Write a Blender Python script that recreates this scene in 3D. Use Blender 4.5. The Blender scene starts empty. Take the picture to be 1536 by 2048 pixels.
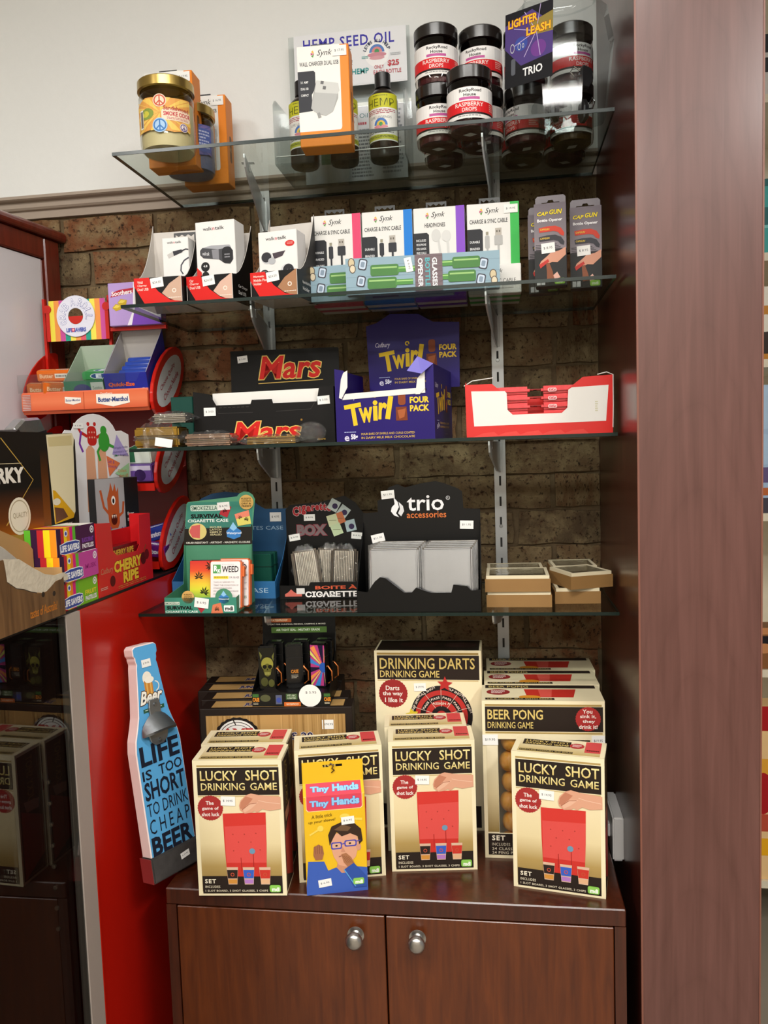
import bpy, bmesh, math, random
from mathutils import Vector, Matrix, noise

SC = bpy.context.scene
COL = SC.collection
R = math.radians
random.seed(7)

# ------------------------------------------------------------------ camera
cam_data = bpy.data.cameras.new('camera')
cam = bpy.data.objects.new('camera', cam_data)
COL.objects.link(cam)
CAM_F, CAM_YAW, CAM_PITCH, CAM_ROLL = 1609.7, 0.1442, -0.0797, -0.033
cam_data.sensor_fit = 'VERTICAL'
cam_data.sensor_height = 36.0
cam_data.lens = CAM_F / 2048.0 * 36.0
cam_data.clip_start = 0.02
_w = Vector((-math.sin(CAM_YAW) * math.cos(CAM_PITCH), math.cos(CAM_YAW) * math.cos(CAM_PITCH), math.sin(CAM_PITCH)))
_r = _w.cross(Vector((0, 0, 1))).normalized()
_u = _r.cross(_w)
_c, _s = math.cos(CAM_ROLL), math.sin(CAM_ROLL)
_r2, _u2 = _r * _c + _u * _s, _u * _c - _r * _s
cam.matrix_world = Matrix(((_r2.x, _u2.x, -_w.x, 0.6954), (_r2.y, _u2.y, -_w.y, -1.7898), (_r2.z, _u2.z, -_w.z, 1.5), (0, 0, 0, 1)))
SC.camera = cam

# ------------------------------------------------------------------ world, lamps, exposure
world = bpy.data.worlds.new('shop_interior_light')
SC.world = world
world.use_nodes = True
world.node_tree.nodes['Background'].inputs[0].default_value = (1.0, 0.97, 0.93, 1)
world.node_tree.nodes['Background'].inputs[1].default_value = 0.20

def ceiling_lamp(x, y, sx, sy, power):
    l = bpy.data.lights.new('fluorescent_light', 'AREA')
    l.shape = 'RECTANGLE'; l.size = sx; l.size_y = sy; l.energy = power
    l.color = (1.0, 0.99, 0.965)
    o = bpy.data.objects.new('fluorescent_light', l)
    o.location = (x, y, 2.86)
    COL.objects.link(o)
LAMPS = [(0.55, -1.70, 1.2, 0.16, 19), (0.75, -3.45, 1.2, 0.30, 40), (1.9, -2.3, 0.16, 1.2, 30), (-0.75, -2.6, 0.16, 1.2, 26)]
for a in LAMPS:
    ceiling_lamp(*a)

SC.view_settings.view_transform = 'Standard'
SC.view_settings.look = 'None'
SC.view_settings.gamma = 1.0
SC.view_settings.use_curve_mapping = False
SC.view_settings.exposure = 0.43
SC.cycles.transparent_max_bounces = 24
SC.cycles.max_bounces = 6
SC.cycles.diffuse_bounces = 3
SC.cycles.glossy_bounces = 3
SC.cycles.caustics_reflective = False
SC.cycles.caustics_refractive = False

# ------------------------------------------------------------------ helpers: colour and materials
def lin(h):
    if not isinstance(h, str):
        return tuple(h[:3])
    h = h.lstrip('#')
    if len(h) == 3: h = ''.join(c + c for c in h)
    return tuple((lambda v: v / 12.92 if v <= 0.04045 else ((v + 0.055) / 1.055) ** 2.4)(int(h[i:i + 2], 16) / 255) for i in (0, 2, 4))

MATS = {}
def M(name, col='#808080', rough=0.5, metal=0.0, var=0.06, scale=40.0, bump=0.0, spec=0.5, coat=0.0, emit=0.0):
    """plain procedural material: base colour with faint noise, optional bump"""
    if name in MATS:
        return MATS[name]
    m = bpy.data.materials.new(name)
    m.use_nodes = True
    nt = m.node_tree
    b = nt.nodes['Principled BSDF']
    c = lin(col)
    n = nt.nodes.new('ShaderNodeTexNoise'); n.inputs['Scale'].default_value = scale; n.inputs['Detail'].default_value = 4
    tc = nt.nodes.new('ShaderNodeTexCoord'); nt.links.new(tc.outputs['Object'], n.inputs['Vector'])
    mx = nt.nodes.new('ShaderNodeMix'); mx.data_type = 'RGBA'
    mx.inputs[6].default_value = (*[v * (1 - var) for v in c], 1)
    mx.inputs[7].default_value = (*[min(1, v * (1 + var)) for v in c], 1)
    nt.links.new(n.outputs['Fac'], mx.inputs[0])
    nt.links.new(mx.outputs[2], b.inputs['Base Color'])
    b.inputs['Roughness'].default_value = rough
    b.inputs['Metallic'].default_value = metal
    b.inputs['Specular IOR Level'].default_value = spec
    if coat:
        b.inputs['Coat Weight'].default_value = coat; b.inputs['Coat Roughness'].default_value = 0.08
    if bump:
        bp = nt.nodes.new('ShaderNodeBump'); bp.inputs['Strength'].default_value = bump; bp.inputs['Distance'].default_value = 0.002
        nt.links.new(n.outputs['Fac'], bp.inputs['Height']); nt.links.new(bp.outputs['Normal'], b.inputs['Normal'])
    if emit:
        b.inputs['Emission Color'].default_value = (*c, 1); b.inputs['Emission Strength'].default_value = emit
    MATS[name] = m
    return m

def clear_material(name, tint='#ffffff', reflect=1.0, rough=0.0, ior=1.5, wrinkle=0.0, wscale=30.0, haze=0.0):
    """thin clear sheet: tinted transparency plus Fresnel gloss"""
    if name in MATS:
        return MATS[name]
    m = bpy.data.materials.new(name); m.use_nodes = True
    nt = m.node_tree; nt.nodes.remove(nt.nodes['Principled BSDF'])
    out = nt.nodes['Material Output']
    tr = nt.nodes.new('ShaderNodeBsdfTransparent'); tr.inputs[0].default_value = (*lin(tint), 1)
    gl = nt.nodes.new('ShaderNodeBsdfGlossy'); gl.inputs['Roughness'].default_value = rough
    ge = nt.nodes.new('ShaderNodeNewGeometry')
    dt = nt.nodes.new('ShaderNodeVectorMath'); dt.operation = 'DOT_PRODUCT'
    nt.links.new(ge.outputs['Normal'], dt.inputs[0]); nt.links.new(ge.outputs['Incoming'], dt.inputs[1])
    def mth(op, a, b=None):
        q = nt.nodes.new('ShaderNodeMath'); q.operation = op; q.use_clamp = op != 'ABSOLUTE'
        for i, v in enumerate((a, b)):
            if v is None: continue
            if isinstance(v, (int, float)): q.inputs[i].default_value = v
            else: nt.links.new(v, q.inputs[i])
        return q.outputs[0]
    f0 = ((ior - 1) / (ior + 1)) ** 2                    # Schlick reflectance of a thin sheet, same from both sides
    fac = mth('MULTIPLY', mth('ADD', mth('MULTIPLY', mth('POWER', mth('SUBTRACT', 1.0, mth('ABSOLUTE', dt.outputs['Value'])), 5.0), 1 - f0), f0), reflect)
    mix = nt.nodes.new('ShaderNodeMixShader')
    nt.links.new(fac, mix.inputs[0])
    nt.links.new(tr.outputs[0], mix.inputs[1]); nt.links.new(gl.outputs[0], mix.inputs[2])
    last = mix
    if haze:
        df = nt.nodes.new('ShaderNodeBsdfDiffuse'); df.inputs[0].default_value = (0.8, 0.8, 0.8, 1)
        m2 = nt.nodes.new('ShaderNodeMixShader'); m2.inputs[0].default_value = haze
        nt.links.new(mix.outputs[0], m2.inputs[1]); nt.links.new(df.outputs[0], m2.inputs[2]); last = m2
    if wrinkle:
        n = nt.nodes.new('ShaderNodeTexNoise'); n.inputs['Scale'].default_value = wscale; n.inputs['Detail'].default_value = 3
        tc = nt.nodes.new('ShaderNodeTexCoord'); nt.links.new(tc.outputs['Object'], n.inputs['Vector'])
        bp = nt.nodes.new('ShaderNodeBump'); bp.inputs['Strength'].default_value = wrinkle; bp.inputs['Distance'].default_value = 0.006
        nt.links.new(n.outputs['Fac'], bp.inputs['Height'])
        nt.links.new(bp.outputs['Normal'], gl.inputs['Normal']); nt.links.new(bp.outputs['Normal'], dt.inputs[0])
    nt.links.new(last.outputs[0], out.inputs[0])
    MATS[name] = m
    return m

def wood_material(name, dark, light, rough=0.35, grain=(60, 60, 3), coat=0.0, rings=False):
    if name in MATS:
        return MATS[name]
    m = bpy.data.materials.new(name); m.use_nodes = True
    nt = m.node_tree; b = nt.nodes['Principled BSDF']
    tc = nt.nodes.new('ShaderNodeTexCoord'); mp = nt.nodes.new('ShaderNodeMapping')
    mp.inputs['Scale'].default_value = grain
    nt.links.new(tc.outputs['Object'], mp.inputs['Vector'])
    n = nt.nodes.new('ShaderNodeTexNoise'); n.inputs['Scale'].default_value = 1.6; n.inputs['Detail'].default_value = 8; n.inputs['Distortion'].default_value = 0.6
    nt.links.new(mp.outputs[0], n.inputs['Vector'])
    src = n.outputs['Fac']
    if rings:
        # cathedral figure: contour lines of z + a * (x - xc)^2, bent by noise
        sp = nt.nodes.new('ShaderNodeSeparateXYZ'); nt.links.new(tc.outputs['Object'], sp.inputs[0])
        def mt(op, a, b=None, c=None):
            q = nt.nodes.new('ShaderNodeMath'); q.operation = op
            for i, v in enumerate((a, b, c)):
                if v is None: continue
                if isinstance(v, (int, float)): q.inputs[i].default_value = v
                else: nt.links.new(v, q.inputs[i])
            return q.outputs[0]
        lo = nt.nodes.new('ShaderNodeTexNoise'); lo.inputs['Scale'].default_value = 5.0; lo.inputs['Detail'].default_value = 3
        nt.links.new(tc.outputs['Object'], lo.inputs['Vector'])
        dx = mt('ADD', sp.outputs['X'], -1.0)
        tt = mt('ADD', mt('ADD', sp.outputs['Z'], mt('MULTIPLY', mt('MULTIPLY', dx, dx), 37.0)), mt('MULTIPLY', lo.outputs['Fac'], 0.22))
        ln = mt('POWER', mt('ABSOLUTE', mt('SINE', mt('MULTIPLY', tt, 21.0))), 0.35)
        src = mt('ADD', mt('MULTIPLY', src, 0.80), mt('MULTIPLY', ln, 0.14))
    cr = nt.nodes.new('ShaderNodeValToRGB')
    cr.color_ramp.elements[0].position = 0.3; cr.color_ramp.elements[0].color = (*lin(dark), 1)
    cr.color_ramp.elements[1].position = 0.72; cr.color_ramp.elements[1].color = (*lin(light), 1)
    nt.links.new(src, cr.inputs[0]); nt.links.new(cr.outputs[0], b.inputs['Base Color'])
    b.inputs['Roughness'].default_value = rough
    if coat:
        b.inputs['Coat Weight'].default_value = coat; b.inputs['Coat Roughness'].default_value = 0.2
    bp = nt.nodes.new('ShaderNodeBump'); bp.inputs['Strength'].default_value = 0.06; bp.inputs['Distance'].default_value = 0.001
    nt.links.new(n.outputs['Fac'], bp.inputs['Height']); nt.links.new(bp.outputs['Normal'], b.inputs['Normal'])
    MATS[name] = m
    return m

def ink_material(name, rough):
    m = bpy.data.materials.new(name); m.use_nodes = True
    nt = m.node_tree; b = nt.nodes['Principled BSDF']
    a = nt.nodes.new('ShaderNodeVertexColor'); a.layer_name = 'ink'
    nt.links.new(a.outputs[0], b.inputs['Base Color'])
    b.inputs['Roughness'].default_value = rough; b.inputs['Specular IOR Level'].default_value = 0.2
    MATS[name] = m
    return m
INK = ink_material('printed_ink', 0.45)
INK_GLOSS = ink_material('printed_ink_gloss', 0.2)

# ------------------------------------------------------------------ helpers: objects
def tag(o, label=None, cat=None, group=None, kind=None):
    if label: o['label'] = label
    if cat: o['category'] = cat
    if group: o['group'] = group
    if kind: o['kind'] = kind
    return o

def thing(name, label, cat, loc=(0, 0, 0), rotz=0.0, group=None, rot=None):
    o = bpy.data.objects.new(name, None)
    o.empty_display_size = 0.02
    COL.objects.link(o)
    o.location = loc
    o.rotation_euler = rot if rot else (0, 0, R(rotz))
    return tag(o, label, cat, group)

def link(name, me, parent=None, loc=None, rot=None):
    o = bpy.data.objects.new(name, me)
    COL.objects.link(o)
    if parent: o.parent = parent
    if loc: o.location = loc
    if rot: o.rotation_euler = rot
    return o

def dup(root, loc, rotz=None, label=None, group=None, rot=None):
    r = root.copy(); COL.objects.link(r); r.location = loc
    if rotz is not None: r.rotation_euler = (0, 0, R(rotz))
    if rot is not None: r.rotation_euler = rot
    if label: r['label'] = label
    if group: r['group'] = group
    for ch in list(root.children):
        k = ch.copy(); COL.objects.link(k); k.parent = r
        for g in ch.children:
            q = g.copy(); COL.objects.link(q); q.parent = k
    return r

class MB:
    """collects shapes into one mesh"""
    def __init__(s):
        s.v = []; s.f = []; s.smooth = []
    def add(s, vs, fs, smooth=False):
        b = len(s.v); s.v += [tuple(p) for p in vs]
        for f in fs:
            s.f.append(tuple(b + i for i in f)); s.smooth.append(smooth)
        return s
    def box(s, x0, x1, y0, y1, z0, z1):
        v = [(x0, y0, z0), (x1, y0, z0), (x1, y1, z0), (x0, y1, z0), (x0, y0, z1), (x1, y0, z1), (x1, y1, z1), (x0, y1, z1)]
        return s.add(v, [(0, 3, 2, 1), (4, 5, 6, 7), (0, 1, 5, 4), (1, 2, 6, 5), (2, 3, 7, 6), (3, 0, 4, 7)])
    def prism(s, pts, a, b, axis='y'):
        """2D outline extruded from a to b: axis 'y' -> pts are (x, z); 'x' -> (y, z); 'z' -> (x, y)"""
        n = len(pts)
        area = sum(pts[i][0] * pts[(i + 1) % n][1] - pts[(i + 1) % n][0] * pts[i][1] for i in range(n))
        if area < 0: pts = pts[::-1]
        def mk(p, t):
            return {'y': (p[0], t, p[1]), 'x': (t, p[0], p[1]), 'z': (p[0], p[1], t)}[axis]
        v = [mk(p, a) for p in pts] + [mk(p, b) for p in pts]
        fr, bk = tuple(range(n)), tuple(range(2 * n - 1, n - 1, -1))
        sd = [(i, n + i, n + (i + 1) % n, (i + 1) % n) for i in range(n)]
        if axis != 'y':
            fr, bk = fr[::-1], bk[::-1]; sd = [q[::-1] for q in sd]
        return s.add(v, [fr, bk] + sd)
    def lathe(s, prof, n=28, c=(0, 0), axis='z', smooth=True, arc=(0, 360)):
        a0, a1 = R(arc[0]), R(arc[1]); full = abs(arc[1] - arc[0]) >= 359.9
        m = n if full else n + 1
        v = []
        for k in range(m):
            t = a0 + (a1 - a0) * k / n
            for r, z in prof:
                p = (c[0] + r * math.cos(t), c[1] + r * math.sin(t), z)
                if axis == 'y': p = (c[0] + r * math.cos(t), z, c[1] - r * math.sin(t))
                if axis == 'x': p = (z, c[0] + r * math.cos(t), c[1] + r * math.sin(t))
                v.append(p)
        L = len(prof); f = []
        for k in range(n):
            k2 = (k + 1) % m
            for i in range(L - 1):
                q = (k * L + i, k2 * L + i, k2 * L + i + 1, k * L + i + 1)
                f.append(q)
        return s.add(v, f, smooth)
    def tube(s, path, r, n=8, smooth=True):
        P = [Vector(p) for p in path]; v = []; L = len(P)
        for i, p in enumerate(P):
            d = (P[min(i + 1, L - 1)] - P[max(i - 1, 0)]).normalized()
            up = Vector((0, 0, 1)) if abs(d.z) < 0.9 else Vector((1, 0, 0))
            a = d.cross(up).normalized(); b = a.cross(d)
            rr = r[i] if isinstance(r, (list, tuple)) else r
            for k in range(n):
                t = 2 * math.pi * k / n
                v.append(p + a * (rr * math.cos(t)) + b * (rr * math.sin(t)))
        f = [(i * n + k, (i + 1) * n + k, (i + 1) * n + (k + 1) % n, i * n + (k + 1) % n) for i in range(L - 1) for k in range(n)]
        f += [tuple(range(n)), tuple(range((L - 1) * n, L * n))[::-1]]
        return s.add(v, f, smooth)
    def ball(s, c, r, nu=12, nv=8, sc=(1, 1, 1)):
        v = []; f = []
        for j in range(nv + 1):
            ph = math.pi * j / nv
            for i in range(nu):
                t = 2 * math.pi * i / nu
                v.append((c[0] + sc[0] * r * math.sin(ph) * math.cos(t), c[1] + sc[1] * r * math.sin(ph) * math.sin(t), c[2] + sc[2] * r * math.cos(ph)))
        for j in range(nv):
            for i in range(nu):
                f.append((j * nu + i, (j + 1) * nu + i, (j + 1) * nu + (i + 1) % nu, j * nu + (i + 1) % nu))
        return s.add(v, f, True)
    def mesh(s, name, mats, bevel=0.0, seg=1, matidx=None):
        me = bpy.data.meshes.new(name)
        me.from_pydata(s.v, [], s.f)
        me.polygons.foreach_set('use_smooth', s.smooth)
        if matidx: me.polygons.foreach_set('material_index', matidx)
        if bevel:
            bm = bmesh.new(); bm.from_mesh(me)
            bmesh.ops.bevel(bm, geom=list(bm.edges), offset=bevel, segments=seg, affect='EDGES', clamp_overlap=True)
            bm.to_mesh(me); bm.free()
        else:
            bm = bmesh.new(); bm.from_mesh(me)
            bmesh.ops.remove_doubles(bm, verts=bm.verts, dist=1e-6)
            bmesh.ops.recalc_face_normals(bm, faces=bm.faces)
            bm.to_mesh(me); bm.free()
        if any(s.smooth): me.set_sharp_from_angle(angle=R(38))
        for m in (mats if isinstance(mats, (list, tuple)) else [mats]): me.materials.append(m)
        return me
    def build(s, name, mats, parent=None, bevel=0.0, seg=1, loc=None, rot=None, matidx=None):
        return link(name, s.mesh(name, mats, bevel, seg, matidx), parent, loc, rot)

# ------------------------------------------------------------------ helpers: flat print on a face
GLY = {}
FONTS = {}
def font(name):
    if name not in FONTS:
        f = None
        if name:
            try:
                f = bpy.data.fonts.load(bpy.utils.system_resource('DATAFILES', path='fonts') + '/' + name)
            except Exception:
                f = None
        FONTS[name] = f
    return FONTS[name]

def glyphs(txt, bold=0.0, shear=0.0, fnt=None, space=1.0):
    key = (txt, bold, shear, fnt, space)
    if key not in GLY:
        cu = bpy.data.curves.new('t', 'FONT')
        cu.body = txt; cu.size = 1.0; cu.resolution_u = 2; cu.shear = shear; cu.space_character = space
        cu.offset = bold; cu.fill_mode = 'FRONT'; cu.align_x = 'CENTER'
        f = font(fnt)
        if f: cu.font = f
        o = bpy.data.objects.new('t', cu)
        me = bpy.data.meshes.new_from_object(o)
        vs = [(v.co.x, v.co.y) for v in me.vertices]
        fs = [tuple(p.vertices) for p in me.polygons]
        bpy.data.meshes.remove(me); bpy.data.objects.remove(o); bpy.data.curves.remove(cu)
        GLY[key] = (vs, fs)
    return GLY[key]

class Pr:
    """flat print: coordinates run 0..uw to the right and 0..uh down from the top edge"""
    def __init__(s, w, h, uw=100.0, uh=None, step=0.00004, lift=0.00015):
        s.w, s.h, s.uw = w, h, uw
        s.uh = uh or uw * h / w
        s.V = []; s.F = []; s.K = []; s.n = 0; s.step = step; s.lift = lift
    def xy(s, x, y):
        return (x / s.uw * s.w - s.w / 2, s.h * (1 - y / s.uh))
    def _d(s):
        s.n += 1
        return -(s.lift + s.n * s.step)
    def raw(s, pts, faces, cols):
        d = s._d(); b = len(s.V)
        for p in pts:
            X, Z = s.xy(*p); s.V.append((X, d, Z))
        for f in faces:
            ar = sum(s.V[b + f[i]][0] * s.V[b + f[(i + 1) % len(f)]][2] - s.V[b + f[(i + 1) % len(f)]][0] * s.V[b + f[i]][2] for i in range(len(f)))
            g = list(f) if ar > 0 else list(f)[::-1]
            s.F.append([b + i for i in g]); s.K.append([cols[i] if isinstance(cols, list) else cols for i in g])
        return s
    def poly(s, pts, col):
        return s.raw(pts, [tuple(range(len(pts)))], lin(col))
    def rect(s, x0, y0, x1, y1, col, rot=0):
        pts = [(x0, y0), (x1, y0), (x1, y1), (x0, y1)]
        if rot: pts = s.rotp(pts, ((x0 + x1) / 2, (y0 + y1) / 2), rot)
        return s.poly(pts, col)
    def rotp(s, pts, c, a):
        ca, sa = math.cos(R(a)), math.sin(R(a))
        return [(c[0] + (x - c[0]) * ca + (y - c[1]) * sa, c[1] - (x - c[0]) * sa + (y - c[1]) * ca) for x, y in pts]
    def rrect(s, x0, y0, x1, y1, r, col, rot=0, n=4):
        pts = []
        for cx, cy, a in ((x1 - r, y0 + r, -90), (x1 - r, y1 - r, 0), (x0 + r, y1 - r, 90), (x0 + r, y0 + r, 180)):
            for k in range(n + 1):
                t = R(a + 90 * k / n); pts.append((cx + r * math.cos(t), cy + r * math.sin(t)))
        if rot: pts = s.rotp(pts, ((x0 + x1) / 2, (y0 + y1) / 2), rot)
        return s.poly(pts, col)
    def disc(s, cx, cy, rx, col, ry=None, n=28, teeth=0, arc=(0, 360)):
        ry = ry or rx; pts = []
        if teeth: n = teeth * 2
        for k in range(n + (0 if arc[1] - arc[0] >= 360 else 1)):
            t = R(arc[0] + (arc[1] - arc[0]) * k / n); q = 1 - (0.04 if teeth and k % 2 else 0)
            pts.append((cx + rx * q * math.cos(t), cy - ry * q * math.sin(t)))
        return s.poly(pts, col)
    def ring(s, cx, cy, r0, r1, col, arc=(0, 360), n=32, ky=1.0):
        pts = []; fs = []
        for k in range(n + 1):
            t = R(arc[0] + (arc[1] - arc[0]) * k / n)
            for r in (r0, r1): pts.append((cx + r * math.cos(t), cy - ky * r * math.sin(t)))
        for k in range(n): fs.append((2 * k, 2 * k + 1, 2 * k + 3, 2 * k + 2))
        return s.raw(pts, fs, lin(col))
    def grad(s, x0, y0, x1, y1, stops, horiz=False):
        pts = []; cols = []; fs = []
        for i, (t, c) in enumerate(stops):
            if horiz: pts += [(x0 + (x1 - x0) * t, y0), (x0 + (x1 - x0) * t, y1)]
            else: pts += [(x0, y0 + (y1 - y0) * t), (x1, y0 + (y1 - y0) * t)]
            cols += [lin(c)] * 2
            if i: fs.append((2 * i - 2, 2 * i - 1, 2 * i + 1, 2 * i))
        return s.raw(pts, fs, cols)
    def line(s, pts, wd, col):
        v = []; fs = []; n = len(pts)
        for i, p in enumerate(pts):
            a, b = pts[max(0, i - 1)], pts[min(n - 1, i + 1)]
            dx, dy = b[0] - a[0], b[1] - a[1]; l = math.hypot(dx, dy) or 1
            v += [(p[0] - dy / l * wd / 2, p[1] + dx / l * wd / 2), (p[0] + dy / l * wd / 2, p[1] - dx / l * wd / 2)]
            if i: fs.append((2 * i - 2, 2 * i - 1, 2 * i + 1, 2 * i))
        return s.raw(v, fs, lin(col))
    def text(s, t, x0, y0, x1, y1, col, bold=0.0, shear=0.0, rot=0, fnt=None, out=None, space=1.0, skew=0.0, col2=None, shadow=None):
        """text fitted to the rectangle; out=(colour, width) draws an outline first; skew tilts the baseline"""
        vs, _ = glyphs(t, bold, shear, fnt, space)
        if not vs: return s
        bx0, bx1 = min(v[0] for v in vs), max(v[0] for v in vs); by0, by1 = min(v[1] for v in vs), max(v[1] for v in vs)
        cx, cy = (x0 + x1) / 2, (y0 + y1) / 2
        def tr(v, dx=0, dy=0):
            X = x0 + (v[0] - bx0) / (bx1 - bx0 or 1) * (x1 - x0) + dx; Y = y1 - (v[1] - by0) / (by1 - by0 or 1) * (y1 - y0) + dy
            if skew: Y -= skew * (X - cx)
            return (X, Y)
        if shadow:
            p = [tr(v, shadow[1], shadow[2]) for v in vs]
            if rot: p = s.rotp(p, (cx, cy), rot)
            s.raw(p, glyphs(t, bold, shear, fnt, space)[1], lin(shadow[0]))
        if out:
            ov, of = glyphs(t, bold + out[1], shear, fnt, space)
            p = [tr(v) for v in ov]
            if rot: p = s.rotp(p, (cx, cy), rot)
            s.raw(p, of, lin(out[0]))
        p = [tr(v) for v in vs]
        if rot: p = s.rotp(p, (cx, cy), rot)
        if col2:
            a, b = lin(col), lin(col2)
            cols = [tuple(a[i] + (b[i] - a[i]) * (v[1] - by0) / (by1 - by0) for i in range(3)) for v in vs]
            return s.raw(p, glyphs(t, bold, shear, fnt, space)[1], cols)
        return s.raw(p, glyphs(t, bold, shear, fnt, space)[1], lin(col))
    def lines(s, x0, y0, x1, y1, n, col, fill=0.5, seed=1):
        """illegible fine print as broken rules"""
        rg = random.Random(seed); h = (y1 - y0) / n; pts = []; fs = []
        for i in range(n):
            x = x0; end = x1 - (x1 - x0) * rg.random() * 0.25
            while x < end:
                w = min((x1 - x0) * (0.05 + 0.12 * rg.random()), end - x)
                b = len(pts); y = y0 + i * h
                pts += [(x, y), (x + w, y), (x + w, y + h * fill), (x, y + h * fill)]; fs.append((b, b + 1, b + 2, b + 3))
                x += w + (x1 - x0) * 0.025
        return s.raw(pts, fs, lin(col))
    def bars(s, x0, y0, x1, y1, col='#111111', seed=3):
        rg = random.Random(seed); x = x0; pts = []; fs = []
        while x < x1:
            w = (x1 - x0) * rg.choice((0.02, 0.03, 0.05)); b = len(pts)
            pts += [(x, y0), (min(x + w, x1), y0), (min(x + w, x1), y1), (x, y1)]; fs.append((b, b + 1, b + 2, b + 3))
            x += w + (x1 - x0) * rg.choice((0.02, 0.03, 0.04))
        return s.raw(pts, fs, lin(col))
    def mesh(s, name, xf=None, gloss=False):
        me = bpy.data.meshes.new(name)
        me.from_pydata([xf(v) for v in s.V] if xf else s.V, [], s.F)
        at = me.color_attributes.new('ink', 'FLOAT_COLOR', 'CORNER')
        flat = []
        for k in s.K:
            for c in k: flat += [c[0], c[1], c[2], 1.0]
        at.data.foreach_set('color', flat)
        me.materials.append(INK_GLOSS if gloss else INK)
        return me
    def front(s, name, parent, d=0.0, x=0.0, z=0.0, gloss=False):
        return link(name, s.mesh(name, lambda v: (v[0] + x, v[1] - d / 2, v[2] + z), gloss), parent)
    def top(s, name, parent, d, h, x=0.0):
        return link(name, s.mesh(name, lambda v: (v[0] + x, v[2] - d / 2, h - v[1])), parent)
    def right(s, name, parent, w, y=0.0, z=0.0):
        return link(name, s.mesh(name, lambda v: (w / 2 - v[1], v[0] + y, v[2] + z)), parent)
    def left(s, name, parent, w, y=0.0, z=0.0):
        return link(name, s.mesh(name, lambda v: (-w / 2 + v[1], -v[0] + y, v[2] + z)), parent)
    def wrap(s, name, parent, r, z=0.0, face=-90.0):
        """bend the print round an upright cylinder of radius r whose middle faces the angle"""
        me = s.mesh(name)
        bm = bmesh.new(); bm.from_mesh(me)
        k = int(s.w / (r * 0.16)) + 1
        for i in range(1, k):
            bmesh.ops.bisect_plane(bm, geom=list(bm.verts) + list(bm.edges) + list(bm.faces), plane_co=(-s.w / 2 + s.w * i / k, 0, 0), plane_no=(1, 0, 0))
        for v in bm.verts:
            t = R(face) + v.co.x / r; q = r - v.co.y
            v.co = (q * math.cos(t), q * math.sin(t), v.co.z + z)
        bm.to_mesh(me); bm.free()
        return link(name, me, parent)

def base_pos(bl, yaw, w, d):
    a = R(yaw)
    return (bl[0] + math.cos(a) * w / 2 - math.sin(a) * d / 2, bl[1] + math.sin(a) * w / 2 + math.cos(a) * d / 2)

PRICE = '#2a2c33'
def sticker(parent, txt, x, z, w=0.022, h=0.013, d=0.0, rot=0, yoff=0.0012, shape='rect', face=None):
    """white price sticker on a front face (x from the middle, z centre height)"""
    p = Pr(w, h, 100, step=0.00003)
    if shape == 'disc': p.disc(50, p.uh / 2, 50, '#f2f0ea', ry=p.uh / 2)
    else: p.rect(0, 0, 100, p.uh, '#f1f0ec')
    if txt and shape == 'disc': p.text(txt, 30, p.uh * .30, 78, p.uh * .42, PRICE)
    elif txt: p.text(txt, 16, p.uh * .36, 82, p.uh * .62, PRICE)
    ca, sa = math.cos(R(rot)), math.sin(R(rot))
    def f(v):
        X, Z = v[0], v[2] - h / 2
        q = (x + X * ca - Z * sa, -d / 2 - yoff + v[1], z + X * sa + Z * ca)
        return q
    if face == 'right':
        g = f
        f = lambda v: (d - g(v)[1], g(v)[0], g(v)[2]) if False else (d + yoff - v[1], x + v[0], z + v[2] - h / 2)
    return link('price_sticker', p.mesh('price_sticker', f), parent)

def carton(name, label, cat, w, d, h, bl, z, yaw, col, group=None, bevel=0.0012, rough=0.45, lean=0.0):
    """closed carton standing on its base; bl is its front left base corner"""
    x, y = base_pos(bl, yaw, w, d)
    t = thing(name, label, cat, (x, y, z), yaw, group)
    MB().box(-w / 2, w / 2, -d / 2, d / 2, 0, h).build('carton_body', M('card_' + col.lstrip('#'), col, rough, var=0.03, spec=0.25), t, bevel)
    return t
# ------------------------------------------------------------------ setting
Z1, Z2, Z3, Z4, ZC = 2.0587, 1.7822, 1.5132, 1.1964, 0.7364   # tops of the four glass shelves and of the low cupboard
XP, YP = 0.9107, -0.482                                        # inner face and front edge of the timber partition

def struct(name, mb, mat, parent=None, bevel=0.0):
    o = mb.build(name, mat, parent, bevel)
    if not parent: o['kind'] = 'structure'
    return o

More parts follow.
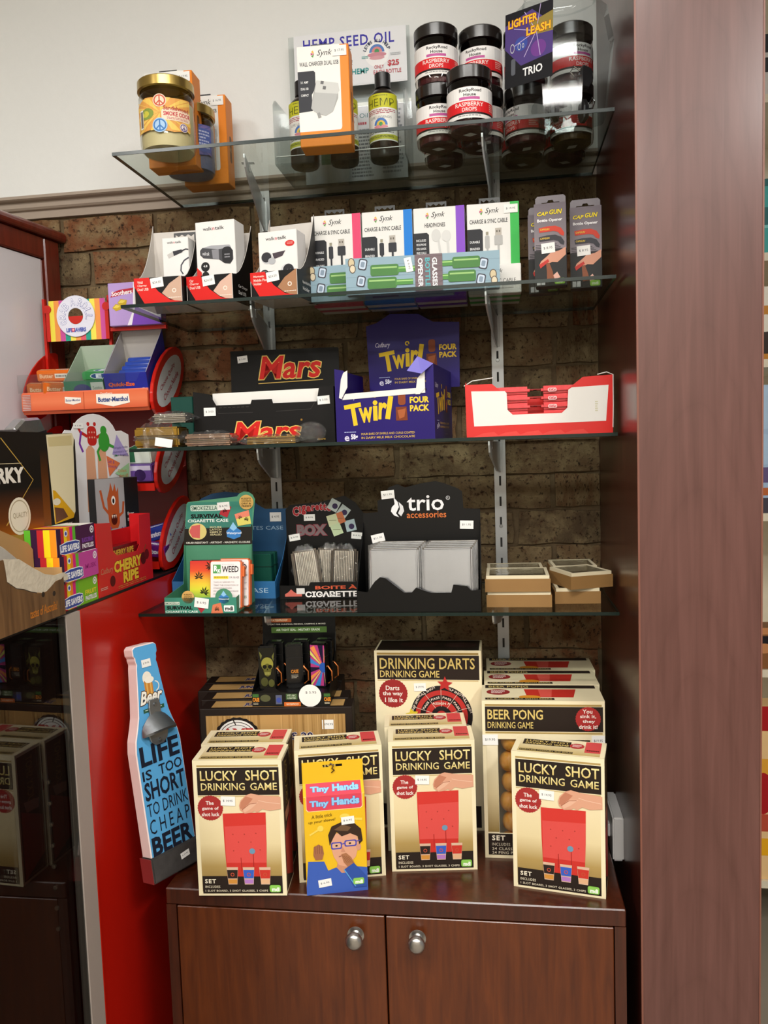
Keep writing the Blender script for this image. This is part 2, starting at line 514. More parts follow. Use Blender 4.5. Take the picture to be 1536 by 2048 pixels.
def brick_material():
    m = bpy.data.materials.new('old_brick'); m.use_nodes = True
    nt = m.node_tree; b = nt.nodes['Principled BSDF']; L = nt.links
    oi = nt.nodes.new('ShaderNodeObjectInfo')
    cr = nt.nodes.new('ShaderNodeValToRGB'); e = cr.color_ramp.elements
    e[0].position = 0.0; e[0].color = (*lin('#6b583f'), 1)
    e[1].position = 1.0; e[1].color = (*lin('#725236'), 1)
    for p, c in ((0.25, '#7d6145'), (0.45, '#594b38'), (0.62, '#776248'), (0.8, '#7d4b30')):
        q = e.new(p); q.color = (*lin(c), 1)
    L.new(oi.outputs['Random'], cr.inputs[0])
    tc = nt.nodes.new('ShaderNodeTexCoord')
    add = nt.nodes.new('ShaderNodeVectorMath'); add.operation = 'ADD'
    L.new(tc.outputs['Object'], add.inputs[0]); L.new(oi.outputs['Location'], add.inputs[1])
    def nz(scale, det, rough=0.6):
        n = nt.nodes.new('ShaderNodeTexNoise'); n.inputs['Scale'].default_value = scale; n.inputs['Detail'].default_value = det; n.inputs['Roughness'].default_value = rough
        L.new(add.outputs[0], n.inputs['Vector']); return n
    n1, n2, n3 = nz(17, 6), nz(110, 5, 0.7), nz(55, 4)
    def ramp(src, p0, p1):
        r = nt.nodes.new('ShaderNodeValToRGB'); r.color_ramp.elements[0].position = p0; r.color_ramp.elements[1].position = p1
        L.new(src, r.inputs[0]); return r
    def mix(fac, a, bcol, blend='MIX'):
        x = nt.nodes.new('ShaderNodeMix'); x.data_type = 'RGBA'; x.blend_type = blend
        L.new(fac, x.inputs[0]); L.new(a, x.inputs[6]); x.inputs[7].default_value = (*lin(bcol), 1); return x
    a = mix(ramp(n1.outputs['Fac'], 0.42, 0.68).outputs[0], cr.outputs[0], '#92805f')
    c = mix(ramp(n3.outputs['Fac'], 0.56, 0.7).outputs[0], a.outputs[2], '#573a27')
    d = mix(ramp(n2.outputs['Fac'], 0.55, 0.66).outputs[0], c.outputs[2], '#2e241b')
    L.new(d.outputs[2], b.inputs['Base Color'])
    b.inputs['Roughness'].default_value = 0.9; b.inputs['Specular IOR Level'].default_value = 0.2
    sm = nt.nodes.new('ShaderNodeMath'); sm.operation = 'ADD'; L.new(n2.outputs['Fac'], sm.inputs[0]); L.new(n3.outputs['Fac'], sm.inputs[1])
    bp = nt.nodes.new('ShaderNodeBump'); bp.inputs['Strength'].default_value = 0.8; bp.inputs['Distance'].default_value = 0.004
    L.new(sm.outputs[0], bp.inputs['Height']); L.new(bp.outputs['Normal'], b.inputs['Normal'])
    MATS['old_brick'] = m
    return m
BRICK = brick_material()
MORTAR = M('mortar', '#6a5a44', 0.95, var=0.35, scale=90, bump=0.9, spec=0.15)
PLASTER = M('white_plaster', '#eaecea', 0.7, var=0.015, scale=60, bump=0.25, spec=0.25)
TRIM = M('trim_paint_shaded', '#a8998a', 0.5, var=0.02, scale=10)  # shading on the moulding is worked into this darker tone
MAHOG = wood_material('mahogany_veneer_shaded', '#3a1711', '#55231a', 0.3, (70, 70, 4), coat=0.25)  # pillar veneer with the shade of its inner side in the colour
MAHOG_LIT = wood_material('mahogany_veneer_lit', '#54322b', '#66413a', 0.36, (55, 55, 2.5), coat=0.3, rings=True)  # same veneer, base lightened for the light and sheen on the front
MAHOG_D = wood_material('mahogany_dark', '#351407', '#4c1f0d', 0.3, (70, 70, 4), coat=0.3)

# brick back wall: a mortar bed with every brick laid on it
wall = struct('wall_back', MB().box(-0.75, XP, 0.006, 0.12, 0.0, 2.09), MORTAR)
def brick_mesh(seed, L_):
    rg = random.Random(seed); nx, nz = 5, 3; H = 0.071; D = 0.008
    v = []; f = []
    for j in range(nz + 1):
        for i in range(nx + 1):
            ex = i in (0, nx); ez = j in (0, nz)
            x = (i / nx - 0.5) * L_ + (rg.uniform(-.003, .003)); z = (j / nz - 0.5) * H + rg.uniform(-.0025, .0025)
            y = -D + rg.uniform(-.0012, .0012) + (0.0012 if ex or ez else 0) + (0.001 if ex and ez else 0)
            v.append((x, y, z))
    W = nx + 1
    for j in range(nz):
        for i in range(nx): f.append((j * W + i, j * W + i + 1, (j + 1) * W + i + 1, (j + 1) * W + i))
    rim = [i for i in range(W)] + [W * j + nx for j in range(1, nz + 1)] + [W * nz + i for i in range(nx - 1, -1, -1)] + [W * j for j in range(nz - 1, 0, -1)]
    b = len(v)
    for i in rim: v.append((v[i][0] * 1.004, 0.002, v[i][2] * 1.01))
    n = len(rim)
    for k in range(n): f.append((rim[k], b + k, b + (k + 1) % n, rim[(k + 1) % n]))
    mb = MB(); mb.add(v, f, False)
    return mb.mesh('brick', BRICK)
BR = [brick_mesh(k, 0.218) for k in range(5)]; BH = [brick_mesh(20 + k, 0.103) for k in range(3)]
rgb = random.Random(11)
PITCH = 0.0775
row = 0
zz = 2.052 - PITCH / 2
while zz > 0.68:
    off = (-0.80 + (0.114 if row % 2 else 0.0)) + rgb.uniform(-0.02, 0.02) + (0.05 if row % 3 == 0 else 0)
    x = off
    header = row % 4 == 2
    while x < XP:
        half = header or rgb.random() < 0.08
        Ln = 0.103 if half else 0.218
        xc = x + Ln / 2
        if x > -0.74 and x < XP - 0.03:
            cut = min(1.0, (XP - 0.002 - x) / Ln); xc = x + Ln * cut / 2
            bo = link('brick', rgb.choice(BH if half else BR), wall, (xc, rgb.uniform(0.004, 0.0075), zz + rgb.uniform(-.002, .002)))
            bo.scale.x = cut
        x += Ln + 0.011
    zz -= PITCH; row += 1

struct('wall_upper', MB().box(-1.6, XP, -0.03, 0.12, 2.100, 2.92), PLASTER)
prof = [(0.0, 2.056), (0.12, 2.056), (0.12, 2.0998), (-0.0335, 2.0998), (-0.0335, 2.0935), (-0.029, 2.091), (-0.018, 2.090), (-0.017, 2.078), (-0.013, 2.074), (-0.006, 2.073), (-0.005, 2.056)]
struct('trim_1', MB().prism(prof, -1.6, XP, 'x'), TRIM)
# timber partition on the right: veneered pillar with a slim edge strip on each front corner
pil = struct('wall_right', MB().box(XP, 1.0945, YP, 0.12, 0.0, 2.92), MAHOG_LIT)
MB().box(XP - 0.0012, XP, YP + 0.002, 0.0, 0.0, 2.90).build('shaded_inner_veneer', MAHOG, pil)  # thin sheet carrying the darker, shaded copy of the pillar veneer
MB().box(XP - 0.0014, XP + 0.0016, YP - 0.0012, YP + 0.003, 0.0, 2.90).build('edge_strip', M('veneer_edge', '#7a4c3e', 0.4), pil)
MB().box(1.0935, 1.0960, YP - 0.0012, YP + 0.003, 0.0, 2.90).build('edge_strip', M('veneer_edge'), pil)
struct('floor', MB().box(-2.5, 3.2, -4.2, 1.6, -0.05, 0.0), M('floor_vinyl', '#8f8577', 0.5, var=0.1, scale=8))
struct('ceiling', MB().box(-2.5, 3.2, -4.2, 1.6, 2.92, 2.97), M('ceiling_paint', '#efece6', 0.8, var=0.02))
struct('wall_far', MB().box(1.10, 3.2, 1.5, 1.6, 0.0, 2.92), M('far_wall_paint', '#e6ddc8', 0.7, var=0.03))
struct('wall_front', MB().box(-2.5, 3.2, -4.2, -4.12, 0.0, 2.92), M('front_wall_paint', '#c9c1b4', 0.7, var=0.05, scale=2))
struct('wall_left', MB().box(-2.5, -2.42, -4.12, 0.12, 0.0, 2.92), M('left_wall_paint', '#b5ada3', 0.7, var=0.05, scale=2))

# fluorescent fittings on the ceiling above the aisle
for k, (x, y, sx, sy, _) in enumerate(LAMPS):
    f = thing('ceiling_light', ['white fluorescent batten on the ceiling nearest the glass shelves', 'white fluorescent batten on the ceiling furthest from the shelves', 'white fluorescent batten on the ceiling running beside the timber pillar', 'white fluorescent batten on the ceiling over the left counter side'][k], 'light', (x, y, 2.92), 0, 'ceiling lights')
    MB().box(-sx / 2 - .02, sx / 2 + .02, -sy / 2 - .02, sy / 2 + .02, -0.045, 0.0).build('housing', M('lamp_housing', '#f2f2f0', 0.4), f, 0.004)
    MB().box(-sx / 2, sx / 2, -sy / 2, sy / 2, -0.052, -0.0452).build('diffuser', M('lamp_diffuser', '#fff4e2', 0.4, emit=6.0), f)

# ------------------------------------------------------------------ shelving
GLASS = clear_material('shelf_glass', '#f3f8f5', 0.8)
GLASS_EDGE = M('glass_edge', '#0b201b', 0.25, var=0.1, scale=15, spec=0.4)
CLEAR = clear_material('clear_plastic', '#f4f6f5', 0.8, 0.03, 1.45)
STEEL = M('painted_upright', '#c3c6c8', 0.35, 0.3, var=0.05)
def upright(x, label):
    t = thing('shelf_upright', label, 'shelf upright', (x, -0.001, 0.80), 0, 'slotted uprights on the brick wall')
    mb = MB(); H = 1.33; w = 0.0125; sl = 0.0022; dp = 0.012
    mb.box(-w, -sl, -dp, -dp + .0015, 0, H).box(sl, w, -dp, -dp + .0015, 0, H)
    mb.box(-w, -w + .0015, -dp + .0015, -.0105, 0, H).box(w - .0015, w, -dp + .0015, -.0105, 0, H)
    z = 0.0
    while z < H:
        mb.box(-sl, sl, -dp, -dp + .0015, z, min(z + .024, H)); z += .045
    mb.build('slotted_channel', STEEL, t)
    MB().box(-w + .0016, w - .0016, -.0107, -.0104, 0.001, H - .001).build('slot_shade', M('channel_shadow', '#2c2a28', 0.7), t)  # dark strip standing in for the shade inside the slots
    sm = MB().lathe([(0, -dp - .0012), (.0035, -dp - .001), (.004, -dp)], 10, (0, 0), 'y').mesh('screw', M('screw_steel', '#8d9092', 0.3, 0.9))
    for z in (0.16, 0.52, 0.88, 1.24): link('screw', sm, t, (0, 0, z))
XU1, XU2 = 0.192, 0.696
upright(XU1, 'pale slotted steel upright on bricks behind black and purple chocolate boxes')
upright(XU2, 'pale slotted steel upright on bricks above kraft boxes beside timber pillar')

def bracket(tip, wallx, z, label, clip=True):
    dx, dy = tip[0] - wallx, tip[1] + 0.013
    ln = math.hypot(dx, dy); ang = math.degrees(math.atan2(dx, -dy))
    t = thing('shelf_bracket', label, 'shelf bracket', (wallx, -0.0135, z), -ang, 'steel shelf brackets')
    pts = [(0, -0.001), (-ln, -0.001), (-ln, -0.008), (-ln * .97, -0.022), (-ln * .9, -0.030), (-ln * .35, -0.062), (0, -0.068)]
    MB().prism(pts, -0.0015, 0.0015, 'x').build('arm', M('bracket_steel', '#c4c8ca', 0.3, 0.4), t)
    MB().box(-.006, .006, -.004, 0.0, -.066, -.002).build('wall_hook', STEEL, t)
    for q in (-ln * .82,):
        mb = MB().box(-.012, .012, q - .006, q + .006, -.0006, .0).box(-.0035, -.0018, q - .006, q + .006, -.016, -.0006).box(.0018, .0035, q - .006, q + .006, -.016, -.0006)
        mb.build('clear_clip', clear_material('clip_plastic', '#e8ebea', 1.0, 0.1, 1.5, haze=0.25), t)
SH = [(Z1, 'topmost clear glass shelf holding candles, oil bottles and candy jars'), (Z2, 'second clear glass shelf from the top holding phone chargers and cables'),
      (Z3, 'third clear glass shelf at eye level holding chocolate bar boxes'), (Z4, 'lowest clear glass shelf holding cigarette case displays and kraft boxes')]
names = ['topmost', 'second', 'third', 'lowest']
for k, (z, lab) in enumerate(SH):
    t = thing('glass_shelf', lab, 'shelf', (0.45, -0.1755, z - 0.006), 0, 'glass shelves on the brick wall')
    MB().box(-.449, .449, -.164, .164, 0, 0.006).build('glass_pane', GLASS, t)
    mb = MB().box(-.45, .45, -.1655, -.164, 0, .006).box(-.45, .45, .164, .1655, 0, .006).box(-.45, -.449, -.164, .164, 0, .006).box(.449, .45, -.164, .164, 0, .006)
    mb.build('polished_edge', GLASS_EDGE, t)
    bracket((0.145, -0.300), XU1, z - 0.0066, 'angled steel bracket under the left end of the %s glass shelf' % names[k])
    bracket((0.715, -0.300), XU2, z - 0.0066, 'angled steel bracket under the right end of the %s glass shelf' % names[k])

# ------------------------------------------------------------------ low cupboard
cb = thing('low_cupboard', 'dark mahogany two door cupboard carrying the drinking game boxes', 'cupboard', (0.489, -0.25, 0.0))
W2 = 0.395; YF = -0.2446
MB().box(-W2, W2, YF , .234, 0.7064, ZC).build('cupboard_top', MAHOG_D, cb, 0.002)
MB().box(-W2, -W2 + .018, YF + .001, .234, 0, .7062).box(W2 - .018, W2, YF + .001, .234, 0, .7062).box(-W2 + .018, W2 - .018, .222, .234, 0, .7062).box(-W2 + .018, W2 - .018, YF + .012, .222, 0, .05).build('carcass', MAHOG_D, cb)
for s, nm in ((-1, 'left'), (1, 'right')):
    x0, x1 = (-W2 + .0195, -.0045) if s < 0 else (-.0018, W2 - .0195)
    dr = MB().box(x0, x1, YF + .0015, YF + .019, .03, .7035).build('door', wood_material('mahogany_door', '#4a1e06', '#642e0c', 0.3, (60, 60, 5), coat=0.3), cb, 0.0012)
    kx = -.055 if s < 0 else .0515
    MB().lathe([(0, YF - .026), (.009, YF - .0255), (.0135, YF - .022), (.015, YF - .017), (.0135, YF - .012), (.008, YF - .008), (.0065, YF - .003), (.009, YF), (.0145, YF + .0005), (.0148, YF + .0012)], 24, (kx, 0.668), 'y').build('knob', M('brushed_nickel', '#b9b6b1', 0.28, 0.95, var=0.03), dr)
# power point on the partition
pp = thing('power_point', 'white plastic power point on timber pillar beside game boxes', 'power point', (XP - 0.0014, -0.245, 0.757))
MB().box(-.020, 0, -.058, .058, -.040, .044).build('cover_plate', M('white_switch_plastic', '#eeecea', 0.3, var=0.01), pp, 0.003, 2)
MB().box(-.0255, -.0205, -.03, -.012, -.006, .018).build('switch', M('white_switch_plastic'), pp, 0.0015)
MB().box(-.0255, -.0205, .012, .03, -.006, .018).build('switch', M('white_switch_plastic'), pp, 0.0015)
# ------------------------------------------------------------------ top shelf
def peace(p, x, y, r, col, bg=None):
    if bg: p.disc(x, y, r * 1.15, bg)
    p.ring(x, y, r * .78, r, col, n=24)
    p.line([(x, y - r * .85), (x, y + r * .85)], r * .2, col)
    for s in (-1, 1): p.line([(x, y), (x + s * r * .6, y + r * .62)], r * .2, col)

def candle(name, label, loc, wax_col, label_cols, big=True):
    t = thing(name, label, 'candle', loc, 0, 'jar candles on the top shelf')
    r = 0.0505
    MB().lathe([(0, .004), (r - .004, .004), (r - .003, .02), (r - .003, .086), (0, .087)], 36).build('wax', M('wax_' + wax_col[1:], wax_col, 0.45, var=0.05), t)
    MB().lathe([(0, .0), (r - .008, .0), (r - .002, .006), (r, .016), (r, .096), (r - .004, .104), (r - .004, .111)], 36).build('glass_jar', clear_material('candle_glass', '#f3f2ea', 0.9), t)
    MB().lathe([(0, .128), (r - .001, .128), (r + .001, .126), (r + .0015, .110), (r - .003, .109)], 36).build('lid', M('gold_lid', '#b59a55', 0.25, 0.85, var=0.04), t)
    W = 0.118; p = Pr(W, .062, 100, 56, step=.00003)
    p.poly([(0, 8), (25, 0), (60, 3), (100, 0), (100, 50), (70, 56), (35, 52), (0, 54)], label_cols[0])
    for k in range(14):
        a = R(k * 360 / 14); b = R(k * 360 / 14 + 12)
        p.poly([(50, 26)] + [(max(0, min(100, 50 + 75 * math.cos(q))), max(2, min(53, 26 - 40 * math.sin(q)))) for q in (a, b)], label_cols[1])
    if big:
        p.disc(27, 26, 13, '#8a9b4a', ry=9); p.disc(25, 26, 7, '#c9c24a', ry=5)
        p.rrect(52, 20, 99, 38, 5, '#f0d9c0')
        p.text('Sandalwood', 55, 15, 96, 22, '#b3463f', bold=.02)
        p.text('SMOKE ODOR', 55, 24, 99, 31, '#c4404a', bold=.03)
        p.lines(60, 33, 95, 37, 2, '#c98080')
        peace(p, 50, 7, 9, '#c8553a', '#f1d5bd'); peace(p, 49, 46, 10, '#3f78b8', '#a9c9e8'); peace(p, 86, 47, 6, '#5b4a86', '#e8ddd8')
        p.rect(12, 18, 20, 48, '#f3efe4'); p.bars(13, 20, 19, 46, seed=2)
    else:
        p.rect(55, 8, 98, 48, '#5566a8'); p.lines(58, 12, 96, 44, 6, '#b9c0dd'); p.disc(30, 28, 14, '#d59a86')
    p.wrap('paper_label', t, r + .0003, .026, -90 + 8)
    return t
candle('jar_candle', 'cream jar candle with gold lid and orange sunburst label', (0.094, -0.300, Z1), '#d9cfa6', ('#e2a355', '#f0c865'))
candle('jar_candle', 'blue jar candle half hidden between two orange charger boxes', (0.092, -0.183, Z1), '#6d78a8', ('#5a5f9c', '#7b6fa8'), False)

def hang_tab(t, x, h, y, w=.036, hh=.013, col='#2a2a2c'):
    mb = MB(); wl = .0035
    mb.box(x - w / 2, x - w / 2 + wl, y, y + .0008, h - .002, h + hh).box(x + w / 2 - wl, x + w / 2, y, y + .0008, h - .002, h + hh).box(x - w / 2 + wl, x + w / 2 - wl, y, y + .0008, h + hh - wl, h + hh)
    for k in range(3): mb.prism([(x - w / 2 + wl + k * (w - 2 * wl) / 3, h + hh - wl), (x - w / 2 + wl + (k + 1) * (w - 2 * wl) / 3, h + hh - wl), (x - w / 2 + wl + (k + .5) * (w - 2 * wl) / 3, h + hh - wl - .004)], y, y + .0008, 'y')
    mb.build('hang_tab', M('black_plastic_tab', col, 0.35), t)

def synk_logo(p, x0, y0, x1, y1):
    cx = x0 + (x1 - x0) * .18; cy = (y0 + y1) / 2; r = (y1 - y0) * .35
    for k, c in enumerate(('#e8b64a', '#c2557a', '#6d9f57')): p.poly(p.rotp([(cx, cy), (cx - r * 1.4, cy - r * .5), (cx - r * 1.4, cy + r * .5)], (cx, cy), -50 + 50 * k), c)
    p.text('Synk', x0 + (x1 - x0) * .3, y0, x1, y1, '#2d2a2a', shear=.35)

def charger_box(label, bl, yaw, z=Z1, price='$ 17.95'):
    w, d, h = .0955, .045, .178
    t = carton('wall_charger_box', label, 'charger box', w, d, h, bl, z, yaw, '#f08b28', 'orange charger boxes on the top shelf')
    p = Pr(w, h)
    p.poly([(0, 0), (83, 0), (83, 152), (82, 156), (79, 158), (0, 158)], '#efede8')
    synk_logo(p, 26, 8, 68, 22)
    p.text('WALL CHARGER DUAL USB', 4, 29, 80, 37, '#3a393a', bold=.012)
    p.poly([(0, 46), (31, 46), (34, 49), (34, 78), (26, 90), (27, 120), (0, 122)], '#33343a')
    for k, s in enumerate(('3.1 AMP', 'DUAL USB', 'COMPACT')): p.text(s, 5, 64 + 12 * k, 20, 68.5 + 12 * k, '#e8e8e8', bold=.02)
    p.poly([(36, 64), (78, 72), (77, 100), (66, 124), (52, 131), (36, 126), (24, 116), (27, 96)], '#a9aaa8')
    p.poly([(36, 64), (78, 72), (80, 86), (76, 92), (32, 86)], '#cfd0cd'); p.poly([(32, 86), (76, 92), (66, 124), (52, 131), (30, 122), (24, 114)], '#b7b8b6')
    p.rect(44, 66, 50, 72, '#6a6a6c', -12); p.rect(48, 76, 54, 82, '#6a6a6c', -12); p.rect(36, 124, 42, 134, '#9a9a98', 15)
    p.front('front_print', t, d)
    sd = Pr(d, h); sd.rrect(38, 170, 68, 290, 12, '#7c4d22'); sd.text('Synk', 44, 215, 62, 245, '#e8c9a0', shear=.3, rot=80)
    sd.right('side_print', t, w)
    hang_tab(t, -.008, h, .0)
    sticker(t, price, .031, h - .012, .026, .018, d)
    return t
charger_box('orange and white wall charger box standing before the oil bottle sign', (0.3435, -0.285), 2.0)
charger_box('orange charger box directly behind the cream jar candle', (0.030, -0.246), 1.0)
charger_box('rearmost orange charger box behind the blue jar candle', (0.056, -0.130), 1.0, price='$ 16.95')

# hemp oil stand, sign, leaflets and bottles
t = thing('acrylic_display_stand', 'clear acrylic counter stand with printed sign header behind oil bottles', 'display stand', (0.4015, -0.131, Z1))
AW, AY0, AY1 = .1285, -.072, .071
ACR = clear_material('acrylic_sheet', '#f1f4f4', 1.0, 0.0, 1.49)
MB().box(-AW, AW, AY0, AY1, .0002, .003).build('base', ACR, t)
MB().box(-AW, AW, AY1, AY1 + .003, .0002, .309).build('back', ACR, t)
for s in (-1, 1): MB().prism([(AY0, .003), (AY1, .003), (AY1, .14), (AY0 + .012, .128), (AY0, .116)], s * AW - .0015, s * AW + .0015, 'x').build('end_panel', ACR, t)
MB().box(-AW, AW, AY0, AY0 + .002, .003, .016).build('front_lip', ACR, t)
MB().box(-AW + .002, AW - .002, AY0 - .0004, AY0 + .0022, .016, .0172).build('lip_edge', M('acrylic_edge', '#dfe4e2', 0.2), t)
p = Pr(.236, .108, 236, 108); p.rect(0, 0, 236, 108, '#e9ebee')
p.text('HEMP SEED OIL', 20, 9, 213, 31, '#3c36a8', bold=.018, space=1.15)
p.text('THE FINEST', 60, 36, 122, 46, '#6a6a70'); p.text('OIL!', 100, 58, 124, 68, '#6a6a70')
p.disc(176, 52, 25, '#f6f6f6'); p.disc(176, 48, 16, '#5b83c4', arc=(0, 180)); p.disc(176, 48, 11, '#d98a8a', arc=(0, 180)); p.disc(176, 46, 5, '#4f9a63')
p.disc(176, 53, 20, '#cf8d9a', ry=5); p.disc(176, 59, 16, '#d9a0a8', ry=4)
for i, ch in enumerate("LET'S ALL HELP"):
    if ch == ' ': continue
    a = 158 - 136 * i / 13; x, y = 176 + 27 * math.cos(R(a)), 52 - 27 * math.sin(R(a))
    p.text(ch, x - 2.4, y - 3.2, x + 2.4, y + 3.2, '#333a55', rot=a - 90, bold=.02)
p.lines(144, 54, 158, 60, 2, '#6fb0ac'); p.lines(204, 52, 226, 58, 2, '#b7bcc0')
p.text('HEMP', 122, 77, 158, 88, '#3a9a98', bold=.02); p.text('$25', 198, 66, 222, 79, '#c2404a', bold=.03)
p.text('ONLY', 170, 74, 190, 81, '#c2505a', bold=.01); p.text('EACH BOTTLE', 168, 84, 226, 92, '#c2505a', bold=.01)
p.front('sign', t, 0, .002, .200).location.y = AY1 - .0032
MB().box(-.112, .122, AY1 - .003, AY1 - .0004, .198, .309).build('sign_card', M('sign_card_white', '#e6e8ea', 0.4, var=0.01), t)
lf = thing('information_leaflet', 'white printed leaflet sheet standing behind the oil bottles', 'leaflet', (0.4015, -0.0655, Z1 + .0031))
MB().box(-.1, .118, -.0012, .0, 0, .15).build('paper', M('leaflet_paper', '#e4e7ea', 0.5, var=0.01), lf)
p = Pr(.21, .148, 210, 148)
p.text('Hemp Seed Oil', 40, 12, 132, 24, '#3f7d80'); p.lines(95, 30, 130, 40, 1, '#c25a66')
p.lines(95, 44, 142, 144, 14, '#8b9096', seed=4); p.lines(160, 8, 205, 140, 16, '#9aa0a8', seed=8); p.rect(30, 40, 88, 110, '#7fa98a')
p.front('front_print', lf, 0, .01).location.y = -.0012

def oil_bottle(loc, label, rz=0):
    t = thing('oil_bottle', label, 'bottle', loc, rz, 'hemp oil bottles on the top shelf')
    r = .0285
    MB().lathe([(0, 0), (r - .003, 0), (r, .004), (r, .112), (r - .003, .122), (r - .011, .131), (.012, .135), (.012, .142), (0, .142)], 28).build('bottle_body', M('dark_oil_glass', '#241c18', 0.15, var=0.1, spec=0.6), t)
    MB().lathe([(.0125, .135), (.0155, .136), (.0155, .163), (.0145, .164), (0, .164)], 28).build('cap', M('black_cap', '#1b1b1d', 0.35), t)
    p = Pr(.078, .088, 100, 113, step=.00003)
    p.rect(0, 0, 100, 113, '#e9e9e4'); p.rect(0, 0, 100, 34, '#c8c832'); p.rect(0, 98, 100, 110, '#c3c646')
    p.text('HEMP', 14, 12, 86, 30, '#5c6126', fnt='Inter.woff2'); p.lines(30, 4, 70, 8, 1, '#7d8030')
    p.lines(8, 38, 92, 50, 3, '#b0606a'); p.text('LIFE LEGENDS', 22, 54, 78, 60, '#7d8285')
    p.disc(50, 76, 17, '#4e7bc0', arc=(0, 180)); p.disc(50, 76, 11, '#e3c04e', arc=(0, 180)); p.disc(50, 74, 5, '#4a9a5c'); p.disc(50, 80, 18, '#cf8a94', ry=4)
    p.lines(15, 88, 85, 96, 2, '#777b80'); p.lines(15, 101, 85, 107, 2, '#6c7030')
    p.wrap('paper_label', t, r + .0003, .030)
    return t
oil_bottle((0.3246, -0.168, Z1 + .0032), 'dark oil bottle with yellow label left of the orange charger box')
oil_bottle((0.4049, -0.168, Z1 + .0032), 'dark oil bottle mostly hidden behind the orange charger box', 15)
oil_bottle((0.4849, -0.168, Z1 + .0032), 'dark oil bottle with yellow and white label beside the candy jars', -4)

# raspberry candy jars
def candy_mass(r, h, seed):
    rg = random.Random(seed); mb = MB(); n = 20; m = 9; v = []; f = []
    for j in range(m):
        for i in range(n):
            q = r - .0022 * rg.random() - (.001 if j in (0, m - 1) else 0); a = 2 * math.pi * i / n
            v.append((q * math.cos(a), q * math.sin(a), .003 + (h - .003) * j / (m - 1)))
    for j in range(m - 1):
        for i in range(n): f.append((j * n + i, j * n + (i + 1) % n, (j + 1) * n + (i + 1) % n, (j + 1) * n + i))
    f += [tuple(range(n))[::-1], tuple(range((m - 1) * n, m * n))]
    return mb.add(v, f, False)
CANDY = M('raspberry_candy', '#4a1420', 0.35, var=0.5, scale=120, bump=0.6)
CANDY_G = M('mixed_candy', '#56421c', 0.35, var=0.7, scale=100, bump=0.6)
def candy_jar(label, loc, rz=0, mat=None):
    t = thing('candy_jar', label, 'candy jar', loc, rz, 'candy jars on the top shelf')
    r = .0402
    candy_mass(r - .003, .07, 3).build('candies', mat or CANDY, t)
    MB().lathe([(0, .0), (r - .006, 0), (r - .001, .004), (r, .01), (r, .078), (r - .002, .083)], 32).build('plastic_jar', clear_material('jar_plastic', '#efe9e4', 1.0, 0.02, 1.5), t)
    MB().lathe([(r - .003, .083), (r + .0008, .084), (r + .001, .104), (r - .001, .1062), (0, .1062)], 32).build('lid', M('black_lid', '#1e1b19', 0.22, spec=0.6), t)
    p = Pr(.15, .053, 150, 53, step=.00003)
    p.rect(0, 0, 150, 24, '#eceae8'); p.rect(0, 24, 150, 43, '#d8262a'); p.rect(0, 43, 150, 46.5, '#28201f'); p.rect(0, 46.5, 150, 53, '#e9e6e2')
    p.text('RockyRoad', 55, 3, 95, 10, '#2d2426', bold=.02); p.text('House', 63, 10.5, 85, 16, '#2d2426', bold=.02); p.rect(55, 17, 92, 21.5, '#c05a9a')
    p.text('RASPBERRY', 47, 26, 99, 33, '#f3dcd8', bold=.015); p.text('DROPS', 60, 35, 86, 41.5, '#f3dcd8', bold=.015)
    p.lines(52, 48, 95, 51, 1, '#888'); p.rect(112, 3, 130, 22, '#d5d5d5'); p.lines(113, 27, 130, 40, 4, '#f0b0a8'); p.bars(132, 26, 148, 50)
    p.wrap('paper_label', t, r + .0004, .014)
    b = Pr(.026, .018); b.poly([(50, 0), (100, 35), (50, 69), (0, 35)], '#cfc6c2')
    o = link('base_sticker', b.mesh('base_sticker', lambda v: (v[0], v[2] - .009, -.0003 + v[1] * .2)), t)
    return t
z_up = Z1 + .1064
JA = candy_jar('upper candy jar of the stack nearest the oil bottle sign', (0.594, -0.215, z_up), 6)
JB = dup(JA, (0.594, -0.215, Z1 + .0008), 10, 'lower candy jar of the stack nearest the oil bottle sign')
dup(JA, (0.6555, -0.2735, Z1 + .0008), 4, 'single candy jar standing closest to the front edge of the top shelf')
dup(JA, (0.676, -0.190, Z1 + .0008), -10, 'lower candy jar directly behind the frontmost single jar')
dup(JA, (0.676, -0.190, z_up), -12, 'upper candy jar showing above the frontmost single jar')
dup(JA, (0.6, -0.120, Z1 + .0008), 0, 'candy jar in the back row behind the stack by the oil sign')
JC = candy_jar('lower candy jar of the stack behind the leash poster card', (0.7600, -0.178, Z1 + .0008), -50)
dup(JC, (0.7600, -0.178, z_up), 30, 'upper candy jar of the stack behind the leash poster card')
JD = candy_jar('lower jar of mixed green candies nearest the timber pillar', (0.8450, -0.168, Z1 + .0008), -45, CANDY_G)
dup(JA, (0.8450, -0.168, z_up), 30, 'upper candy jar seen through the clear tub nearest the pillar')
dup(JD, (0.754, -0.090, Z1 + .0008), 20, 'jar of mixed candies in the back row behind the leash poster card')
dup(JA, (0.838, -0.083, Z1 + .0008), 20, 'dark candy jar in the back row beside the timber pillar')

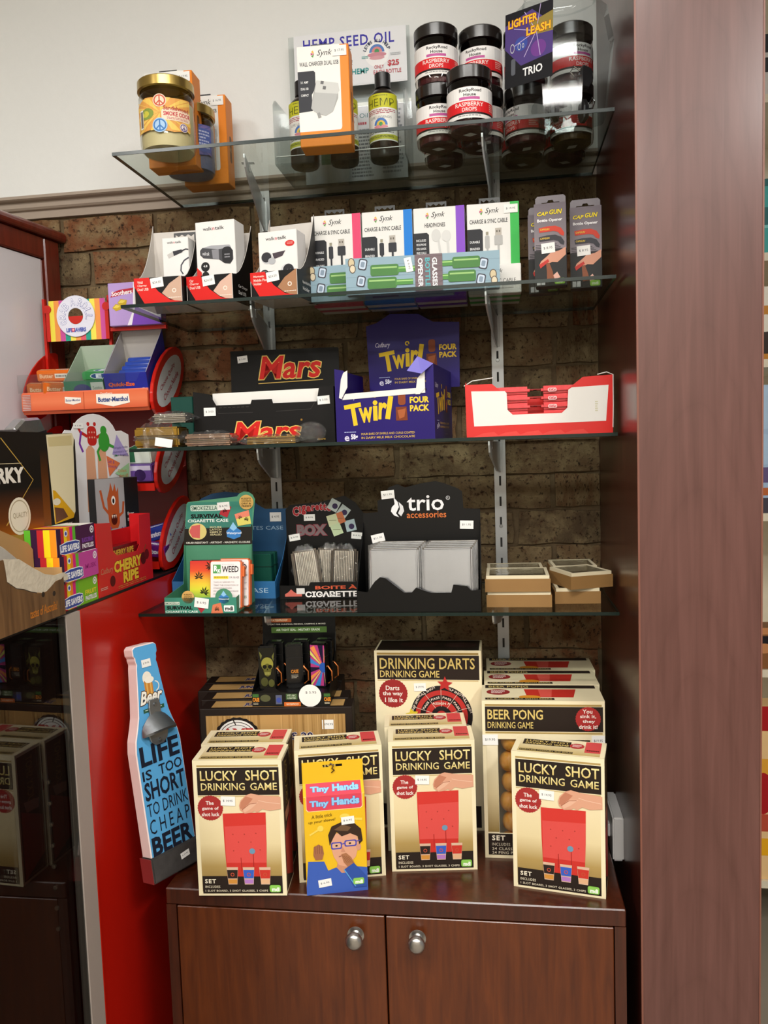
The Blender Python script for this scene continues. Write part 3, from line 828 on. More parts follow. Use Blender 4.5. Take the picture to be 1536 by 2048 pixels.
# clear tub of lighter leashes
tb = thing('clear_plastic_tub', 'large clear eight sided plastic tub with leash poster card', 'plastic tub', (0.815, -0.282, Z1 + .0008))
KY = .62
def oct_shell(prof, n=8, a0=22.5):
    v = []; f = []
    for k in range(n):
        a = R(a0 + 360 * k / n)
        for r, z in prof: v.append((r * math.cos(a), r * KY * math.sin(a), z))
    L_ = len(prof)
    for k in range(n):
        for i in range(L_ - 1): f.append((k * L_ + i, ((k + 1) % n) * L_ + i, ((k + 1) % n) * L_ + i + 1, k * L_ + i + 1))
    f.append(tuple(k * L_ for k in range(n))[::-1])
    return MB().add(v, f, False)
TUB = clear_material('tub_plastic', '#f0f3f3', 0.8, 0.04, 1.5)
oct_shell([(.078, 0), (.083, .004), (.098, .125), (.086, .185), (.064, .205)]).build('tub_body', TUB, tb)
o = MB().lathe([(.064, .205), (.06, .212), (.060, .222), (.063, .224), (.063, .232), (.060, .234)], 28).build('neck_ring', TUB, tb); o.scale = (1, KY + .1, 1)
p = Pr(.088, .128, 88, 128); p.rect(0, 0, 88, 128, '#17161c')
p.poly([(0, 20), (50, 5), (88, 40), (88, 88), (30, 95), (0, 60)], '#4b3a78'); p.poly([(44, 28), (88, 18), (88, 52), (60, 50)], '#8a7a3a'); p.disc(62, 74, 14, '#6a3a86'); p.disc(30, 58, 12, '#3a4a96')
for k in range(9): p.line([(58, 44), (58 + 44 * math.cos(R(40 * k)), max(1, min(127, 44 - 44 * math.sin(R(40 * k)))))], 1.2, '#b7a6d0') if -10 < 58 + 44 * math.cos(R(40 * k)) < 88 else None
p.rect(0, 98, 88, 128, '#121216')
p.text('LIGHTER', 6, 13, 60, 27, '#e8b92c', bold=.03, out=('#a83a1c', .035)); p.text('LEASH', 40, 34, 84, 48, '#e8b92c', bold=.03, out=('#a83a1c', .035))
for x0, x1 in ((10, 18), (24, 30), (32, 36)): p.ring((x0 + x1) / 2, 62, (x1 - x0) / 2 - .8, (x1 - x0) / 2, '#b9bcc4', ky=2.0)
p.rrect(12, 80, 20, 108, 3, '#55585f'); p.text('TRIO', 34, 101, 70, 115, '#e8e8e8', bold=.02)
o = p.front('poster_card', tb, 0); o.location = (-.057, -.0515, .055); o.rotation_euler = (R(-4), 0, R(-26))
for k, (x, y, z, a, lab) in enumerate(((.042, -.012, .07, 20, 'black lighter leash reel on top of the pile in the tub'), (-.01, -.01, .02, 70, 'black lighter leash reel low in the tub behind the poster'), (.0, .012, .05, -40, 'black lighter leash reel in the middle of the tub'), (.04, .0, .018, 110, 'black lighter leash reel at the bottom of the tub'))):
    q = thing('lighter_leash', lab, 'lighter leash', (0.815 + x, -0.282 + y, Z1 + .0008 + z), a, 'lighter leashes in the tub')
    MB().prism([(-.012, -.014), (.006, -.018), (.014, -.004), (.012, .016), (-.004, .022), (-.014, .008)], -.005, .005, 'y').build('reel', M('leash_black', '#18181a', 0.3), q, .002)
    MB().tube([(-.012, -.006, .01), (-.024, -.006, .016), (-.03, -.006, .006), (-.022, -.006, -.002), (-.01, -.006, .002)], .0016, 6).build('clip', M('leash_chrome', '#c9ccd0', 0.15, 1.0), q)
MB_bag = MB().ball((0, 0, 0), 1, 12, 8)
o = tag(MB_bag.build('plastic_bag', clear_material('crinkled_film', '#eef0f0', 0.12, 0.15, 1.5, wrinkle=0.3, wscale=30, haze=0.02)), 'crumpled clear plastic bag lying inside the clear tub', 'plastic bag'); o.location = (0.80, -0.282, Z1 + .028); o.scale = (.036, .026, .026)
# ------------------------------------------------------------------ second shelf
LG = '#cfc9c2'
def wnt_display(label, bl, yaw, lines_, tan, tall):
    w, d, hf, hb = .0935, .10, .050, tall
    x, y = base_pos(bl, yaw, w, d)
    t = thing('charger_display_tray', label, 'display tray', (x, y, Z2), yaw, 'red and black charger trays on the second shelf')
    inner = M('tray_card_inside', LG, 0.6, var=0.02)
    side = [(-d / 2, 0), (d / 2, 0), (d / 2, hb)] + [(d / 2 - (d - .004) * k / 7, hf + (hb - hf) * (1 - k / 7) ** 2.0) for k in range(1, 8)] + [(-d / 2, hf)]
    MB().box(-w / 2 + .001, w / 2 - .001, -d / 2 + .001, d / 2 - .001, 0, .001).build('base', inner, t)
    for s in (-1, 1):
        a = s * (w / 2 - .0005)
        sw = MB().prism(side, a - .0005, a + .0005, 'x').build('side_wall', inner, t)
        MB().prism(side, a + s * .00055, a + s * .0009, 'x').build('outer_print', M('black_card', '#100e0e', 0.4, var=.03, spec=.2), sw)
    MB().box(-w / 2 + .001, w / 2 - .001, -d / 2, -d / 2 + .001, 0, hf).build('front_wall', M('black_card'), t)
    MB().box(-w / 2 + .001, w / 2 - .001, d / 2 - .001, d / 2, 0, hb * .92).build('back_wall', inner, t)
    p = Pr(w, hf, 100, 54)
    p.poly([(0, 0), (32, 0), (34, 6), (50, 28), (74, 46), (100, 50), (100, 54), (22, 54), (0, 16)], '#d8231f')
    p.poly([(58, 32), (74, 14), (97, 0), (99, 0), (99, 50), (84, 48), (70, 42)], tan)
    for k, s in enumerate(lines_): p.text(s, 7, 6 + 7 * k, 7 + 2.9 * len(s), 11.5 + 7 * k, '#f3c9bf', bold=.03)
    p.disc(84, 28, 4.5, '#f0dfd2'); p.disc(84, 28, 2.6, tan); p.lines(72, 41, 98, 44, 1, '#f0dfd2')
    p.front('front_print', t, d)
    s = Pr(d, .05, 100, 50); s.text(lines_[0] + ' ' + lines_[1] if len(lines_) > 1 else lines_[0], 24, 16, 66, 23, '#d8d4d0', bold=.02); s.text(lines_[-1], 24, 27, 58, 34, '#d8d4d0', bold=.02)
    s.right('side_print', t, w + .002)
    sticker(t, '$24.50', -.001, hf - .010, .025, .018, d, 6)
    return t
wnt_display('charger tray with grey curved side standing leftmost on second shelf', (0.022, -0.326), 0, ('Wall', 'Charger', 'Dual USB'), '#c9a690', .172)
wnt_display('charger tray holding the white car charger pack', (0.119, -0.310), -6, ('Car', 'Charger', 'Dual USB'), '#d9b3a0', .160)
wnt_display('charger tray holding the white magnetic holder pack', (0.243, -0.308), -8, ('Magnetic', 'Mobile Phone', 'Holder'), '#a87a58', .172)

def wnt_pack(label, loc, w, h, yaw, art):
    d = .045
    t = carton('gadget_pack', label, 'gadget pack', w, d, h, loc, Z2 + .0012, yaw, '#ebe9e6', 'white gadget packs in the trays')
    p = Pr(w, h)
    u = p.uh
    p.text('walk', 20, 13, 43, 21, '#3a3536', bold=.01); p.text('n', 44, 15.5, 49.5, 21, '#c43a4a', bold=.01); p.text('talk', 50.5, 13, 74, 21, '#3a3536', bold=.01)
    if art == 'car':
        p.poly([(10, 66), (16, 60), (56, 66), (60, 60), (84, 60), (94, 72), (94, 92), (86, 102), (72, 100), (58, 90), (18, 84), (10, 76)], '#4a4a4e')
        p.poly([(16, 60), (40, 56), (86, 58), (90, 64), (58, 66)], '#a9aab0'); p.rrect(66, 62, 92, 100, 10, '#2a2a2d'); p.poly([(40, 66), (58, 66), (58, 90), (42, 86)], '#8a8a90')
        p.text('walk talk', 16, 70, 34, 78, '#cfcfd2', bold=.02, rot=-8); p.lines(72, 78, 86, 90, 2, '#8e8e94')
        p.disc(22, 104, 11, '#242424'); p.text('4.8', 17, 100, 27, 105, '#f0f0f0', bold=.02); p.disc(22, 124, 9, '#242424'); p.poly([(0, 104), (12, 116), (14, u - 26), (0, u - 26)], '#d8302a')
    elif art == 'cable':
        p.poly([(18, 60), (40, 50), (44, 66), (24, 74)], '#c9c6c2'); p.poly([(40, 49), (74, 44), (78, 54), (44, 66)], '#34343a'); p.line([(76, 49), (90, 44), (100, 46)], 5, '#3a3a40')
        p.line([(100, 74), (82, 84), (70, 100), (68, 120), (76, 132)], 5, '#4a4a54')
    else:
        p.disc(22, 62, 15, '#c9cacc', ry=14); p.disc(20, 60, 13, '#34343a', ry=12); p.poly([(36, 52), (70, 48), (62, 60), (40, 66)], '#4a4048'); p.disc(34, 70, 10, '#b4b6ba', ry=8)
        p.disc(74, 96, 18, '#d4d4d8', ry=17); p.disc(76, 94, 14, '#2c2c30'); p.poly([(30, 118), (44, 108), (70, 114), (60, 122)], '#3a3640'); p.text('walk talk', 68, 92, 84, 96, '#9a9aa0')
        p.disc(82, 32, 12, '#cf2f2c', ry=7); p.lines(75, 29, 90, 35, 2, '#f0b0a8'); p.disc(14, 96, 10, '#242424', ry=7); p.disc(14, 114, 12, '#242424', ry=6); p.lines(8, 93, 20, 99, 2, '#ddd')
        p.poly([(0, 100), (12, 108), (14, u - 40), (0, u - 40)], '#d8302a')
    p.front('front_print', t, d)
    if art == 'cable': hang_tab(t, .012, h, 0, .045, .014)
    return t
wnt_pack('white usb cable pack with dark hang tab in leftmost tray', (0.0595, -0.2745), .053, .133, 0, 'cable')
wnt_pack('white car charger pack standing in the middle tray', (0.1275, -0.276), .081, .157, -6, 'car').location.x += .001
wnt_pack('white magnetic phone holder pack with red oval badge', (0.2535, -0.282), .078, .128, -8, 'mag')

def synk_box(label, bl, strip, title, art, yaw=0, price=None):
    w, d, h = .0985, .044, .1755
    t = carton('cable_box', label, 'cable box', w, d, h, bl, Z2, yaw, '#e7e5e0', 'white cable boxes on the second shelf')
    p = Pr(w, h); p.rect(83, 0, 100, p.uh, strip); p.rect(0, p.uh - 18, 100, p.uh, strip)
    synk_logo(p, 24, 9, 62, 22)
    p.text(title, 5 if len(title) > 12 else 22, 30, 78 if len(title) > 12 else 62, 38, '#3a393a', bold=.012)
    p.poly([(0, 48), (26, 48), (30, 52), (30, 140), (0, 140)], '#2b2c30')
    for k, s in enumerate(('DURABLE', 'BRAIDED', '1500M CABLE') if art != 'head' else ('INCLUDES', 'MICROPHONE', 'FOR HANDS', 'FREE CALLS', 'TANGLE')): p.text(s, 5, (70 if art != 'head' else 60) + (13 if art != 'head' else 8) * k, 24, (74.5 if art != 'head' else 64.5) + (13 if art != 'head' else 8) * k, '#e0e0e0', bold=.02)
    dk = '#34353a' if art != 'light' else '#b4b3b0'
    if art == 'head':
        p.disc(44, 54, 9, '#d3d2ce', ry=12); p.disc(64, 56, 9, '#d8d7d3', ry=11); p.line([(48, 62), (52, 90), (50, 130)], 4, '#d0cfcb'); p.line([(66, 66), (68, 100), (66, 130)], 4, '#d3d2ce')
    else:
        p.rect(36, 54, 41, 60, '#9a9480'); p.rrect(34, 61, 43, 86, 3, dk); p.rect(37, 86, 40.5, 140, dk)
        p.rect(54, 48, 66, 62, '#b9b2a8'); p.rect(56, 52, 58.5, 56, '#6d665c'); p.rect(61, 52, 63.5, 56, '#6d665c'); p.rrect(52, 62, 68, 80, 2, dk); p.rect(58, 80, 62, 140, dk)
    p.front('front_print', t, d)
    q = Pr(w, d); q.rect(83, 0, 100, q.uh, strip); q.top('top_print', t, d, h)
    b = Pr(w, d); b.rect(0, 0, 100, b.uh * .35, strip)
    link('base_print', b.mesh('base_print', lambda v: (v[0], -v[2] + d / 2, -.0001 + v[1] * .05)), t)
    hang_tab(t, -.006, h, 0, .04, .016, '#3a3a3e')
    if price: sticker(t, price, .034, h - .013, .026, .016, d)
    return t
for i, (x, c, ti, ar, nm, zz) in enumerate(((.3385, '#e24a72', 'CHARGE & SYNC CABLE', 'dark', 'pink', -.2), (.4395, '#1f7fd6', 'CHARGE & SYNC CABLE', 'dark', 'blue', -.2), (.5405, '#8a4fc8', 'HEADPHONES', 'head', 'purple', -.2), (.6435, '#3cb852', 'CHARGE & SYNC CABLE', 'light', 'green', -.2))):
    synk_box('white cable box with a %s side stripe standing in the front row' % nm, (x, zz), c, ti, ar, 0, '$ 19.95' if nm == 'green' else None)
    synk_box('white cable box hidden behind the %s striped one' % nm, (x, zz + .05), c, ti, ar)
# a further white box lying in front of the green one
t = carton('cable_box', 'low white cable box lying before the green striped box', 'cable box', .099, .026, .054, (0.6440, -0.2300), Z2, 0, '#e9e7e2', 'white cable boxes on the second shelf')
p = Pr(.099, .054); p.text('Synk', 40, 8, 66, 18, '#3a3839', shear=.3); p.text('SYNC CABLE', 42, 27, 90, 34, '#4a4848'); p.lines(60, 44, 86, 47, 1, '#b0aeaa'); p.front('front_print', t, .026)

def opener_box(label, bl, yaw):
    w, d, h = .281, .022, .066
    t = carton('novelty_opener_box', label, 'gift box', w, d, h, bl, Z2, yaw, '#8fa9b6', 'bottle opener gift boxes on the second shelf')
    p = Pr(w, h, 281, 66)
    p.rect(0, 0, 281, 66, '#8faab8')
    for y in (14, 34, 52): p.rect(0, y, 281, y + .8, '#7e97a5')
    for cx, cy in ((12, 14), (270, 48)): p.disc(cx - 1, cy - 6, 6.5, '#5c4f44', ry=9); p.disc(cx - 1, cy - 6, 5, '#cdbd9a', ry=7.5); p.disc(cx + 1, cy + 5, 6, '#5c4f44', ry=8); p.disc(cx + 1, cy + 5, 4.6, '#d8cbb0', ry=6.5)
    for cx, cy in ((32, 12), (28, 42), (252, 22), (247, 50)): p.rrect(cx - 8, cy - 10, cx + 8, cy + 10, 4, '#43434d', -12); p.rrect(cx - 6, cy - 8, cx + 6, cy + 8, 3, '#c6d4e4', -12); p.rrect(cx - 3.5, cy - 5, cx + 3.5, cy + 5, 2, '#8496a8', -12)
    for x0, x1, nk0, nk1, y0 in ((46, 98, 98, 128, 14), (40, 94, 94, 124, 37), (196, 246, 176, 196, 8), (188, 238, 172, 188, 32)):
        p.rrect(x0, y0, x1, y0 + 20, 4, '#4d7f45'); p.rect(min(nk0, x1 - 2), y0 + 5, nk1, y0 + 15, '#56904a'); p.rect(x0 + 3, y0 + 4, x1 - 3, y0 + 7, '#9cc47c'); p.rect(nk0, y0 + 7, nk1, y0 + 9, '#a6d080')
    p.rect(128, 0, 178, 66, '#77676c')
    for k in range(7): p.rect(128, 4 + k * 9, 178, 4.6 + k * 9, '#635458')
    for k, (s, c) in enumerate((('OPENER', '#f0f0f0'), ('BOTTLE', '#5fb0b8'), ('GLASSES', '#f0f0f0'))): p.text(s, 126 + 13 * k - 14, 28, 126 + 13 * k + 38, 37, c, bold=.03, rot=-90)
    p.front('front_print', t, d)
    sticker(t, '$ 9.95', -.024, .049, .026, .013, d, -80)
    return t
opener_box('pale blue bottle opener box standing in front of the other one', (0.4225, -0.300), 2.0)
opener_box('pale blue bottle opener box partly hidden behind the front one', (0.337, -0.2535), -1.5)

def cap_box(label, bl, yaw, front=True):
    w, d, h = .0565, .032, .146
    t = carton('opener_carton', label, 'opener carton', w, d, h, bl, Z2, yaw, '#5e555c', 'dark opener cartons beside the pillar')
    mb = MB(); hh = .022; a = .02
    mb.prism([(-w / 2 + .001, h), (-w / 2 + .001, h + hh - .004), (-w / 2 + .005, h + hh), (w / 2 - .005, h + hh), (w / 2 - .001, h + hh - .004), (w / 2 - .001, h), (w / 2 - .012, h), (w / 2 - .012, h + .010), (.006, h + .010), (.004, h + .014), (-.004, h + .014), (-.006, h + .010), (-w / 2 + .012, h + .010), (-w / 2 + .012, h)], d / 2 - .001, d / 2 - .0002, 'y')
    mb.build('hang_flap', M('card_6e666c', '#6e666c', 0.45), t)
    p = Pr(w, h); u = p.uh
    p.grad(0, 0, 100, 145, [(0, '#6a6168'), (1, '#8a8288')])
    p.rect(0, 146, 100, u, '#2b2c2c')
    for k in range(5): p.rect(4, 128 + 5 * k, 70 + 6 * k, 130 + 5 * k, '#3a363a')
    p.text('CAP', 10, 26, 44, 38, '#e8cf2a', bold=.03, shear=.25, out=('#22201a', .03)); p.text('GUN', 48, 21, 88, 36, '#e8cf2a', bold=.03, shear=.25, out=('#22201a', .03))
    p.text('Bottle Opener', 10, 48, 88, 60, '#efecec', bold=.03)
    for y, c1 in ((72, '#c9402e'), (100, '#3a3a40')):
        p.poly([(14, y + 4), (40, y), (66, y), (84, y + 8), (94, y + 24), (92, y + 34), (82, y + 30), (74, y + 20), (60, y + 16), (16, y + 18)], c1); p.text('CAPGUN', 18, y + 6, 48, y + 12, '#d8b83a', bold=.03, shear=.2)
    p.poly([(98, 140), (98, 164), (72, 186), (54, 184), (42, 190), (38, 178), (22, 196), (14, 192), (20, 180), (38, 166), (52, 154), (78, 150)], '#d69a80')
    p.poly([(14, 190), (42, 174), (46, 182), (18, 202)], '#c43a34'); p.poly([(36, 188), (46, 186), (56, 214), (60, 236), (38, 238), (38, 214)], '#8a5238'); p.poly([(58, 226), (70, 216), (80, 234), (62, 240)], '#e0b0a0')
    p.rect(6, u - 22, 18, u - 4, '#dcdcdc'); p.rect(20, u - 22, 32, u - 4, '#dcdcdc'); p.rrect(62, u - 22, 94, u - 4, 4, '#8fc24a'); p.text('mdi', 68, u - 18, 88, u - 8, '#e8f0d8', bold=.03)
    p.front('front_print', t, d)
    s = Pr(d, h); s.rect(0, 0, 100, s.uh, '#262226'); s.poly([(0, 300), (40, 250), (60, 420), (0, 450)], '#a8402e'); s.text('CAP', 30, 60, 70, 85, '#8a8478', rot=80); s.right('side_print', t, w)
    if front: sticker(t, '$ 8.95', -.004, .067, .024, .018, d, 3)
    return t
cap_box('dark bottle opener carton with red opener picture left of its twin', (0.7665, -0.272), -6)
cap_box('dark bottle opener carton with red opener picture nearest the pillar', (0.8330, -0.234), -5)
cap_box('dark bottle opener carton peeking out behind the left twin', (0.7580, -0.205), -3, False)
# ------------------------------------------------------------------ third shelf
FILM = clear_material('wrapping_film', '#f6f6f4', 1.0, 0.04, 1.5, wrinkle=0.8, wscale=70, haze=0.03)
def film_bag(t, sx, sy, sz, z0, seed, ex=1.18):
    """loose clear bag: a pillow with pinched, crumpled ends"""
    rg = random.Random(seed); nu, nv = 22, 12; v = []; f = []
    for i in range(nu + 1):
        u = -1 + 2 * i / nu
        e = max(0.12, (1 - abs(u) ** 3.5))
        for k in range(nv):
            a = 2 * math.pi * k / nv
            jx = rg.uniform(-.06, .06); jr = 1 + rg.uniform(-.10, .12)
            c, s_ = math.cos(a), math.sin(a)
            q = (abs(c) ** 4 + abs(s_) ** 4) ** -.25
            v.append(((u + jx * (abs(u) > .75)) * sx * ex, c * q * sy * jr * (0.45 + .55 * e) * 1.12, z0 + max(-z0 + .0008, s_ * q * sz * e * jr * 1.22)))
    for i in range(nu):
        for k in range(nv): f.append((i * nv + k, i * nv + (k + 1) % nv, (i + 1) * nv + (k + 1) % nv, (i + 1) * nv + k))
    return MB().add(v, f, True).build('film_wrap', FILM, t)
GOLD = M('gold_case', '#c09a45', 0.2, 0.9, var=0.08); SILV = M('silver_case', '#c9c5be', 0.18, 0.95, var=0.05); ROSE = M('rose_case', '#b89a86', 0.22, 0.9, var=0.05)
def flat_case(label, loc, yaw, w, d, h, mat, seed, tagpos=None, ex=1.18):
    t = thing('cigarette_case', label, 'cigarette case', loc, yaw, 'film wrapped metal cases lying on the third shelf')
    MB().box(-w / 2, w / 2, -d / 2, d / 2, .0015, h * .48).build('lower_shell', mat, t, .0035, 3)
    MB().box(-w / 2, w / 2, -d / 2, d / 2, h * .52, h).build('upper_shell', mat, t, .0035, 3)
    MB().box(-w / 2 + .003, w / 2 - .003, -d / 2 + .002, d / 2 - .002, h * .46, h * .54).build('hinge_gap', M('case_gap', '#4a3c22', 0.5), t)
    film_bag(t, w / 2, d / 2, h * .62, h / 2, seed, ex)
    if tagpos: sticker(t, '', tagpos[0], tagpos[1], .034, .016, d * 1.3, -10)
    return t
flat_case('gold case in film lying leftmost with silver case on top', (0.047, -0.293, Z3), 2, .088, .06, .040, GOLD, 1, (.018, .010))
flat_case('silver case in film resting on top of the gold case', (0.069, -0.285, Z3 + .0465), 3, .068, .05, .019, SILV, 2, ex=1.35)
flat_case('rose silver case in film lying before the black chocolate box', (0.150, -0.298, Z3), 0, .092, .05, .024, ROSE, 3)
flat_case('gold case in a large crumpled film bag right of the silver ones', (0.272, -0.297, Z3), -1, .100, .045, .015, GOLD, 4, ex=1.45)
o = tag(MB().ball((0, 0, 0), 1, 16, 10).build('film_bag', FILM), 'crumpled clear film end standing before the chocolate box corner', 'plastic film'); o.location = (.345, -.300, Z3 + .0205); o.scale = (.03, .014, .02)

def mars_print(p, x0, y0, x1, y1, rule=None):
    p.text('Mars', x0, y0, x1, y1, '#d0211c', bold=.022, shear=.2, out=('#e8c46a', .03))
    if rule: p.line([(x0 - 2, rule), (x1 + 3, rule - 3)], 1.6, '#e0b860')
mw, md, mh = .281, .135, .108
t = thing('chocolate_box', 'black chocolate bar display box with big red and gold lettering', 'display box', (0.2425, -0.1955, Z3), 0.5)
BLK = M('matt_black_card', '#0e0c0b', 0.5, var=.04, spec=.2)
MB().box(-mw / 2, mw / 2, -md / 2 + .0012, md / 2, 0, .0012).build('base', BLK, t)
fw = [(-mw / 2, 0), (mw / 2, 0), (mw / 2, mh), (mw / 2 - .028, mh), (mw / 2 - .034, mh - .028), (.02, mh - .028), (.018, mh - .020), (-.022, mh - .020), (-.025, mh - .028), (-mw / 2 + .046, mh - .028), (-mw / 2 + .034, mh - .006), (-mw / 2, mh)]
MB().prism(fw, -md / 2, -md / 2 + .0012, 'y').build('front_wall', BLK, t)
for s in (-1, 1): MB().prism([(-md / 2 + .0012, 0), (md / 2, 0), (md / 2, mh), (-md / 2 + .0012, mh)], s * (mw / 2 - .0006) - .0006, s * (mw / 2 - .0006) + .0006, 'x').build('side_wall', BLK, t)
MB().prism([(-mw / 2 + .035, mh - .045), (mw / 2 - .035, mh - .045), (mw / 2 - .03, mh - .002), (-mw / 2 + .035, mh - .004)], -md / 2 + .014, -md / 2 + .0152, 'y').build('torn_liner', M('white_board', '#e9e6e0', 0.6, var=.02), t)
MB().box(-mw / 2 + .002, mw / 2 - .002, md / 2 - .0012, md / 2, 0, mh).build('back_wall', BLK, t)
hd = MB().prism([(-.106, mh - .005), (.128, mh - .005), (.128, .196), (.126, .198), (-.104, .200)], md / 2 - .0012, md / 2, 'y').build('header_card', BLK, t)
p = Pr(mw, mh, 281, 108); mars_print(p, 78, 62, 214, 101); p.line([(42, 28), (50, 44), (120, 44)], .8, '#3b3836'); p.line([(166, 44), (235, 42), (243, 30)], .8, '#3b3836')
for k in range(7): p.line([(52 + 9 * k, 33), (58 + 9 * k, 33)], 1.2, '#3b3836')
p.text('bars', 248, 98, 262, 102, '#b8923c', bold=.02); p.text('®', 214, 60, 218, 64, '#d8a040')
p.front('front_print', t, md)
p = Pr(.234, .1, 234, 100); mars_print(p, 62, 14, 196, 62, 70); p.front('header_print', t, -md + .0024, .011, .1)
sticker(t, '$ 3.00', -mw / 2 + .033, mh - .040, .024, .016, md, 0); sticker(t, '$ 3.00', mw / 2 - .02, mh - .026, .024, .016, md, 3)
sticker(t, '$ 3.00', -.078, .182, .022, .014, -md + .0024, 5)

def twirl_print(p, s, ox, oy):
    X = lambda x: ox + s * x
    Y = lambda y: oy + s * y
    p.text('Cadbury', X(6), Y(8), X(26), Y(16), '#e8dff0', shear=.3)
    for ch, x0, x1, y0, y1, rt in (('T', 12, 33, 20, 46, 8), ('w', 29, 46, 25, 43, 4), ('i', 46, 52, 17, 41, 0), ('r', 53, 63, 20, 40, -4), ('l', 63, 69, 13, 40, -10)):
        p.text(ch, X(x0), Y(y0), X(x1), Y(y1), '#e9c22b', bold=.03, rot=rt)
    p.ring(X(49), Y(11), s * 1.5, s * 3, '#e9c22b', arc=(-30, 300), n=14)
    p.poly([(X(74), Y(42)), (X(74), Y(26)), (X(87), Y(26)), (X(88), Y(42))], '#7a3a20'); p.rrect(X(77), Y(8), X(86), Y(24), s * 3, '#8a4526'); p.poly([(X(76), Y(30)), (X(86), Y(28)), (X(84), Y(38)), (X(78), Y(40))], '#a85c34')
    p.text('FOUR', X(91), Y(15), X(114), Y(22.5), '#f0c93e', bold=.04); p.text('PACK', X(91), Y(24.5), X(114), Y(32), '#f0c93e', bold=.04)
    p.text('e', X(10), Y(58), X(16), Y(64), '#d8d2ea', bold=.02); p.text('58g', X(18), Y(56), X(26.5), Y(64), '#e8e4f4', bold=.04); p.lines(X(10), Y(53), X(25), Y(55), 1, '#a9b0e0')
    p.text('FOUR BARS OF SWIRLS AND CURLS COATED', X(31), Y(55), X(96), Y(57.6), '#d6b25a', bold=.01); p.text('IN DAIRY MILK MILK CHOCOLATE', X(31), Y(59.5), X(96), Y(62.1), '#d6b25a', bold=.01)
tw, td, th_ = .188, .195, .136
yaw = -6
x, y = base_pos((0.3935, -0.297), yaw, tw, td)
t = thing('chocolate_box', 'purple chocolate bar display box with yellow lettering and torn front', 'display box', (x, y, Z3), yaw)
PUR = M('purple_card', '#210f66', 0.38, var=.04, spec=.3); WHB = M('white_board')
MB().prism([(-tw / 2, 0), (tw / 2, 0), (tw / 2, th_), (tw / 2 - .014, th_ - .001), (tw / 2 - .014, th_ - .048), (-tw / 2 + .014, th_ - .056), (-tw / 2 + .022, th_ - .012), (-tw / 2 + .018, th_ - .004), (-tw / 2, th_)], -td / 2, -td / 2 + .0012, 'y').build('front_wall', PUR, t)
MB().box(-tw / 2, tw / 2, -td / 2 + .0012, td / 2, 0, .0012).build('base', PUR, t)
for s in (-1, 1): MB().box(s * (tw / 2 - .0006) - .0006, s * (tw / 2 - .0006) + .0006, -td / 2 + .0012, td / 2, .0012, th_).build('side_wall', PUR, t)
MB().prism([(-tw / 2 + .014, th_ - .058), (tw / 2 - .016, th_ - .052), (tw / 2 - .016, th_ - .042), (-tw / 2 + .020, th_ - .047)], -td / 2 - .0012, -td / 2 - .0002, 'y').build('torn_edge', WHB, t)
MB().prism([(-tw / 2 + .008, th_ - .054), (-tw / 2 + .013, th_ - .056), (-tw / 2 + .025, th_ - .035), (-tw / 2 + .026, th_ - .004), (-tw / 2 + .018, th_ - .008), (-tw / 2 + .013, th_ - .02)], -td / 2 - .0024, -td / 2 - .0013, 'y').build('torn_flap', WHB, t)
MB().prism([(tw / 2 - .034, th_ - .054), (tw / 2 - .026, th_ - .054), (tw / 2 - .016, th_ - .044), (tw / 2 - .016, th_ - .01), (tw / 2 - .030, th_ - .026)], -td / 2 - .0024, -td / 2 - .0013, 'y').build('torn_flap', WHB, t)
fl = MB().add([(tw / 2, -td / 2, th_), (tw / 2 - .028, -td / 2 - .004, th_ + .014), (tw / 2 - .046, -td / 2 - .016, th_ - .012), (tw / 2 - .020, -td / 2 - .012, th_ - .018)], [(0, 1, 2, 3), (3, 2, 1, 0)]).build('folded_lid_corner', M('purple_card_light', '#4a3ab0', 0.35), t)
hd = MB().prism([(-.078, th_ - .03), (.112, th_ - .03), (.114, .236), (.06, .240), (.03, .258), (-.03, .262), (-.06, .245), (-.082, .240)], td / 2 - .0012, td / 2, 'y').build('header_card', PUR, t)
p = Pr(tw, th_, 120, 120 * th_ / tw); twirl_print(p, 1.0, 0, 22); p.front('front_print', t, td)
p = Pr(.190, .13, 120, 82); twirl_print(p, 1.0, 4, 8); p.front('header_print', t, -td + .0024, .016, .1)
p = Pr(td, th_, 120, 84); twirl_print(p, .95, 2, 12); p.right('side_print', t, tw)
for k in range(3):
    b = thing('chocolate_bar', ['purple chocolate bar lying lowest inside the torn purple box', 'purple chocolate bar lying on another in the torn purple box', 'purple chocolate bar at the back of the torn purple box'][k], 'chocolate bar', (x + .01, y + .02 + .03 * (k == 2), Z3 + .0014 + .021 * (k == 1)), yaw, 'chocolate bars in the purple box')
    MB().box(-.075, .075, -.014, .014, 0, .019).build('wrapper', M('purple_wrapper', '#2e2080', 0.25, var=.2, scale=60, bump=.5), b, .006, 2)
    for s in (-1, 1): MB().box(s * .0755 - .0 if s > 0 else -.0865, .0865 if s > 0 else -.0755, -.012, .012, .008, .0095).build('crimp', M('purple_wrapper'), b)

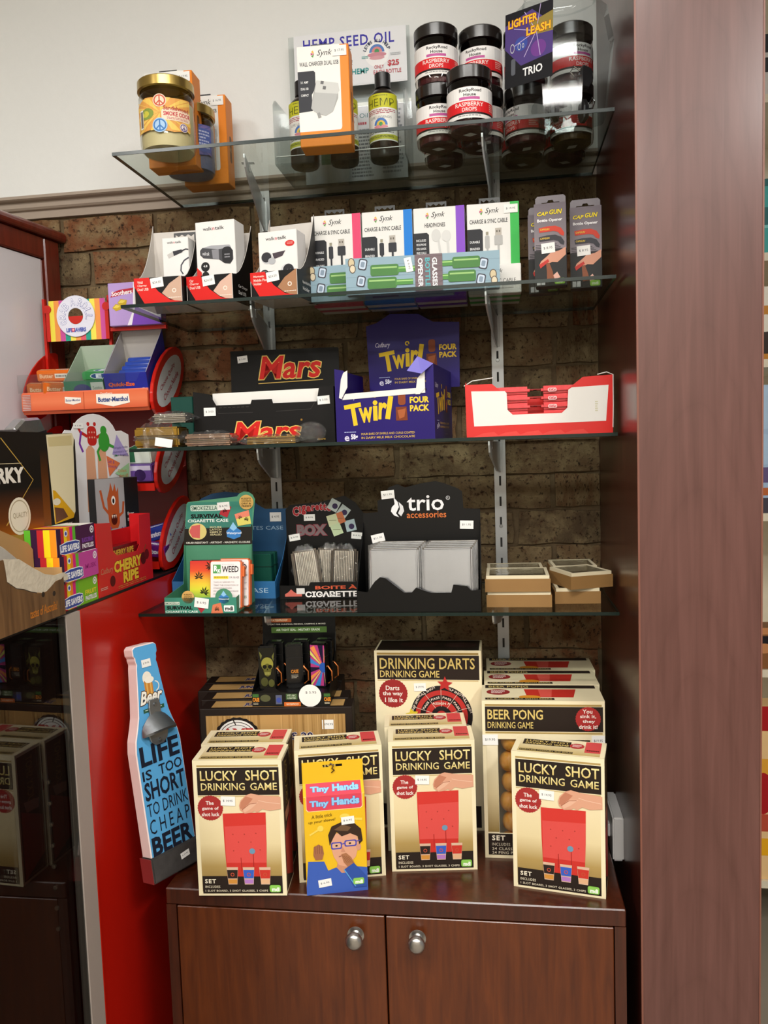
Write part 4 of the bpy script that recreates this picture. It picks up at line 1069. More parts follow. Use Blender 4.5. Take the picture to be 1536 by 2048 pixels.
# red tray of finger bars
rw, rd, rh = .262, .085, .104
yaw = 1.5
x, y = base_pos((0.637, -0.297), yaw, rw, rd)
t = thing('chocolate_box', 'red and white open tray box of red wafer bars', 'display box', (x, y, Z3), yaw)
RED = M('red_card', '#d6211d', 0.35, var=.03)
def notch(a):
    return [(-rw / 2, 0), (rw / 2, 0), (rw / 2, rh), (rw / 2 - .052, rh - .002), (rw / 2 - .078, rh - .022), (rw / 2 - .080, .048), (rw / 2 - .088, .041), (-rw / 2 + .082, .040), (-rw / 2 + .074, .047), (-rw / 2 + .073, rh - .030), (-rw / 2 + .048, rh - .008), (-rw / 2 - .001, rh - .008)]
MB().prism(notch(0), -rd / 2, -rd / 2 + .0012, 'y').build('front_wall', RED, t)
MB().box(-rw / 2, rw / 2, -rd / 2 + .0012, rd / 2, 0, .0012).build('base', RED, t)
MB().box(-rw / 2, rw / 2, rd / 2 - .0012, rd / 2, .0012, rh * .72).build('back_wall', RED, t)
for s in (-1, 1): MB().box(s * (rw / 2 - .0006) - .0006, s * (rw / 2 - .0006) + .0006, -rd / 2 + .0012, rd / 2 - .0012, .0012, rh - .004).build('side_wall', RED, t)
MB().tube([(-rw / 2 - .003, -rd / 2 + .004, rh - .010), (-rw / 2 + .012, -rd / 2 + .004, rh - .001), (-rw / 2 + .05, -rd / 2 + .014, rh + .004)], .0009, 5).build('torn_edge', WHB, t)
MB().tube([(rw / 2 - .026, -rd / 2 + .003, rh + .0015), (rw / 2 - .010, -rd / 2 + .002, rh + .005), (rw / 2 + .001, -rd / 2 + .0, rh), (rw / 2 + .001, -rd / 2, .05), (rw / 2, -rd / 2, .01)], .0009, 5).build('torn_edge', WHB, t)
p = Pr(rw, rh, 262, 104)
p.poly([(10, 20), (71, 22), (74, 26), (75, 56), (84, 65), (172, 65), (182, 56), (184, 24), (190, 20), (255, 18), (250, 82), (14, 84)], '#e7e4de')
for k in range(6): p.poly([(10 + 40 * k, 104), (30 + 40 * k, 97), (50 + 40 * k, 95), (60 + 40 * k, 104)], '#e04a44') if k < 5 else None
p.text('chocolate', 230, 44, 236, 68, '#b8b48a', rot=90) if False else p.lines(231, 46, 236, 66, 5, '#cfcba8')
p.front('front_print', t, rd)
BAR = M('red_wrapper', '#e0474c', 0.22, var=.2, scale=70, bump=.5)
for j in range(6):
    for s in (-1, 1):
        nm = ['lowest', 'second', 'third', 'fourth', 'fifth', 'topmost'][j]
        b = thing('wafer_bar', '%s red wafer bar in the %s pile of the tray' % (nm, 'left' if s < 0 else 'right'), 'wafer bar', (x - .004 + s * .052, y - rd / 2 + .022, Z3 + .0020 + .0148 * j), yaw + random.uniform(-1.2, 1.2), 'red wafer bars in the tray')
        MB().box(-.042, .042, -.016, .016, 0, .0135).build('wrapper', BAR, b, .0045, 2)
        MB().box(-.055, -.0425, -.013, .013, .007, .0085).build('crimp', M('red_wrapper_dark', '#8f1a1e', 0.25, var=.3, scale=60), b)
        MB().box(.0425, .055, -.013, .013, .007, .0085).build('crimp', M('red_wrapper_dark'), b)
        q = Pr(.045, .0095); q.rrect(10, 5, 45, 20, 6, '#f0c8c8'); q.text('KitKat', 14, 7, 42, 18, '#c2303a', bold=.03, shear=.2); q.front('wrapper_print', b, .032, -.012, .002)
# dark green box behind the cases
carton('small_green_box', 'dark green box behind the film wrapped silver case', 'box', .048, .09, .108, (0.008, -0.150), Z3, 0, '#14463c')
# ------------------------------------------------------------------ lowest glass shelf
def leaf(p, cx, cy, s, col, rot=0):
    for k in range(7):
        a = R(rot + 90 + (k - 3) * 34); l = s * (1 - abs(k - 3) * .13)
        tx, ty = cx + l * math.cos(a), cy - l * math.sin(a); nx, ny = -math.sin(a) * s * .1, -math.cos(a) * s * .1
        mx, my = cx + l * .55 * math.cos(a), cy - l * .55 * math.sin(a)
        p.poly([(cx, cy), (mx + nx, my + ny), (tx, ty), (mx - nx, my - ny)], col)
TEAL, GRN = '#4f9a88', '#5fa578'
w, d, hf = .143, .118, .030
x, y = base_pos((0.053, -0.338), 0.5, w, d)
t = thing('case_display_box', 'teal green cardboard display box with printed header for smoking cases', 'display box', (x, y, Z4), 0.5)
TL = M('teal_card', '#4a8d6c', 0.5, var=.06)
MB().box(-w / 2, w / 2, -d / 2, d / 2, 0, .001).build('base', TL, t)
MB().box(-w / 2, w / 2, -d / 2, -d / 2 + .001, .001, hf).build('front_wall', TL, t)
MB().lathe([(0, -d / 2), (.017, -d / 2), (.017, -d / 2 + .001), (0, -d / 2 + .001)], 20, (.047, hf), 'y', False, (180, 360)).build('front_bump', TL, t)
MB().lathe([(0, -d / 2), (.013, -d / 2), (.013, -d / 2 + .001), (0, -d / 2 + .001)], 20, (-.024, hf), 'y', False, (180, 360)).build('front_bump', TL, t)
for s in (-1, 1): MB().prism([(-d / 2, .001), (d / 2, .001), (d / 2, .118), (d / 2 - .006, .118), (d / 2 - .02, .04), (-d / 2, hf)], s * (w / 2 - .0005) - .0005, s * (w / 2 - .0005) + .0005, 'x').build('side_wall', TL, t)
MB().box(-w / 2 + .001, w / 2 - .001, d / 2 - .001, d / 2, .001, .125).build('back_wall', TL, t)
hp = [(-w / 2 - .002, .120), (w / 2 - .002, .120), (w / 2 + .010, .210)] + [(w / 2 - .010 + .020 * math.cos(R(a)), .205 + .020 * math.sin(R(a))) for a in (10, 40, 70, 100, 130, 150)] + [(-w / 2 + .012, .206), (-w / 2 + .008, .202)]
MB().prism(hp, d / 2 - .001, d / 2, 'y').build('header_card', TL, t)
p = Pr(w + .01, .108, 153, 108)
p.poly([(3, 100), (13, 20), (128, 20), (150, 24), (147, 100)], '#3d8271')
p.poly([(0, 108), (5, 70), (148, 68), (146, 108)], '#26241f'); p.poly([(12, 62), (60, 50), (100, 60), (140, 48), (146, 72), (5, 74)], '#3d7a6c')
p.rrect(19, 26, 78, 38, 3, '#cfe0d0'); p.text('SMOKEZILLA', 21, 28, 76, 36.5, '#3a5f50', bold=.01)
p.text('SURVIVAL', 19, 44, 86, 53, '#141414', bold=.05, space=1.05); p.text('CIGARETTE CASE', 12, 55, 98, 61, '#e6efe8', bold=.02)
p.disc(32, 80, 19, '#d6c77c', ry=17); p.poly([(14, 80), (20, 68), (38, 66), (36, 94), (20, 92)], '#c9605c')
for k, s in enumerate(('SECURE', 'LATCH', 'KEEPS IT', 'SEALED')): p.text(s, 58, 70 + 5 * k, 83, 73.6 + 5 * k, '#cfc89a', bold=.02)
p.poly([(108, 62), (116, 74), (124, 80), (122, 92), (108, 97), (94, 92), (93, 80), (100, 74)], '#3d7fc0'); p.poly([(108, 62), (116, 74), (108, 80), (100, 74)], '#8fc4e8'); p.text('Waterproof', 93, 82, 125, 88, '#e8f0f8', bold=.02)
p.text('CRUSH RESISTANT - AIRTIGHT - MAGNETIC CLOSURE', 6, 101, 142, 105, '#d8d8cc', bold=.02)
p.rect(84, 26, 102, 50, '#a83038', -25); leaf(p, 92, 40, 8, '#3a1014', 10)
p.poly([(112, 46), (142, 38), (146, 66), (118, 70)], '#e0836a'); p.poly([(115, 56), (144, 50), (146, 66), (118, 70)], '#d8cf6a'); leaf(p, 124, 54, 7, '#2c2a18', 30); leaf(p, 136, 58, 8, '#2c2a18', -20)
p.disc(138, 22, 15, '#cfa860'); [p.text(s, 128, 13 + 5 * k, 148, 16.5 + 5 * k, '#5a4420', bold=.03) for k, s in enumerate(('KEEPS', 'CONTENTS', 'DRY &', 'FRESH!'))]
p.front('header_print', t, -d + .002, .002, .117)
p = Pr(w, hf, 143, 30); p.rect(0, 0, 143, 30, '#418a75')
p.rect(0, 8, 30, 14, '#cfe0d0'); p.text('SMOKEZILLA', 1, 9, 29, 13, '#3a5f50', bold=.01); p.text('SURVIVAL', 4, 16, 56, 23, '#141414', bold=.05); p.text('CIGARETTE CASE', 1, 25, 66, 29, '#e6efe8', bold=.02)
p.poly([(60, 10), (72, 4), (80, 22), (72, 30)], '#a83038'); p.poly([(96, 14), (112, 10), (116, 30), (92, 30)], '#d87a56'); leaf(p, 104, 24, 8, '#2c2a18')
p.rrect(118, 15, 138, 27, 2, '#f0f4f0'); p.text('mdi', 120, 17, 136, 25, '#1c1c1c', bold=.04)
p.front('front_print', t, d)
p = Pr(.026, .026); p.disc(50, 50, 48, '#cfa860'); [p.text(s, 20, 26 + 13 * k, 80, 35 + 13 * k, '#5a4420', bold=.03) for k, s in enumerate(('KEEPS', 'CONTENTS', 'DRY &', 'FRESH!'))]; p.front('round_badge', t, d, -.024, hf - .012)
p = Pr(.026, .026); p.poly([(50, 0), (70, 30), (90, 50), (84, 84), (50, 98), (16, 84), (10, 50), (30, 30)], '#3d7fc0'); p.poly([(50, 0), (70, 30), (50, 44), (30, 30)], '#8fc4e8'); p.text('Waterproof', 10, 56, 90, 70, '#e8f0f8', bold=.02); p.front('drop_badge', t, d, .047, hf - .013)
sticker(t, '$ 6.95', .003, .020, .028, .019, d + .001, -8); sticker(t, '$ 6.95', .015, .196, .026, .016, -d + .001, 3)

def survival_case(label, loc, yaw, art, lean):
    t = thing('smoking_case', label, 'smoking case', loc, yaw, 'plastic smoking cases in the teal display', rot=(R(lean), 0, R(yaw)))
    w_, d_, h_ = .064, .018, .094
    body = M('case_plastic_black', '#1c1a1a', 0.35) if art == 'rasta' else M('case_plastic_orange', '#e0703a', 0.35)
    MB().box(-w_ / 2, w_ / 2, -d_ / 2, d_ / 2, 0, h_).build('case_shell', body, t, .0035, 3)
    MB().box(w_ / 2, w_ / 2 + .004, -.005, .005, h_ * .66, h_ * .88).build('latch', body, t, .001)
    p = Pr(w_ - .004, h_ - .004)
    u = p.uh
    if art == 'rasta':
        p.grad(0, 0, 100, u, [(0, '#c9342c'), (.22, '#d9502c'), (.5, '#e3c53a'), (.62, '#d8d83c'), (.85, '#6cab46'), (1, '#4d9a4a')])
        for cx, cy, s, r0 in ((30, 55, 24, 0), (70, 20, 24, 40), (48, 105, 24, -20), (88, 70, 18, 10), (10, 135, 16, 20), (90, 120, 18, 0)): leaf(p, cx, cy, s, '#1f2412' if s > 20 else '#a8952c', r0)
    else:
        p.rrect(0, 0, 100, u, 6, '#efe6e4')
        p.rect(8, 10, 34, 38, '#4f9a52'); p.text('R', 11, 13, 24, 32, '#f2f6f0', bold=.04); p.text('x', 22, 24, 33, 36, '#f2f6f0', bold=.04); p.text('WEED', 38, 15, 94, 35, '#2a2626', bold=.02); p.lines(38, 9, 80, 11, 1, '#b0a8a6')
        p.rect(10, 47, 60, 56, '#e8d23c'); p.lines(12, 49, 58, 54, 1, '#7a6a20'); p.text('DR. BLAZE', 64, 48, 96, 54, '#6a6462')
        for k, s in enumerate(('TAKE AS NEEDED TO', 'TREAT THE CONDITION OF', 'STRESSEDINGNESS', 'MAY CAUSE AN INCREASE', 'IN APPETITE.')): p.text(s, 10, 64 + 9.5 * k, 10 + min(84, 4.1 * len(s)), 69 + 9.5 * k, '#9a9290')
        p.text('99.9% GOOD VIBES', 10, 118, 94, 126, '#6f8a68', bold=.01); p.text('0.1% THC', 10, 131, 60, 139, '#6f8a68', bold=.01)
    p.front('front_print', t, d_, 0, .002)
    return t
survival_case('smoking case printed in red yellow and green with leaf shapes', (0.121, -0.300, Z4 + .0025), 1, 'rasta', -10)
survival_case('orange edged smoking case with white prescription style label in front', (0.168, -0.312, Z4 + .0025), -1, 'rx', -8)
survival_case('orange edged smoking case standing just behind the front one', (0.176, -0.286, Z4 + .0025), -1, 'rx', -8)

# blue cigarette case display behind
w, d = .228, .115
x, y = base_pos((0.004, -0.185), -2, w, d)
t = thing('case_display_box', 'blue cardboard cigarette case display box behind the teal one', 'display box', (x, y, Z4), -2)
BL = M('blue_card', '#2f6fa6', 0.45, var=.06)
MB().box(-w / 2, w / 2, -d / 2, d / 2, 0, .001).build('base', BL, t)
MB().box(-w / 2, w / 2, -d / 2, -d / 2 + .001, .001, .036).build('front_wall', BL, t)
for s in (-1, 1): MB().prism([(-d / 2, .001), (d / 2, .001), (d / 2, .16), (d / 2 - .012, .13), (0, .075), (-d / 2, .036)], s * (w / 2 - .0005) - .0005, s * (w / 2 - .0005) + .0005, 'x').build('side_wall', BL, t)
hp = [(-w / 2, .001), (w / 2, .001), (w / 2, .178), (.06, .178)] + [(-.03 + .075 * math.cos(R(a)), .178 + .040 * math.sin(R(a))) for a in (15, 40, 65, 90, 115, 140, 165)] + [(-w / 2, .178)]
MB().prism(hp, d / 2 - .001, d / 2, 'y').build('header_card', M('blue_card_header', '#27557f', 0.45, var=.06), t)
p = Pr(w, .05, 228, 50); p.text('CIGARETTES CASE', 70, 22, 214, 30, '#a9c6dc'); p.front('header_print', t, -d + .002, 0, .112)
p = Pr(w, .036, 228, 36); p.text('CIGARETTES CASE', 30, 14, 212, 24, '#bcd8ec'); p.front('front_print', t, d)
sticker(t, '$ 4.95', w / 2 - .030, .160, .026, .02, -d + .002, 0)
for k in range(2):
    q = thing('smoking_case', ['dark green case standing in the blue display', 'dark green case behind another in the blue display'][k], 'smoking case', (x + .066, y - .02 + .03 * k, Z4 + .0012), -2, 'green cases in the blue display')
    MB().box(-.03, .03, -.010, .010, 0, .088).build('case_shell', M('dark_green_case', '#0e4a3c', 0.4), q, .002)
    MB().box(-.0305, .0305, -.0105, .0105, .060, .0612).build('lid_seam', M('case_seam', '#06241d', 0.5), q)

# black "cigarette box" display
w, d, hf = .163, .09, .031
yaw = 3
x, y = base_pos((0.244, -0.206), yaw, w, d)
t = thing('case_display_box', 'black display box with red lettering holding ribbed silver cases', 'display box', (x, y, Z4), yaw)
BK = M('black_display_card', '#0b0a0a', 0.4, var=.05, spec=.25)
MB().box(-w / 2, w / 2, -d / 2, d / 2, 0, .001).build('base', BK, t)
MB().prism([(-w / 2, 0), (w / 2, 0), (w / 2, hf + .004), (-.017, hf + .004), (-.02, hf - .003), (-w / 2, hf - .002)], -d / 2, -d / 2 + .001, 'y').build('front_wall', BK, t)
for s in (-1, 1): MB().prism([(-d / 2, .001), (d / 2, .001), (d / 2, .12), (d / 2 - .01, .11), (-d / 2, hf)], s * (w / 2 - .0005) - .0005, s * (w / 2 - .0005) + .0005, 'x').build('side_wall', BK, t)
MB().prism([(-w / 2, .001), (w / 2, .001), (w / 2 + .012, .13), (w / 2 + .006, .165), (w / 2 - .012, .19), (w / 2 - .035, .205), (.02, .198), (-.01, .192), (-w / 2 + .01, .188), (-w / 2, .178)], d / 2 - .001, d / 2, 'y').build('header_card', BK, t)
p = Pr(.18, .12, 180, 120)
for k, ch in enumerate('Cigarette'):
    X0 = 18 + [0, 14, 19, 30, 41, 49, 58, 66, 74][k]; X1 = X0 + [13, 4, 10, 10, 8, 9, 7, 7, 9][k]; yy = 30 - 14 * math.sin(math.pi * (X0 - 10) / 120)
    tall = 20 if k == 0 else (16 if ch in 'igt' else 12)
    p.text(ch, X0, yy + 14 - tall, X1, yy + (18 if ch in 'g' else 14), '#a8242c', bold=.05, out=('#d8c0c0', .03))
p.text('BOX', 26, 60, 90, 84, '#7a6a6c', bold=.06, out=('#8a3440', .04))
for cx, cy, c, r0 in ((108, 20, '#b9c4c0', -30), (128, 34, '#b4c0bd', -38), (142, 64, '#a8bcc0', 12), (118, 48, '#c0704a', 20), (104, 52, '#c9cfa8', 15), (112, 72, '#bfcfa8', 20)): p.rect(cx - 11, cy - 12, cx + 11, cy + 12, c, r0); p.disc(cx + 2, cy + 2, 6, '#3a2e50') if c[1] in 'ba' and c != '#bfcfa8' else p.line([(cx - 8, cy), (cx + 8, cy)], 1, '#5a5a40')
p.front('header_print', t, -d + .002, .006, .085)
p = Pr(w, hf, 163, 31); p.poly([(18, 16), (24, 10), (30, 16), (34, 18), (46, 20), (46, 25), (11, 25), (11, 20)], '#c9685c'); p.text('CIGARETTE', 53, 15, 162, 27, '#efecea', bold=.03, fnt='Inter.woff2'); p.rect(35, 8, 52, 20, '#d8d6d2')
p.text('BOITE \u00c0', 74, 2, 160, 11, '#c9583a', bold=.03)
p.front('front_print', t, d, 0, 0)
for px_, pz, tx in ((-.030, .160, '$ 8.95'), (-.064, .118, '$ 8.95'), (.071, .119, '$ 8.95')): sticker(t, tx, px_, pz, .024, .014, -d + .002, random.uniform(-8, 12))
RIB = M('ribbed_silver', '#d9d6d0', 0.25, 0.95, var=.04)
def ribbed_case(label, loc, yaw, tilt, seed):
    q = thing('ribbed_case', label, 'metal case', loc, 0, 'ribbed silver cases in film', rot=(R(-8), R(tilt), R(yaw)))
    W_, D_, H_ = .058, .016, .090
    MB().box(-W_ / 2, W_ / 2, -D_ / 2, D_ / 2, 0, H_).build('case_shell', M('gunmetal_rim', '#5c564f', 0.25, 0.9), q, .004, 2)
    mb = MB(); n = 13
    for k in range(n):
        a = -W_ / 2 + .006 + (W_ - .012) * k / n
        mb.prism([(a, -D_ / 2), (a + (W_ - .012) / n * .5, -D_ / 2 - .0016), (a + (W_ - .012) / n, -D_ / 2)], .004, H_ - .004, 'z')
    o = mb.build('ribbed_face', RIB, q); o['kind'] = 'stuff'
    v = film_bag(q, W_ / 2, D_ / 2, H_ * .46, H_ / 2 + .004, seed, 1.1)
    return q
ribbed_case('ribbed silver case in film tilted left in the black display', (0.297, -0.158, Z4 + .006), 8, -7, 11)
ribbed_case('ribbed silver case in film standing upright beside the tilted one', (0.368, -0.156, Z4 + .006), -4, 2, 12)
ribbed_case('ribbed silver case in film behind the two front ones', (0.332, -0.140, Z4 + .006), 4, 3, 13)

# black display of plain silver cases
w, d, hf = .229, .105, .040
x, y = base_pos((0.4285, -0.338), 0.5, w, d)
t = thing('case_display_box', 'tall black display box with white flame logo holding silver cases', 'display box', (x, y, Z4), 0.5)
BK2 = M('black_display_card_satin', '#080808', 0.35, var=.05, spec=.3)
MB().box(-w / 2, w / 2, -d / 2, d / 2, 0, .001).build('base', BK2, t)
MB().prism([(-w / 2, 0), (w / 2, 0), (w / 2, hf + .001), (w / 2 - .018, hf), (w / 2 - .025, hf + .008), (w / 2 - .05, hf + .011), (w / 2 - .054, hf - .004), (w / 2 - .09, hf - .004), (.012, hf), (-.004, hf + .006), (-.012, hf - .003), (-.026, hf - .003), (-.06, hf + .024), (-.07, hf + .026), (-.08, hf + .018), (-w / 2 + .02, hf - .002), (-w / 2, hf + .001)], -d / 2, -d / 2 + .001, 'y').build('front_wall', BK2, t)
for s in (-1, 1): MB().prism([(-d / 2, .001), (d / 2, .001), (d / 2, .16), (0, .10), (-d / 2, hf)], s * (w / 2 - .0005) - .0005, s * (w / 2 - .0005) + .0005, 'x').build('side_wall', BK2, t)
MB().prism([(-w / 2, .001), (w / 2, .001), (w / 2, .180), (w / 2 - .032, .182), (w / 2 - .034, .215), (w / 2 - .045, .222), (w / 2 - .07, .232), (.03, .236), (0, .232), (-.03, .225), (-.045, .232), (-.062, .226), (-.075, .205), (-.085, .20), (-.085, .178), (-w / 2, .176)], d / 2 - .001, d / 2, 'y').build('header_card', BK2, t)
p = Pr(.2, .1, 200, 100)
p.poly([(52, 26), (60, 36), (62, 46), (56, 58), (62, 66), (52, 62), (46, 54), (48, 46), (54, 40)], '#e9e9e9'); p.poly([(62, 36), (70, 44), (72, 54), (66, 64), (60, 58), (64, 50)], '#d8d8d8')
p.text('trio', 78, 24, 150, 54, '#eceaea', bold=.012); p.text('accessories', 77, 56, 154, 68, '#d8743a', bold=.01); p.ring(158, 30, 3, 4, '#ccc'); p.text('R', 156.6, 28, 159.4, 32, '#ccc')
p.front('header_print', t, -d + .002, -.005, .133)
for a, b, c_ in ((-.064, .212, 5), (-.086, .127, 12), (.088, .150, -2)): sticker(t, '$11.95', a, b, .026, .016, -d + .002, c_)
PLAIN = M('brushed_silver', '#bcbdc1', 0.2, 0.97, var=.05, scale=20)
_nt = PLAIN.node_tree; _mp = _nt.nodes.new('ShaderNodeMapping'); _mp.inputs['Scale'].default_value = (160, 160, 3)
_tc = [n for n in _nt.nodes if n.type == 'TEX_COORD'][0]; _nz = _nt.nodes.new('ShaderNodeTexNoise'); _nz.inputs['Scale'].default_value = 1.0; _nz.inputs['Detail'].default_value = 3
_nt.links.new(_tc.outputs['Object'], _mp.inputs['Vector']); _nt.links.new(_mp.outputs[0], _nz.inputs['Vector'])
_bp = _nt.nodes.new('ShaderNodeBump'); _bp.inputs['Strength'].default_value = 0.25; _bp.inputs['Distance'].default_value = 0.0006
_nt.links.new(_nz.outputs['Fac'], _bp.inputs['Height']); _nt.links.new(_bp.outputs['Normal'], _nt.nodes['Principled BSDF'].inputs['Normal'])
for col, (cx, nm) in enumerate(((.4965, 'left'), (.5955, 'right'))):
    for k in range(5):
        q = thing('silver_case', ['frontmost', 'second', 'third', 'fourth', 'rearmost'][k] + ' plain silver case in the %s pile of the tall black display' % nm, 'metal case', (cx + .002 * k, -.318 + .0145 * k, Z4 + .0035), 1.5 if col == 0 else -1, 'plain silver cases in the black display', rot=(R(-8.6), 0, R(1.5 if col == 0 else -1)))
        MB().box(-.046, .046, -.0062, .0062, 0, .112 + .0015 * k).build('case_shell', PLAIN, q, .003, 3)
        if k == 0: MB().box(-.0415, .0415, -.0072, -.0061, .005, .1075).build('front_panel', PLAIN, q, .0009, 2)
        MB().box(-.0462, .0462, -.0004, .0004, .0005, .113 + .0015 * k).build('seam', M('case_gap'), q)
        MB().box(-.048, .048, -.0082, -.0078, 0, .119).build('film_sleeve', clear_material('film_sleeve', '#f4f5f6', 1.0, 0.05, 1.5, wrinkle=0.5 if col else .2, wscale=45, haze=.02), q)

# kraft boxes with window lids
KR = M('kraft_card', '#8f6a3a', 0.7, var=.05); CR = M('cream_lid', '#ded2b2', 0.6, var=.03)
def kraft(label, loc, yaw, w_, d_, h_=.029, content=0):
    t = thing('kraft_window_box', label, 'gift box', loc, yaw, 'kraft window boxes on the lowest glass shelf')
    MB().box(-w_ / 2, w_ / 2, -d_ / 2, d_ / 2, 0, .001).box(-w_ / 2, w_ / 2, -d_ / 2, -d_ / 2 + .0015, .001, h_ - .006).box(-w_ / 2, w_ / 2, d_ / 2 - .0015, d_ / 2, .001, h_ - .006).box(-w_ / 2, -w_ / 2 + .0015, -d_ / 2 + .0015, d_ / 2 - .0015, .001, h_ - .006).box(w_ / 2 - .0015, w_ / 2, -d_ / 2 + .0015, d_ / 2 - .0015, .001, h_ - .006).build('tray', KR, t)
    a, b, q = w_ / 2 - .002, d_ / 2 - .002, .006
    MB().box(-a, a, -b, -b + q, h_ - .012, h_).box(-a, a, b - q, b, h_ - .012, h_).box(-a, -a + q, -b + q, b - q, h_ - .012, h_).box(a - q, a, -b + q, b - q, h_ - .012, h_).build('lid_frame', CR, t)
    MB().box(-a + q, a - q, -b + q, b - q, h_ - .0008, h_ - .0004).build('window', clear_material('window_film', '#eeeeec', 1.0, 0.05, 1.5, wrinkle=.4, wscale=50), t)
    MB().box(-a + q, a - q, -b + q, b - q, .002, .008).build('lining', M('dark_lining', '#3a2a20', 0.8, var=.2), t)
    if content == 1:
        for k, (xx, c) in enumerate(((-.005, '#2f7f78'), (.008, '#c0572e'), (.02, '#2f4a8a'))): MB().ball((xx, -.004 * k, .016), .006, 10, 6, (1, 1, .6)).build('bead', M('bead_' + c[1:], c, 0.3), t)
    if content: MB().tube([(-.03, .01, .012), (-.01, .018, .016), (.02, .012, .013), (.034, -.006, .012), (.01, -.016, .012)], .003, 6).build('leather_band', M('leather_brown', '#5a3420', 0.5, var=.2), t)
    return t
kraft('bottom kraft box of the left stack on the lowest glass shelf', (0.727, -0.2435, Z4), -1, .120, .100, .029, 0)
kraft('top kraft box of the left stack with coloured beads in its window', (0.724, -0.2435, Z4 + .0292), 0, .120, .104, .030, 1)
kraft('kraft box behind the left stack with black cord in its window', (0.722, -0.132, Z4), 1, .116, .105, .052, 2)
kraft('bottom kraft box of the right stack on the lowest glass shelf', (0.834, -0.217, Z4), 2, .084, .092, .029, 0)
kraft('kraft box turned askew on top of the right stack', (0.844, -0.218, Z4 + .0292), 22, .086, .096, .030, 2)
kraft('kraft box at the back behind the askew one', (0.838, -0.112, Z4), 3, .090, .095, .056, 2)
# ------------------------------------------------------------------ goods on the low cupboard
CREAM = '#efe2bd'; GOLD_T = '#d9bf72'; BROWN = '#2a211c'
def game_frame(p, H, band0, band1, foot):
    p.rect(0, 0, 100, H, CREAM)
    p.grad(4.5, H * .03, 95.5, H * .97, [(0, '#f1e7c8'), (.3, '#ecdcb4'), (.62, '#e2d0a2'), (.8, '#b09459'), (1, '#8d7440')])
    p.rect(4.5, band0 - 3, 96, band0 - .8, '#b3985c'); p.rect(4.5, band0, 96.5, band1, BROWN); p.rect(4.5, band1 + .8, 96, band1 + 2, '#c9b27a')
    p.rect(5, foot, 95.5, H - 2.5, BROWN)
def mdi(p, x0, y0, x1, y1):
    p.rrect(x0, y0, x1, y1, (y1 - y0) * .25, '#7cb84a'); p.rrect(x0 + .6, y0 + .6, x1 - .6, y1 - .6, (y1 - y0) * .2, '#8fca5c'); p.text('mdi', x0 + (x1 - x0) * .2, y0 + (y1 - y0) * .3, x1 - (x1 - x0) * .12, y1 - (y1 - y0) * .12, '#f2f6ea', bold=.05)
def hand(p, x, y, s):
    P_ = lambda pts: [(x + a * s, y + b * s) for a, b in pts]
    p.poly(P_([(0, 14), (2, 8), (8, 2), (14, 0), (24, 2), (47, 4), (47, 18), (34, 20), (26, 18), (20, 22), (17, 20), (14, 22), (6, 23), (1, 19)]), '#d9a184')
    p.poly(P_([(2, 10), (8, 3), (16, 6), (11, 12), (4, 18), (1, 17)]), '#c07e62'); p.poly(P_([(4, 18), (12, 11), (22, 10), (14, 17), (6, 22)]), '#e3b498'); p.line(P_([(3, 19), (12, 12), (20, 11)]), .8 * s, '#a8684e'); p.line(P_([(22, 8), (30, 10), (46, 12)]), .7 * s, '#e8c0a6')
